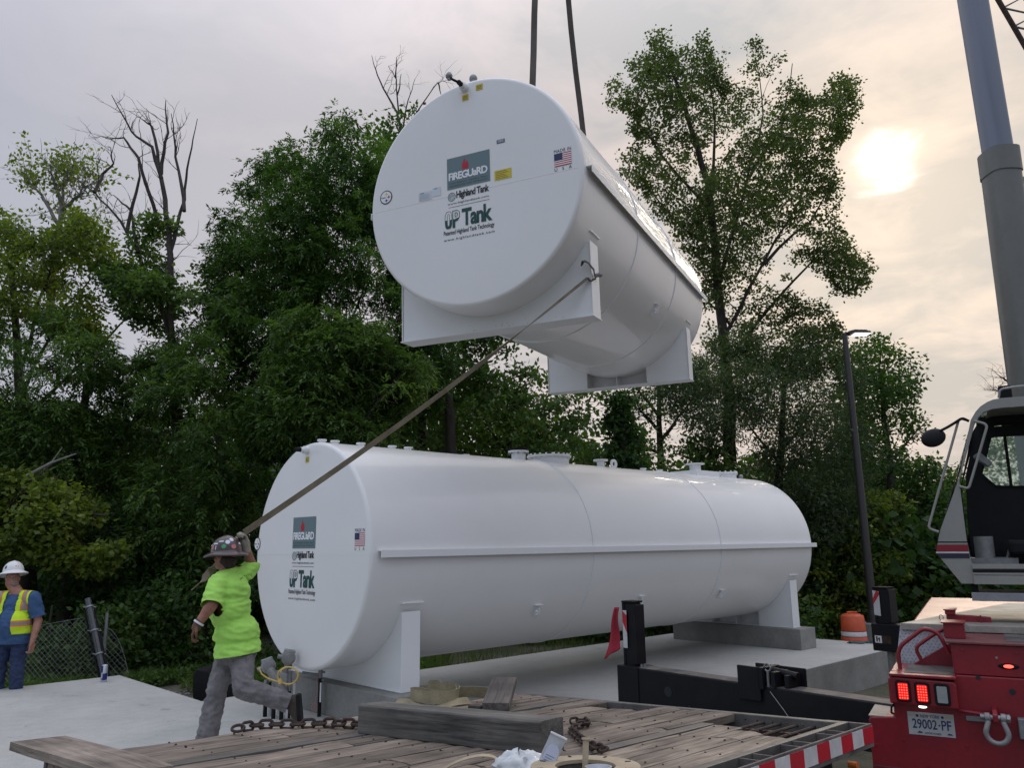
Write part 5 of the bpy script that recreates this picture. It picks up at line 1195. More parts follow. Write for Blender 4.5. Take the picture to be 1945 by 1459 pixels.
def branch(mb, a, b, r0, r1, wig=.12, n=6, sides=5, sag=0):
    a, b = Vector(a), Vector(b); L = (b-a).length; pts = []; ph = rnd.uniform(0, 50)
    for i in range(n+1):
        t = i/n; p = a.lerp(b, t); e = math.sin(math.pi*t)
        nn = Vector((mnoise.noise(Vector((t*2.2, ph, 0))), mnoise.noise(Vector((t*2.2, ph, 9))), mnoise.noise(Vector((t*2.2, ph, 17)))))
        pts.append(p+nn*L*wig*e+Vector((0, 0, sag*L*e)))
    mb.tube(pts, [r0+(r1-r0)*i/n for i in range(n+1)], sides); return pts
def tree(name, label, poly, Y, thick, ncl, rc, per, kind, lm, trunk, limbs=(), bark='bark', density=.0, group='trees behind the tanks', cat='tree', seed=1, tw=True, tr_r=(.16, .05), flat=.7, edge=60, tintb=0., spread=1.0):
    """poly: outline of the crown as seen from the yard; Y: distance; thick: depth of the crown in metres"""
    poly = [tuple(p) for p in poly]; xs = [p[0] for p in poly]; ys = [p[1] for p in poly]
    want = ncl; C = []
    while want > 0:
        px = rng.uniform(min(xs), max(xs), ncl*4); py = rng.uniform(min(ys), max(ys), ncl*4)
        ok = inside(px, py, poly); px, py = px[ok], py[ok]
        ed = edge_dist(px, py, poly); T = thick*.5*np.sqrt(np.clip(ed/edge, .05, 1))
        yy = Y+rng.uniform(-1, 1, len(px))*T
        d = rays(px, py); P = np.array(CAM)+d*(yy/d[:, 1])[:, None]
        keep = wob(P, 1.7/spread, seed)+.6*wob(P, 4.1/spread, seed+1.3) > density
        P = P[keep]; C.append(P[:want]); want -= len(P[:want])
        if len(P) == 0: density -= .2
    C = np.concatenate(C)
    C = C[C[:, 2] > -.6]; rcs = rc*rng.uniform(.6, 1.25, len(C))
    P, D, S, L, Wd, idx = spray(C, rcs, per, kind, flat)
    if Y > 17: L = L*1.22; Wd = Wd*1.22
    ct = rng.normal(.0, .21, len(C)); tint = .42+tintb+ct[idx]+rng.normal(0, .15, len(P))+.14*wob(P, .9, seed+4)
    tp = [aty(x, y, Y+dy) for x, y, dy in trunk]
    base = tp[0]
    if cat == 'shrub': group = 'shrubs at the edge of the wood'
    t = thing(name, label, cat, (base.x, base.y, base.z), group)
    Pl = P-np.array(base)
    leaves_mesh('crown', Pl, D, S, L, Wd, tint, LM[lm], t)
    mb = MB(); n = len(tp); r0, r1 = tr_r
    dense = []
    for i in range(n-1):
        for k in range(4): dense.append(tp[i].lerp(tp[i+1], k/4)+Vector((rnd.uniform(-.03, .03), 0, 0)))
    dense.append(tp[-1]); m_ = len(dense)
    mb.tube(dense, [r0+(r1-r0)*i/(m_-1) for i in range(m_)], 8)
    tk = mb.build('trunk', M[bark], t, smooth=60)
    nodes = [(p, r0+(r1-r0)*i/(m_-1)) for i, p in enumerate(dense)]
    mb = MB()
    for lb in limbs:
        lp_ = [aty(x, y, Y+dy) for x, y, dy in lb]; q = []
        for i in range(len(lp_)-1):
            for k in range(3): q.append(lp_[i].lerp(lp_[i+1], k/3)+Vector((rnd.uniform(-.04, .04), rnd.uniform(-.04, .04), rnd.uniform(-.04, .04))))
        q.append(lp_[-1]); rr = [max(.012, r0*.26*(1-i/len(q))) for i in range(len(q))]
        mb.tube(q, rr, 6); nodes += [(p, r) for p, r in zip(q[1:], rr[1:])]
    # boughs: join clumps to the nearest wood, nearer clumps first
    NP = [np.array(p) for p, r in nodes]; NR = [r for p, r in nodes]
    order = np.argsort(((C[:, None, :]-np.array(NP)[None, ::3])**2).sum(-1).min(1))
    step = max(1, len(C)//260) if tw else 10**9
    cnt = 0
    A = np.array(NP); Rr_ = list(NR)
    for ci in order[::step] if tw else []:
        c = C[ci]; dd = ((A-c)**2*np.array([1, 1, .7])).sum(1); dd += np.where(A[:, 2] > c[2], .6, 0); j = int(dd.argmin()); dist = math.sqrt(dd[j])
        r = min(Rr_[j]*.7, .012+.016*dist); a_ = Vector(A[j])
        pts = branch(mb, a_, Vector(c), r, .006, .10, 4, 4, .05); A = np.vstack([A, [list(p) for p in pts[2:]]]); Rr_ += [r*.6, r*.45, .008][:len(pts)-2] if len(pts)-2 <= 3 else [r*.5]*(len(pts)-2); cnt += 1
    if mb.v: o = mb.build('branch', M[bark], t, smooth=60); o['kind'] = 'stuff'
    return t
def bare_tree(name, label, paths, Y, bark, r=.09, twigs=90, group='trees behind the tanks', leaves=None):
    """traced main limbs with fine twigs growing from them"""
    p0 = aty(paths[0][0][0], paths[0][0][1], Y); t = thing(name, label, 'tree', (p0.x, p0.y, p0.z), group)
    mb = MB(); segs = []
    for k, pa in enumerate(paths):
        dy = 0 if k == 0 else rnd.uniform(-.5, .5)
        q = []; P = [aty(x, y, Y+dy*min(1, i)) for i, (x, y) in enumerate(pa)]
        for i in range(len(P)-1):
            for j in range(4): q.append(P[i].lerp(P[i+1], j/4)+Vector((rnd.uniform(-1, 1), rnd.uniform(-1, 1), rnd.uniform(-1, 1)))*.018)
        q.append(P[-1]); w = r if k == 0 else r*.5
        rr = [max(.007, w*(1-i/len(q))**.8) for i in range(len(q))]; mb.tube(q, rr, 7)
        if k == 0: mb.build('trunk', M[bark], t, smooth=60); mb = MB()
        segs += [(q[i], (q[min(i+1, len(q)-1)]-q[i-1]).normalized(), rr[i]) for i in range(2, len(q))]
    tips = []
    def grow(p, d, L, r, dep):
        n = 4; pts = [p]
        for i in range(n):
            d = (d+Vector((rnd.gauss(0, .2), rnd.gauss(0, .2), rnd.gauss(.06, .16)))).normalized(); pts.append(pts[-1]+d*L/n)
        mb.tube(pts, [r*(1-.7*i/n) for i in range(n+1)], 4, caps=False); tips.append(pts[-1])
        if dep > 0:
            for i in (1, 2, 3, 4):
                if rnd.random() < .8: grow(pts[i], (d+Vector((rnd.gauss(0, .7), rnd.gauss(0, .7), rnd.gauss(.1, .5)))).normalized(), L*rnd.uniform(.4, .65), r*.55, dep-1)
    for k in range(twigs):
        p, d, rr = rnd.choice(segs); grow(p, (d*.5+Vector((rnd.gauss(0, .7), rnd.gauss(0, .5), rnd.gauss(.3, .5)))).normalized(), rnd.uniform(.25, .8), min(.010, rr*.6), 1)
    o = mb.build('branch', M[bark], t); o['kind'] = 'stuff'
    if leaves:
        C = np.array([list(x) for x in tips]); C = C[rng.random(len(C)) < leaves[2]]; P, D, S, L, Wd, idx = spray(C, np.full(len(C), .16), leaves[1], leaves[3])
        leaves_mesh('crown', P-np.array(p0), D, S, L, Wd, .5+rng.normal(0, .2, len(P)), LM[leaves[0]], t)
    return t
# dense wood far behind: one mass of foliage nobody could count
def far_wood():
    Ps = []
    for (poly, Y, T, n) in (([(-200, 780), (150, 800), (400, 780), (700, 720), (1000, 760), (1120, 830), (1230, 905), (1500, 870), (1700, 880), (1860, 950), (2100, 930), (2100, 1200), (-200, 1260)], 27, 5, 2600),
                            ([(-200, 900), (400, 860), (1000, 900), (1300, 960), (2100, 1000), (2100, 1200), (-200, 1260)], 22, 3, 1200)):
        xs = [p[0] for p in poly]; ys = [p[1] for p in poly]; px = rng.uniform(min(xs), max(xs), n*3); py = rng.uniform(min(ys), max(ys), n*3); ok = inside(px, py, poly)
        px, py = px[ok][:n], py[ok][:n]; yy = Y+rng.uniform(-T, T, len(px)); d = rays(px, py); Ps.append(np.array(CAM)+d*(yy/d[:, 1])[:, None])
    C = np.concatenate(Ps); P, D, S, L, Wd, idx = spray(C, np.full(len(C), .75), 30, 'big')
    L = L*2.6; Wd = Wd*2.6
    tag(leaves_mesh('distant_wood', P, D, S, L, Wd, .2+rng.normal(0, .15, len(P)), LM['ash']), 'dark mass of woodland filling the background behind the nearer trees', 'woodland', kind='stuff')
far_wood()
G1 = 'trees behind the tanks'
tree('ash_tree', 'big dark green ash tree rising left of the hanging tank', [(425, 395), (440, 355), (480, 340), (500, 290), (535, 285), (560, 262), (600, 262), (615, 222), (655, 215), (690, 250), (735, 262), (765, 300), (760, 420), (840, 560), (860, 700), (760, 830), (470, 880), (420, 720), (395, 600), (420, 500), (400, 450)],
     16.5, 3.6, 1250, .33, 17, 'ash', 'ash', [(575, 1190, 0), (585, 900, 0), (600, 600, 0), (625, 300, 0)], [[(585, 900, 0), (520, 620, -.6), (470, 420, -.4)], [(590, 800, 0), (690, 560, .5), (720, 330, .4)], [(597, 640, 0), (560, 450, -.5), (545, 310, 0)]], density=-.25, seed=2, flat=.5)
tree('ash_tree', 'paler ash crown with drooping sprays just under the hanging tank', [(470, 640), (560, 600), (600, 560), (680, 610), (740, 640), (790, 680), (810, 740), (760, 830), (640, 850), (520, 840), (470, 760)],
     14.4, 2.0, 420, .30, 18, 'ash', 'mid', [(640, 1190, 0), (645, 900, 0), (640, 680, 0)], [[(645, 880, 0), (720, 760, -.2), (770, 700, 0)], [(642, 800, 0), (540, 700, -.3)]], density=0, seed=5, flat=.5, tintb=.1)
tree('boxelder_tree', 'mid green leafy tree filling the left edge below the bare branches', [(-120, 700), (-60, 600), (60, 620), (120, 560), (235, 690), (330, 640), (390, 590), (440, 640), (470, 900), (470, 1050), (300, 1100), (-120, 1060)],
     15.6, 3.6, 1000, .36, 17, 'ash', 'mid', [(120, 1230, 0), (150, 900, 0), (170, 650, 0)], [[(150, 900, 0), (300, 760, -.4), (400, 660, 0)], [(150, 950, 0), (30, 800, 0), (-40, 660, 0)]], density=-.1, seed=8, tintb=.05, flat=.5)
tree('boxelder_tree', 'airy yellow green tree at the far left with sky showing through', [(-120, 520), (-60, 400), (10, 375), (35, 430), (60, 455), (120, 440), (150, 400), (190, 430), (215, 470), (290, 470), (300, 520), (330, 560), (280, 600), (205, 590), (200, 660), (100, 620), (20, 600), (-60, 640)],
     16.2, 2.6, 420, .30, 30, 'leaf', 'maple', [(60, 1200, 0), (40, 800, 0), (20, 500, 0)], [[(38, 760, 0), (120, 580, -.4), (210, 500, 0)], [(40, 700, 0), (90, 520, .3), (130, 440, .2)], [(45, 800, 0), (200, 640, .3), (290, 560, .2)]], density=.1, seed=11)
tree('maple_tree', 'leafy low tree wrapped around the foot of the bare dead tree', [(255, 430), (290, 408), (340, 430), (352, 470), (330, 510), (420, 470), (470, 520), (480, 600), (430, 660), (390, 600), (350, 640), (300, 660), (250, 610), (215, 560), (190, 500), (250, 500)],
     15.8, 2.4, 360, .28, 30, 'leaf', 'mid', [(330, 1200, 0), (335, 850, 0), (325, 600, 0)], [[(330, 700, 0), (300, 520, 0)], [(332, 720, 0), (430, 560, 0)]], density=.05, seed=13, tintb=.1)
bare_tree('dead_tree', 'tall bare dead tree with black leafless branches against the sky', [[(340, 760), (322, 610), (325, 500), (320, 430), (305, 330), (288, 280), (250, 250), (212, 180)], [(325, 480), (350, 380), (360, 300), (375, 225)], [(305, 330), (318, 250), (315, 190)], [(320, 620), (262, 480), (230, 420), (180, 365), (125, 325)], [(240, 440), (265, 340), (262, 310)], [(300, 420), (262, 300), (235, 262), (200, 262)], [(180, 365), (195, 330), (215, 310), (210, 280)], [(262, 480), (250, 400), (215, 370)], [(352, 400), (335, 300), (325, 215)], [(306, 340), (290, 240), (268, 225)]], 15.9, 'bark_grey', .085, 70)
bare_tree('poplar_tree', 'thin pale stemmed tree with a sparse small crown at the far left', [[(95, 640), (100, 520), (112, 440), (118, 380), (122, 330)], [(112, 430), (80, 370), (45, 335)], [(116, 400), (150, 370), (160, 350)], [(98, 560), (50, 520), (-10, 440)], [(105, 500), (150, 440), (170, 420)], [(118, 390), (100, 340), (95, 315)], [(122, 350), (140, 330)]], 17.5, 'bark_light', .10, 150, leaves=('maple', 7, .55, 'leaf'))
bare_tree('dead_tree', 'bare twiggy treetop showing above the left shoulder of the hanging tank', [[(790, 420), (765, 260), (755, 215), (735, 180), (712, 130), (706, 105)], [(757, 215), (752, 150), (738, 125)], [(752, 150), (753, 108)], [(765, 250), (775, 190), (788, 150)], [(768, 250), (800, 200), (832, 155), (846, 153)], [(755, 180), (762, 140)], [(832, 158), (838, 185)]], 19.0, 'bark_grey', .045, 22)
tree('maple_tree', 'dark leafy treetop touching the left side of the hanging tank', [(700, 235), (735, 205), (760, 215), (790, 205), (802, 240), (860, 330), (1000, 560), (1000, 800), (780, 800), (740, 500), (700, 330), (690, 270)],
     19.0, 3.0, 600, .36, 26, 'leaf', 'ash', [(810, 1150, 0), (800, 800, 0), (780, 450, 0), (770, 280, 0)], [[(795, 700, 0), (860, 560, 0)]], density=-.3, seed=17)
tree('maple_tree', 'pale green low tree between the hanging tank and the standing one', [(790, 740), (860, 690), (1000, 700), (1120, 740), (1200, 770), (1225, 850), (1215, 930), (780, 900)],
     18.5, 2.4, 480, .36, 26, 'leaf', 'mid', [(960, 1100, 0), (970, 880, 0), (980, 740, 0)], [[(970, 860, 0), (880, 760, 0)], [(970, 860, 0), (1100, 790, 0)]], density=-.2, seed=19, tintb=.12)
tree('vine_tree', 'slim very dark vine covered tree right of the hanging tank saddle', [(1150, 760), (1175, 740), (1200, 760), (1210, 820), (1222, 900), (1150, 900), (1165, 830)],
     17.5, .9, 90, .22, 26, 'leaf', 'ash', [(1195, 1100, 0), (1190, 880, 0), (1180, 760, 0)], density=-.6, seed=21, tintb=-.2)
bare_tree('pine_tree', 'thin dark trunked tree with sky behind it between the two tanks', [[(1258, 930), (1252, 800), (1248, 640)], [(1253, 820), (1225, 790), (1205, 770)], [(1254, 840), (1290, 790), (1315, 760)], [(1252, 790), (1215, 745)], [(1255, 860), (1225, 850)], [(1252, 760), (1290, 720)]], 22, 'bark', .12, 100, leaves=('ash', 9, .6, 'leaf'))
tree('maple_tree', 'bright green bush top behind the fittings of the standing tank', [(1215, 880), (1260, 840), (1310, 830), (1360, 850), (1400, 900), (1400, 960), (1215, 940)], 19.5, 1.6, 130, .3, 24, 'leaf', 'mid', [(1300, 1100, 0), (1305, 900, 0)], density=-.3, seed=23, tintb=.1)
tree('cottonwood_tree', 'tall cottonwood with an open crown of round leaves at the right', [(1142, 170), (1165, 130), (1195, 140), (1200, 110), (1235, 95), (1232, 62), (1262, 55), (1275, 100), (1300, 85), (1320, 100), (1333, 62), (1350, 90), (1378, 95), (1375, 150), (1400, 160), (1412, 100), (1430, 68), (1450, 100), (1465, 115), (1490, 90), (1502, 130), (1525, 135), (1520, 180), (1560, 190), (1585, 150), (1610, 135), (1640, 165), (1625, 220), (1600, 270), (1570, 300), (1590, 330), (1590, 400), (1600, 440), (1620, 480), (1655, 490), (1640, 540), (1600, 570), (1560, 520), (1530, 490), (1500, 520), (1510, 560), (1560, 570), (1600, 640), (1610, 700), (1500, 720), (1380, 700), (1330, 620), (1340, 540), (1270, 430), (1215, 350), (1175, 330), (1170, 290), (1215, 270), (1190, 250), (1210, 215), (1160, 200)],
     21.0, 4.5, 2700, .25, 22, 'cotton', 'cotton', [(1392, 1080, 0), (1385, 760, 0), (1372, 620, 0), (1345, 350, 0), (1300, 200, 0), (1262, 100, 0)],
     [[(1378, 640, 0), (1450, 500, -.8), (1520, 380, -.5), (1600, 190, 0)], [(1365, 540, 0), (1420, 340, .8), (1450, 220, .5), (1435, 110, 0)], [(1350, 400, 0), (1260, 300, -.6), (1170, 170, 0)], [(1388, 680, 0), (1480, 560, .8), (1560, 480, .5), (1640, 500, 0)], [(1348, 380, 0), (1360, 220, .7), (1335, 90, .2)], [(1360, 480, 0), (1280, 420, .5), (1200, 320, 0)], [(1420, 340, .8), (1490, 230, .6), (1505, 120, .3)], [(1390, 620, 0), (1330, 560, .4)], [(1450, 500, -.8), (1540, 420, -.5), (1590, 330, -.3)]], density=-.12, seed=29, tr_r=(.20, .03), edge=90, spread=1.1)
tree('willow_tree', 'grey green fine leaved tree mass right of the hanging tank', [(1225, 700), (1300, 690), (1380, 640), (1480, 660), (1560, 640), (1630, 700), (1650, 860), (1640, 1000), (1560, 1100), (1500, 960), (1440, 890), (1330, 860), (1260, 760)],
     20.0, 3.4, 1200, .40, 40, 'willow', 'willow', [(1470, 1150, 0), (1480, 900, 0), (1490, 700, 0)], [[(1480, 880, 0), (1380, 760, 0)], [(1482, 860, 0), (1570, 740, 0)]], density=-.6, seed=31, flat=.85)
tree('maple_tree', 'green tree beyond the light pole sloping down toward the crane cab', [(1590, 690), (1625, 650), (1665, 640), (1690, 655), (1735, 690), (1752, 730), (1720, 770), (1760, 790), (1785, 840), (1795, 870), (1760, 885), (1830, 900), (1860, 960), (1860, 1180), (1620, 1180), (1600, 900)],
     22.5, 3.4, 1100, .40, 28, 'leaf', 'ash', [(1700, 1150, 0), (1690, 900, 0), (1670, 700, 0)], [[(1690, 880, 0), (1760, 800, 0)], [(1690, 950, 0), (1800, 930, 0)]], density=-.45, seed=37, tintb=.12)
tree('locust_tree', 'bright green shrubby tree at the foot of the light pole', [(1480, 1010), (1520, 960), (1580, 930), (1650, 940), (1700, 930), (1730, 980), (1780, 1010), (1850, 1060), (1850, 1200), (1480, 1215)],
     20.0, 1.8, 560, .30, 28, 'leaf', 'maple', [(1620, 1215, 0), (1625, 1050, 0)], density=-.15, seed=41, cat='shrub', tintb=-.08)
tree('maple_tree', 'dark trees seen beyond the crane cab at the right edge', [(1825, 960), (1850, 860), (1872, 800), (1930, 785), (2150, 780), (2150, 1170), (1830, 1170)], 24, 3, 500, .45, 26, 'leaf', 'mid', [(2000, 1150, 0), (2005, 950, 0)], density=-.3, seed=43)
bare_tree('dead_tree', 'faint bare treetop above the crane cab roof', [[(1950, 860), (1925, 760), (1915, 725), (1895, 712)], [(1922, 750), (1920, 700), (1922, 680)], [(1925, 765), (1900, 745), (1885, 740)], [(1930, 780), (1945, 700)]], 30, 'bark_grey', .10, 60)
# nearer boughs and thicket at the left
tree('maple_tree', 'bright yellow green leafy boughs hanging over the left fence', [(-90, 880), (20, 850), (60, 870), (110, 920), (200, 925), (265, 940), (265, 985), (225, 1010), (235, 1060), (160, 1095), (60, 1060), (-90, 1060)],
     13.4, 1.2, 260, .25, 44, 'big', 'maple', [(-60, 1250, 0), (-40, 1050, 0), (60, 960, 0), (200, 980, 0)], [[(-30, 1000, 0), (100, 880, 0)], [(60, 960, 0), (180, 1050, 0)]], density=.05, seed=47, tr_r=(.07, .02))
tree('sumac_shrub', 'tangled green thicket behind the chain link fence', [(-120, 1050), (60, 1080), (200, 1090), (240, 1150), (260, 1220), (250, 1300), (-120, 1330)], 13.3, 1.0, 300, .22, 22, 'leaf', 'mid', [(90, 1300, 0), (100, 1150, 0)], density=.05, seed=53, cat='shrub', tintb=.05, tr_r=(.04, .02))
tree('dogwood_shrub', 'dark leafy undergrowth between the fence and the walking worker', [(230, 1080), (330, 1060), (480, 1100), (520, 1180), (520, 1290), (240, 1290)], 14.2, 1.6, 300, .26, 20, 'leaf', 'ash', [(380, 1290, 0), (385, 1150, 0)], density=-.1, seed=59, cat='shrub', tr_r=(.04, .02))
tree('bramble_shrub', 'shadowed bramble mass at the left under the mid green tree', [(-120, 940), (200, 960), (480, 930), (500, 1150), (-120, 1150)], 14.8, 1.4, 420, .34, 18, 'leaf', 'ash', [(200, 1240, 0), (205, 1050, 0)], density=-.15, seed=61, cat='shrub', tr_r=(.05, .02), tintb=-.1)
tree('hedge_shrub', 'low green hedge seen under the belly of the standing tank', [(700, 1170), (900, 1165), (1300, 1120), (1500, 1090), (1560, 1150), (1560, 1215), (1280, 1195), (1000, 1245), (700, 1290)], 17.8, 1.6, 520, .30, 26, 'leaf', 'mid', [(1100, 1230, 0), (1105, 1180, 0)], density=-.4, seed=67, cat='shrub', tr_r=(.04, .02))
for (x0, y0, x1, y1, Yt, r0) in ((895, 1150, 840, 690, 17.5, .16), (405, 1240, 418, 820, 15.5, .13), (700, 1150, 720, 760, 19, .14)):
    a, b = aty(x0, y0, Yt), aty(x1, y1, Yt); mb = MB(); pts = [a.lerp(b, k/8)+Vector((.05*math.sin(k*1.7+x0), 0, 0)) for k in range(9)]; mb.tube(pts, [r0*(1-.4*k/8) for k in range(9)], 9)
    tt = thing('tree_trunk', 'dark bare trunk standing in the shade %s' % {895: 'under the hanging tank', 405: 'left of the standing tank behind the worker', 700: 'behind the top of the standing tank'}[x0], 'tree', tuple(a), 'trunks in the shade of the wood')
    mb.build('trunk', M['bark'], tt, smooth=60)
def fallen():
    a, b = aty(50, 905, 13.1), aty(145, 862, 13.3); mb = MB(); mb.tube([a, a.lerp(b, .5)+Vector((0, 0, .04)), b], [.03, .022, .01], 8); mb.tube([a.lerp(b, .5)+Vector((0, 0, .04)), aty(118, 850, 13.2)], [.016, .006], 6)
    tag(mb.build('broken_branch', M['bark_light'], smooth=60), 'pale broken branch caught in the leaves at the far left', 'branch')
fallen()
# grass and weeds along the gravel, and ground ivy
def grass():
    def patch(n, xr, yr, hmin, hmax, cond):
        x = rng.uniform(*xr, n); y = rng.uniform(*yr, n); k = np.array([cond(a, b) for a, b in zip(x, y)]); x, y = x[k], y[k]
        z = np.array([gheight(a, b) for a, b in zip(x, y)])
        P = np.stack([x, y, z], 1); D = unit(rng.normal(size=(len(x), 3))*.38+np.array([0, 0, 1.])); S = unit(np.cross(D, rng.normal(size=(len(x), 3)))); hh = rng.uniform(hmin, hmax, len(x))*(.6+.4*np.abs(np.sin(x*1.7)*np.cos(y*1.3)))
        return P, D, S, hh, hh*rng.uniform(.04, .09, len(x))
    def c1(x, y):
        l = T1.inverted() @ Vector((x, y, 0)); return l.x < -4.9 or (l.x < -2.2 and (l.y > 1.2 + .8*math.sin(l.x*2)))
    q = [patch(26000, (-9, -1.2), (10.5, 15.5), .06, .34, c1), patch(16000, (-2, 9), (12.5, 20), .08, .30, lambda x, y: (T1.inverted() @ Vector((x, y, 0))).x < -1.95), patch(5000, (5.5, 10), (15.2, 20), .08, .3, lambda x, y: (T1.inverted() @ Vector((x, y, 0))).y > 10.5)]
    P, D, S, L, Wd = [np.concatenate([a[i] for a in q]) for i in range(5)]
    tag(leaves_mesh('grass', P, D, S, L, Wd, .45+rng.normal(0, .2, len(P)), LM['grass'], fold=.0), 'rough grass and weeds growing beyond the slabs', 'grass', kind='stuff')
    n = 1500; x = rng.uniform(-7.5, -1.5, n); y = rng.uniform(11.2, 14.5, n); k = np.array([c1(a, b) for a, b in zip(x, y)]); C = np.stack([x[k], y[k], np.full(k.sum(), -.16)], 1)
    P, D, S, L, Wd, idx = spray(C, np.full(len(C), .14), 22, 'leaf'); D[:, 2] = np.abs(D[:, 2]); S = unit(np.cross(D, rng.normal(size=D.shape)))
    tag(leaves_mesh('ground_weeds', P, D, S, L*.75, Wd*.75, .6+rng.normal(0, .2, len(P)), LM['mid']), 'leafy weeds covering the ground at the edge of the thicket', 'weeds', kind='stuff')
grass()
M['gloss_pipe'] = mat('glossy_black_pipe', (.05, .055, .065), .22, noise=(9, .3), coat=.5)
# chain-link fence with the black pipes leaning against it
def fence():
    Yf = 12.55; a, b = aty(-140, 1300, Yf), aty(243, 1302, Yf); t = thing('chain_link_fence', 'sagging chain link fence overgrown by the thicket at the left', 'fence', tuple(a))
    L_ = b.x-a.x; step = .082; mb = MB(); H0 = 1.0
    def topz(x): u = (x-a.x)/L_; return -.25+H0*(.98-.10*math.sin(u*5)) if x < b.x-.45 else -.25+H0*(.9-((x-(b.x-.45))/.45)**2*.75)
    def pt(x, z): return (x, Yf+.05*math.sin(x*2.1)+.10*max(0, z+.2)*math.sin(x*.9), z)
    for sg in (1, -1):
        x = a.x-1.2
        while x < b.x+1.2:
            pts = []; z = -.25
            for i in range(26):
                xx = x+sg*i*step*.5; zz = -.25+i*step*.5
                if a.x <= xx <= b.x and zz < topz(xx): pts.append(pt(xx, zz))
            if len(pts) > 1: mb.tube(pts, .0022, 3, caps=False)
            x += step
    o = mb.build('wire_mesh', M['galv'], t); o['kind'] = 'stuff'
    mb = MB(); mb.tube([pt(x, topz(x)) for x in np.linspace(a.x, b.x-.02, 40)], .004, 5); mb.build('top_wire', M['galv'], t)
    for x in (a.x+.3, a.x+2.6): mb = MB(); mb.cyl((x, Yf+.04, -.3), (x, Yf+.04, .85), .025, n=10); mb.build('fence_post', M['galv'], t, smooth=True)
    p = thing('leaning_pipes', 'bundle of black pipes leaning against the end of the chain link fence', 'pipe', tuple(aty(203, 1303, 12.2)))
    for (xa, ya, xb, yb, r, m, nm) in ((201, 1302, 167, 1138, .046, 'gloss_pipe', 'pipe'), (193, 1306, 160, 1160, .016, 'black_matt', 'thin_pipe'), (210, 1300, 176, 1152, .022, 'black_matt', 'thin_pipe')):
        c, d = aty(xa, ya, 12.15), aty(xb, yb, 12.45); mb = MB(); mb.cyl(c, d, r, n=16); mb.build(nm, M[m], p, smooth=40)
    for k in (.35, .62, .9):
        c = aty(201, 1302, 12.15).lerp(aty(167, 1138, 12.45), k); mb = MB(); d = (aty(167, 1138, 12.45)-aty(201, 1302, 12.15)).normalized(); mb.cyl(c-d*.012, c+d*.012, .062, n=16); mb.cyl(c+Vector((-.10, 0, 0)), c+Vector((.10, 0, 0)), .008); mb.build('pipe_clamp', M['galv'], p, smooth=40)
fence()
# ------------------------------------------------------------------ people
def caps(mb, a, b, ra, rb, n=14):
    a, b = Vector(a), Vector(b); ax = b-a; L = max(1e-4, ax.length); ax.normalize(); x = ax.orthogonal().normalized(); y = ax.cross(x); vs = []; rings = []
    for i in range(5): t = -math.pi/2+math.pi/2*i/4; rings.append((ra*math.sin(t), ra*math.cos(t)))
    for i in range(5): t = math.pi/2*i/4; rings.append((L+rb*math.sin(t), rb*math.cos(t)))
    for h, r in rings:
        for k in range(n):
            an = 2*math.pi*k/n; vs.append(a+ax*h+x*math.cos(an)*max(r, 1e-4)+y*math.sin(an)*max(r, 1e-4))
    fs = [(i*n+k, i*n+(k+1) % n, (i+1)*n+(k+1) % n, (i+1)*n+k) for i in range(len(rings)-1) for k in range(n)]
    fs += [tuple(range(n))[::-1], tuple(range((len(rings)-1)*n, len(rings)*n))]; mb.add(vs, fs)
def ell(mb, c, r, Rm=None, n=9):
    q = MB(); q.sphere((0, 0, 0), r, n); Rm = Rm or Matrix.Identity(3); mb.add([Vector(c)+Rm @ Vector(v) for v in q.v], q.f)
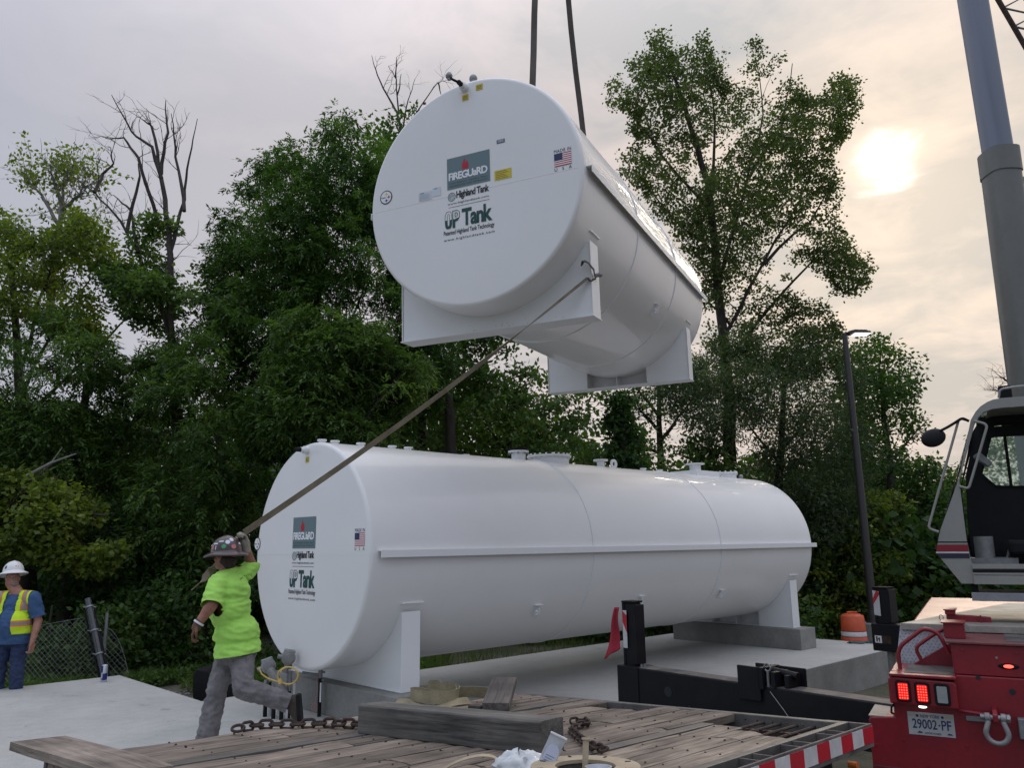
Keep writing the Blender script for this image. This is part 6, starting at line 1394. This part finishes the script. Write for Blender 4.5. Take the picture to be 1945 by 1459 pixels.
def fuse(mb, name, m, parent, voxel=.009, smooth=6, wr=None, cuts=(), keep=None, mats=None, paint=None, solid=0):
    me = bpy.data.meshes.new('tmp'); me.from_pydata([tuple(v) for v in mb.v], [], mb.f); o = bpy.data.objects.new('tmp', me); COL.objects.link(o)
    r = o.modifiers.new('r', 'REMESH'); r.mode = 'VOXEL'; r.voxel_size = voxel
    s = o.modifiers.new('s', 'SMOOTH'); s.factor = .5; s.iterations = smooth
    bpy.context.view_layer.update(); me2 = bpy.data.meshes.new_from_object(o.evaluated_get(bpy.context.evaluated_depsgraph_get()))
    bpy.data.objects.remove(o); bpy.data.meshes.remove(me)
    bm = bmesh.new(); bm.from_mesh(me2); bpy.data.meshes.remove(me2)
    if wr:
        bm.normal_update(); amp, fr, st = wr
        for v in bm.verts:
            c = v.co; w = mnoise.noise(Vector((c.x*fr*st[0]+11, c.y*fr*st[1], c.z*fr*st[2])))
            w2 = mnoise.noise(Vector((c.x*fr*2.3*st[0], c.y*fr*2.3*st[1]+5, c.z*fr*2.3*st[2]+c.x*fr)))
            v.co = c+v.normal*(amp*(-abs(w)*1.6+.4)+amp*.5*w2)
    for (p, nrm, rad) in cuts:
        p, nrm = Vector(p), Vector(nrm).normalized()
        def near(f, p=p, nrm=nrm, rad=rad):
            q = f.calc_center_median()-p; h = q.dot(nrm); return -.06 < h < .30 and (q-nrm*h).length < rad
        geom = [f for f in bm.faces if near(f)]
        es = list({e for f in geom for e in f.edges}); vs_ = list({v for f in geom for v in f.verts})
        bmesh.ops.bisect_plane(bm, geom=vs_+es+geom, plane_co=p, plane_no=nrm)
        kill = [f for f in bm.faces if near(f) and (f.calc_center_median()-p).dot(nrm) > 0]
        bmesh.ops.delete(bm, geom=kill, context='FACES')
    if keep: bmesh.ops.delete(bm, geom=[f for f in bm.faces if not keep(f.calc_center_median(), f.normal)], context='FACES')
    me3 = bpy.data.meshes.new(name); inv = parent_matrix(parent).inverted() if parent is not None else Matrix.Identity(4)
    if paint:
        for f in bm.faces: f.material_index = paint(f.calc_center_median())
    bm.transform(inv); bm.to_mesh(me3); bm.free()
    for q in (mats or [m]): me3.materials.append(q)
    me3.polygons.foreach_set('use_smooth', [True]*len(me3.polygons)); o = link(name, me3, parent)
    if solid: q = o.modifiers.new('solid', 'SOLIDIFY'); q.thickness = solid; q.offset = 1
    return o
def hand(mb, wrist, d, palm, s=1.0, curl=.5, left=False, thumb=.6):
    """palm block plus four fingers of unequal length and a thumb leaving the side of the palm"""
    d = Vector(d).normalized(); n = Vector(palm).normalized(); n = (n-d*n.dot(d)).normalized(); side = d.cross(n)*(1 if left else -1)
    W = Vector(wrist)
    for k in range(4):
        t = (k-1.5)*.021*s; caps(mb, W+d*.02*s+side*t*.7, W+d*.088*s+side*t, .0135*s, .012*s)
        L = (.072, .082, .076, .060)[3-k]*s; p = W+d*.092*s+side*t; a = .25+curl*.3
        for j, fr in enumerate((.45, .3, .25)):
            dd = d*math.cos(a)+n*math.sin(a); q = p+dd*L*fr; caps(mb, p, q, (.0105-.001*j)*s, (.0098-.001*j)*s); p = q; a += curl*1.15
    p = W+d*.028*s+side*.034*s; q = p+(d*.6+side*.6+n*.5*thumb).normalized()*.042*s; caps(mb, p, q, .014*s, .0115*s)
    caps(mb, q, q+(d*.9+side*.05+n*.7*thumb).normalized()*.034*s, .0112*s, .009*s)
def head(mb, c, f, up, s=1.0):
    """head with jaw, nose, brow, lips, ears; c = centre of the skull, f = facing"""
    f = Vector(f).normalized(); up = Vector(up); up = (up-f*up.dot(f)).normalized(); r = f.cross(up); Rm = Matrix((r, f, up)).transposed(); c = Vector(c)
    L_ = lambda x, y, z: c+Rm @ Vector((x, y, z))*s
    ell(mb, L_(0, -.012, .02), (.075*s, .092*s, .092*s), Rm); ell(mb, L_(0, .028, -.045), (.060*s, .060*s, .065*s), Rm); ell(mb, L_(0, .052, -.085), (.034*s, .034*s, .026*s), Rm)
    ell(mb, L_(0, .075, .022), (.048*s, .016*s, .012*s), Rm)                                # brow
    caps(mb, L_(0, .084, .012), L_(0, .106, -.022), .009*s, .014*s); 
    for sx in (1, -1):
        ell(mb, L_(sx*.013, .094, -.026), (.008*s, .010*s, .008*s), Rm); ell(mb, L_(sx*.040, .062, -.022), (.022*s, .022*s, .020*s), Rm); ell(mb, L_(sx*.077, -.008, -.004), (.009*s, .020*s, .031*s), Rm)
    ell(mb, L_(0, .083, -.052), (.024*s, .010*s, .006*s), Rm); ell(mb, L_(0, .080, -.063), (.021*s, .011*s, .007*s), Rm)
    return L_, Rm
def eyes(L_, Rm, parent, s=1.0):
    for sx in (1, -1):
        mb = MB(); ell(mb, L_(sx*.031, .070, .004), (.0135*s, .010*s, .0085*s), Rm, 7); e = mb.build('eye', mat('eye_white', (.55, .5, .47), .3), parent, smooth=True)
        mb = MB(); ell(mb, L_(sx*.031, .0785, .004), (.0058*s, .003*s, .0058*s), Rm, 6); mb.build('iris', mat('dark_iris', (.03, .02, .015), .2), e, smooth=True)
def hard_hat(c, f, up, parent, m, s=1.0, stickers=()):
    f = Vector(f).normalized(); up = Vector(up); up = (up-f*up.dot(f)).normalized(); r = f.cross(up); X = frame(c, r, f, up)
    mb = MB(); mb.X = X; n = 48; vs = []; fs = []
    prof = [(1.42, -.016), (1.44, -.010), (1.40, -.002), (1.12, .014), (1.02, .022), (1.0, .035)] + [(math.cos(a), .035+.118*math.sin(a)) for a in np.linspace(.12, math.pi/2, 10)]
    for k in range(n):
        a = 2*math.pi*k/n; c_, s_ = math.cos(a), math.sin(a)
        for (q, h) in prof:
            rx, ry = .112*s, .138*s; x = c_*rx*q; y = s_*ry*q; 
            if q > 1.05: y += .012*max(0, s_)*(q-1)*2; h2 = h-.012*abs(s_)*(q-1)*2+.01*abs(c_)*(q-1)
            else: h2 = h
            ridge = .006*math.exp(-(x/.018)**2)*(1 if h > .06 else 0)+.003*math.exp(-((abs(x)-.045)/.012)**2)*(1 if h > .06 else 0)
            vs.append((x, y, h2*s+ridge))
    m_ = len(prof)
    for k in range(n):
        for i in range(m_-1): fs.append((k*m_+i, ((k+1) % n)*m_+i, ((k+1) % n)*m_+i+1, k*m_+i+1))
    mb.add(vs, fs); hat = mb.build('hard_hat', m, parent, smooth=60, solid=.003)
    for (az, el, rr, col, shape) in stickers:     # az around, el height angle
        def sp(x, y):
            a = az+x/.12; e = el+y/.13; rx, ry = .1135*s, .1395*s
            return tuple(X @ Vector((math.cos(a)*math.cos(e)*rx, math.sin(a)*math.cos(e)*ry, (.035+.1195*math.sin(e))*s+.003)))
        mb = MB()
        if shape == 'o':
            mb.add([sp(rr*math.cos(t), rr*math.sin(t)) for t in np.linspace(0, 2*math.pi, 17)[:-1]]+[sp(0, 0)], [(k, (k+1) % 16, 16) for k in range(16)])
        else:
            w, h = rr, shape; vs, fs = ngrid(4, 2, lambda a, b: sp((a-.5)*2*w, (b-.5)*2*h)); mb.add(vs, fs)
        mb.build('sticker', col, hat)
    return hat, X

def worker():
    A = aty; J = dict(pel=A(452, 1226, 7.18), chest=A(436, 1130, 7.16), neck=A(432, 1086, 7.16), head=A(428, 1060, 7.14),
        ls=A(416, 1110, 7.02), le=A(402, 1150, 6.90), lw=A(376, 1186, 6.86), rs=A(460, 1092, 7.30), re=A(479, 1078, 7.36), rw=A(467, 1040, 7.26),
        lh=A(460, 1244, 7.13), lk=A(462, 1308, 7.02), la=A(545, 1334, 7.14), rh=A(438, 1238, 7.26), rk=A(413, 1306, 7.16))
    J['ra'] = Vector((J['rk'].x-.075, J['rk'].y-.02, .13)); t = thing('person', 'worker in lime shirt, grey trousers and stickered dark hard hat pulling the strap in mid-stride', 'person', (J['pel'].x, J['pel'].y, .045))
    face = Vector((-.86, .42, .16)); up = Vector((.05, 0, 1))
    mb = MB()
    L_, Rm = head(mb, J['head'], face, up, 1.0)
    caps(mb, J['head']+Vector((.02, 0, -.05)), J['neck'], .058, .064); caps(mb, J['neck'], J['chest'], .07, .13); caps(mb, J['chest'], J['pel'], .13, .13)
    caps(mb, J['neck'], J['ls'], .06, .06); caps(mb, J['neck'], J['rs'], .06, .06)
    caps(mb, J['ls'], J['le'], .056, .050); caps(mb, J['le'], J['lw'], .052, .032); caps(mb, J['le'].lerp(J['lw'], .15), J['le'].lerp(J['lw'], .35), .052, .048)
    caps(mb, J['rs'], J['re'], .056, .048); caps(mb, J['re'], J['rw'], .050, .031)
    for h, k, a in (('lh', 'lk', 'la'), ('rh', 'rk', 'ra')): caps(mb, J[h], J[k], .085, .058); caps(mb, J[k], J[a], .055, .038)
    body = fuse(mb, 'body', M['skin'], t, .008, 5)
    eyes(L_, Rm, t)
    # t-shirt, loose over a heavy build
    mb = MB(); f2 = Vector((-.80, .55, 0)).normalized()
    bl = lambda p, dx: p+f2*dx
    ell(mb, J['chest']+Vector((.0, 0, .02)), (.165, .205, .17)); ell(mb, J['chest']+Vector((.012, 0, -.12)), (.168, .205, .18)); ell(mb, bl(J['pel'], .0)+Vector((-.015, 0, .10)), (.190, .205, .17)); ell(mb, bl(J['pel'], .07)+Vector((0, 0, .16)), (.14, .17, .13))
    ell(mb, J['pel']+Vector((.0, 0, -.01)), (.188, .20, .12)); ell(mb, J['pel']+Vector((.005, -.01, -.06)), (.188, .21, .17))
    caps(mb, J['neck']+Vector((0, 0, -.01)), J['chest'], .082, .15); caps(mb, J['neck']+Vector((0, 0, -.03)), J['ls'], .075, .085); caps(mb, J['neck']+Vector((0, 0, -.03)), J['rs'], .075, .085)
    caps(mb, J['ls'], J['ls'].lerp(J['le'], 1.35), .092, .086); caps(mb, J['rs'], J['rs'].lerp(J['re'], 1.0), .082, .072)
    ds = (J['le']-J['ls']).normalized(); dr = (J['re']-J['rs']).normalized()
    hem = J['pel']+Vector((0, 0, -.075)); hn = Vector((.12, 0, -1))
    shirt = fuse(mb, 't_shirt', M['lime'], t, .009, 8, wr=(.015, 9, (.7, .7, 1.8)), cuts=[(hem, hn, .45), (J['ls'].lerp(J['le'], 1.02), ds, .115), (J['rs'].lerp(J['re'], .9)+Vector((.02, 0, .05)), Vector((.15, 0, 1)), .085), (J['neck']+Vector((.0, 0, .015)), (-.25, 0, 1), .13)], solid=.003)
    # trousers
    mb = MB(); ell(mb, J['pel']+Vector((0, 0, -.05)), (.16, .17, .12)); caps(mb, J['lh'], J['lk'], .102, .085); caps(mb, J['lk'], J['la'], .086, .080); caps(mb, J['rh'], J['rk'], .112, .083); caps(mb, J['rk'], J['ra'], .083, .088)
    caps(mb, J['pel']+Vector((0, 0, -.03)), J['lh']+Vector((0, 0, -.05)), .13, .11); caps(mb, J['pel']+Vector((0, 0, -.03)), J['rh']+Vector((0, 0, -.05)), .13, .11)
    dl = (J['la']-J['lk']).normalized(); dr2 = (J['ra']-J['rk']).normalized()
    tro = fuse(mb, 'trousers', M['grey_cloth'], t, .009, 7, wr=(.015, 11, (1, 1, 1.5)), cuts=[(J['la']+dl*.012, dl, .16), (J['ra']+dr2*.03, dr2, .2)])
    # boots : heel, sole, toe
    for ank, toe, soled in ((J['la']+dl*.02, Vector((.12, -.02, -1)), Vector((1, 0, .1))), (J['ra'], Vector((-1, .25, -.05)), Vector((0, 0, -1)))):
        toe = toe.normalized(); sl_ = (soled-toe*soled.dot(toe)).normalized(); mb = MB()
        caps(mb, ank-sl_*.05, ank+sl_*.03, .054, .052); caps(mb, ank+sl_*.05-toe*.02, ank+sl_*.062+toe*.16, .042, .040); caps(mb, ank+sl_*.02, ank+sl_*.055+toe*.12, .05, .042); ell(mb, ank+sl_*.055+toe*.175, (.045, .045, .042))
        b = fuse(mb, 'boot', M['boot'], t, .007, 4)
        mb = MB(); X = frame(ank+sl_*.086+toe*.055, toe, sl_.cross(toe), sl_); mb.X = X
        mb.prism([(-.11, -.038), (-.05, -.042), (.05, -.052), (.13, -.040), (.155, 0), (.13, .044), (.05, .05), (-.05, .042), (-.11, .038), (-.12, 0)], 2, -.018, .014); mb.build('sole', M['black_matt'], b, bevel=.005)
    hat, HX = hard_hat(J['head']+Vector((.006, 0, .032)), Vector((-.86, .42, -.04)), Vector((-.03, 0, 1)), t, M['hat_dark'], 1.02,
        [(-2.35, .55, .022, M['decal_paleblue'], 'o'), (-1.95, .18, .021, M['pink'], 'o'), (-2.62, .22, .019, mat('green_sticker', (.06, .35, .12), .5), 'o'), (-3.3, .45, .026, M['decal_paleblue'], .007), (-2.85, .62, .024, M['decal_paleblue'], .007), (-3.5, .2, .010, M['pink'], .02), (-3.2, .16, .004, M['decal_paleblue'], .018), (-2.0, .75, .022, M['decal_paleblue'], 'o'), (-1.3, .4, .02, M['decal_paleblue'], .01), (-3.9, .35, .02, M['decal_white'], .009)])
    mb = MB(); ell(mb, L_(0, -.036, -.006), (.0800, .076, .066), Rm); ell(mb, L_(0, -.065, -.05), (.062, .04, .04), Rm); hc_ = fuse(mb, 'hair', M['hair'], t, .008, 3)
    # gloves with separate fingers
    mb = MB(); dd = (A(464, 1016, 7.22)-J['rw']); hand(mb, J['rw'], dd, Vector((-.5, -.6, .1)), 1.12, 1.05, False, .9); caps(mb, J['rw']-dd.normalized()*.03, J['rw']+dd.normalized()*.05, .040, .040)
    g = fuse(mb, 'glove', M['glove'], t, .0055, 2)
    mb = MB(); dd = (A(371, 1200, 6.84)-J['lw']).normalized(); dd = Vector((-.35, -.15, -.9)).normalized(); hand(mb, J['lw'], dd, Vector((.75, .3, -.2)), 1.05, .8, True, .6); caps(mb, J['lw']-dd*.02, J['lw']+dd*.03, .037, .038)
    g2 = fuse(mb, 'glove', M['glove_brown'], t, .0055, 2)
    mb = MB(); dl_ = (J['lw']-J['le']).normalized(); F = dl_.to_track_quat('Z', 'Y').to_matrix().to_4x4(); F.translation = J['lw']; mb.X = F; mb.lathe([(.040, -.02), (.046, -.018), (.046, -.004), (.040, -.002)], 'z', 20); mb.build('glove_cuff', M['decal_paleblue'], g2, smooth=True)
    # faded print on the shirt back: projected on the cloth
    dg = bpy.context.evaluated_depsgraph_get(); me = shirt.data; W = parent_matrix(t)
    bvh = BVHTree.FromPolygons([tuple(W @ v.co) for v in me.vertices], [tuple(p.vertices) for p in me.polygons])
    mb = MB()
    def stroke(p0, p1, w=1.4):
        q = []
        for k in range(5):
            x = p0[0]+(p1[0]-p0[0])*k/4; y = p0[1]+(p1[1]-p0[1])*k/4; d = ray(x, y).normalized(); h = bvh.ray_cast(CAM, d)
            if h[0] is None: return
            q.append(h[0]-d*.003)
        mb.tube(q, .0018*w, 4)
    for k in range(11):     # arched line of small worn letters
        a = k/10; x = 456+a*22; y = 1099-11*math.sin(a*1.9)+4*a; stroke((x, y), (x+.4, y+4.5)); 
        if k % 2: stroke((x, y+2.2), (x+1.6, y+2.0))
        if k % 3 == 0: stroke((x, y), (x+1.8, y))
    for k in range(7): stroke((458+k*2.8, 1107-k*1.1), (460+k*2.8, 1106-k*1.1))
    for k in range(9): stroke((475.5+k*.7, 1104+k*4.0), (477.5+k*.7, 1106+k*4.0), 2.0)
    for k in range(3): stroke((474+k, 1141), (482+k, 1139), 1.6)
    if mb.v: mb.build('shirt_print', mat('dark_green_print', (.03, .09, .02), .8), shirt)
    return J
WJ = worker()
def tagline():
    hk = T2M @ Vector((1.085, .40, -1.0)); hp_ = aty(464, 1012, 7.2)
    t = thing('pull_strap', 'long olive webbing strap running from the hanging tank saddle to the worker hand', 'strap', tuple(hp_))
    pts = []
    for k in range(41):
        s = k/40; p = hk.lerp(hp_, s); p.z -= .07*math.sin(math.pi*s); pts.append(p)
    mb = MB(); ribbon(mb, pts, lambda s: .032+.024*s, .006, lambda s: Vector((.3*math.cos(s*3.3+.4), -.3, .9)) .normalized() if s > .3 else Vector((.9-.6*s, -.1, .3+1.5*s))); mb.build('strap_line', M['web_tan'], t, smooth=30)
    tail = [hp_, aty(450, 1025, 7.24), aty(425, 1058, 7.30), aty(402, 1083, 7.36), aty(383, 1104, 7.38), aty(364, 1121, 7.36)]
    mb = MB(); q = []
    for i in range(len(tail)-1):
        for k in range(4): q.append(tail[i].lerp(tail[i+1], k/4))
    q.append(tail[-1]); ribbon(mb, q, .078, .006, lambda s: Vector((.75, -.2, .65))); mb.build('strap_tail', M['web_tan'], t, smooth=30)
    # eye loop through the saddle
    mb = MB(); c = T2M @ Vector((1.06, .40, -.93)); lp_ = [T2M @ Vector(v) for v in ((1.03, .40, -.86), (1.06, .36, -.83), (1.11, .36, -.86), (1.145, .42, -.92), (1.14, .47, -1.0), (1.10, .42, -1.03), hk and (1.085, .40, -1.0))]
    ribbon(mb, lp_, .05, .008, (.3, .8, .3)); mb.build('strap_eye', M['web_grey'], t, smooth=30)
    mb = MB(); mb.X = T2M; mb.cyl((1.09, .55, -.94), (1.16, .55, -.94), .022, n=12); mb.sphere((1.165, .55, -.94), .026, 7); mb.build('shackle_pin', M['box_grey'], t, smooth=True)
tagline()

def bystander():
    Y = 10.9; A = aty; g = -.25
    cx = A(25, 1200, Y).x; px = lambda dx, z, dy=0: Vector((cx+dx, Y+dy, g+z))
    J = dict(head=A(25, 1099, Y), neck=px(.02, 1.48), chest=px(0, 1.28), pel=px(0, .95), ls=px(.235, 1.43, -.02), le=px(.305, 1.14, .02), lw=px(.300, .88, -.06), rs=px(-.235, 1.43, -.02), re=px(-.31, 1.14, .02), rw=px(-.30, .88, -.06), lh=px(.10, .90), lk=px(.115, .50, -.02), la=px(.125, .10, .02), rh=px(-.10, .90), rk=px(-.12, .50, -.02), ra=px(-.14, .10, .02))
    t = thing('person', 'bystander in white hard hat, yellow safety vest, blue shirt and jeans looking up', 'person', (cx, Y, g))
    face = Vector((.72, -.62, .22)); mb = MB(); L_, Rm = head(mb, J['head'], face, (0, 0, 1), 1.04)
    caps(mb, J['head']+Vector((-.02, .0, -.06)), J['neck'], .07, .075); caps(mb, J['neck'], J['chest'], .07, .14); caps(mb, J['chest'], J['pel'], .14, .14)
    for s, e, w, lf in (('ls', 'le', 'lw', 1), ('rs', 're', 'rw', 0)):
        caps(mb, J['neck'], J[s], .06, .062); caps(mb, J[s], J[e], .060, .050); caps(mb, J[e], J[w], .054, .033); caps(mb, J[e].lerp(J[w], .2), J[e].lerp(J[w], .4), .053, .046)
        sg = 1 if lf else -1; hand(mb, J[w], Vector((0, -.05, -1)), Vector((-sg, .15, 0)), 1.08, .75, bool(lf), .7)
    for h, k, a in (('lh', 'lk', 'la'), ('rh', 'rk', 'ra')): caps(mb, J[h], J[k], .088, .06); caps(mb, J[k], J[a], .056, .04)
    fuse(mb, 'body', M['skin2'], t, .008, 3); eyes(L_, Rm, t, 1.04)
    mb = MB(); ell(mb, L_(0, .058, -.085), (.042, .036, .030), Rm); ell(mb, L_(0, .090, -.044), (.030, .010, .007), Rm)
    mb.build('beard', M['beard'], t, smooth=True)
    mb = MB(); ell(mb, L_(0, -.03, .01), (.083, .083, .06), Rm); mb.build('hair', M['beard'], t, smooth=True)
    def torso(mb, k, bottom):
        ell(mb, J['chest']+Vector((0, 0, .04)), (.20+k, .145+k, .17)); ell(mb, J['chest']+Vector((0, -.05, -.16)), (.225+k, .18+k, .19)); caps(mb, J['neck']+Vector((0, 0, -.03)), J['chest'], .08+k, .15)
        ell(mb, J['pel']+Vector((0, -.02, .08)), (.22+k, .18+k, .16)); caps(mb, J['pel']+Vector((-.065, -.01, 0)), J['pel']+Vector((-.065, -.01, bottom)), .155+k, .157+k); caps(mb, J['pel']+Vector((.065, -.01, 0)), J['pel']+Vector((.05, -.01, bottom)), .15+k, .152+k)
        for s in ('ls', 'rs'): caps(mb, J['neck']+Vector((0, 0, -.03)), J[s]+Vector((0, 0, -.0)), .075+k, .078+k)
    mb = MB(); torso(mb, 0, -.12)
    for s, e in (('ls', 'le'), ('rs', 're')): caps(mb, J[s], J[s].lerp(J[e], .95), .085, .088)
    dl = (J['le']-J['ls']).normalized(); dr = (J['re']-J['rs']).normalized()
    fuse(mb, 't_shirt', M['blue_shirt'], t, .009, 7, wr=(.016, 8, (.8, .8, 1.3)), cuts=[(J['pel']+Vector((0, 0, -.09)), (0, 0, -1), .4), (J['ls'].lerp(J['le'], .82), dl, .12), (J['rs'].lerp(J['re'], .82), dr, .12), (J['neck']+Vector((0, -.02, .02)), (0, -.35, 1), .11)], solid=.003)
    mb = MB(); torso(mb, .014, -.02)
    zt, zb_ = g+1.52, g+1.0
    def keep(c, n):
        z = c.z-g; dx = c.x-cx
        if z < .99 or z > 1.53: return False
        if abs(dx) > .245: return False
        if z > 1.18 and abs(dx) > .215: return False
        if c.y < Y-.01:
            w = .085+.03*max(0, 1.25-z) if z < 1.38 else .085
            return not (-w < dx < w)
        if z > 1.47 and abs(dx) < .1: return False
        return True
    def paint(c):
        z = c.z-g; dx = abs(c.x-cx)
        if 1.10 < z < 1.145: return 2
        if 1.085 < z <= 1.10 or 1.145 <= z < 1.16: return 1
        if z > 1.28:
            if .140 < dx < .185: return 2
            if .128 < dx <= .140 or .185 <= dx < .197: return 1
        return 0
    v = fuse(mb, 'safety_vest', None, t, .0075, 6, keep=keep, paint=paint, mats=[M['vest'], M['orange'], M['silver']], solid=.006)
    mb = MB(); ell(mb, J['pel']+Vector((0, 0, -.02)), (.185, .15, .12))
    for h, k, a in (('lh', 'lk', 'la'), ('rh', 'rk', 'ra')): caps(mb, J[h], J[k], .108, .082); caps(mb, J[k], J[a], .082, .078)
    fuse(mb, 'jeans', M['jeans'], t, .009, 6, wr=(.018, 9, (1, 1, 1.4)))
    for a in ('la', 'ra'):
        mb = MB(); p = J[a]; caps(mb, p+Vector((0, 0, .04)), p+Vector((0, 0, -.03)), .055, .055); caps(mb, p+Vector((0, 0, -.05)), p+Vector((.0, -.16, -.06)), .042, .038); b = fuse(mb, 'boot', M['boot'], t, .008, 3)
    hard_hat(J['head']+Vector((-.012, .01, .062)), Vector((.72, -.62, .16)), Vector((0, 0, 1)), t, M['hat_white'], 1.06, [(1.55, .3, .022, M['pink'], .008), (.35, .3, .016, M['ink'], .022)])
bystander()
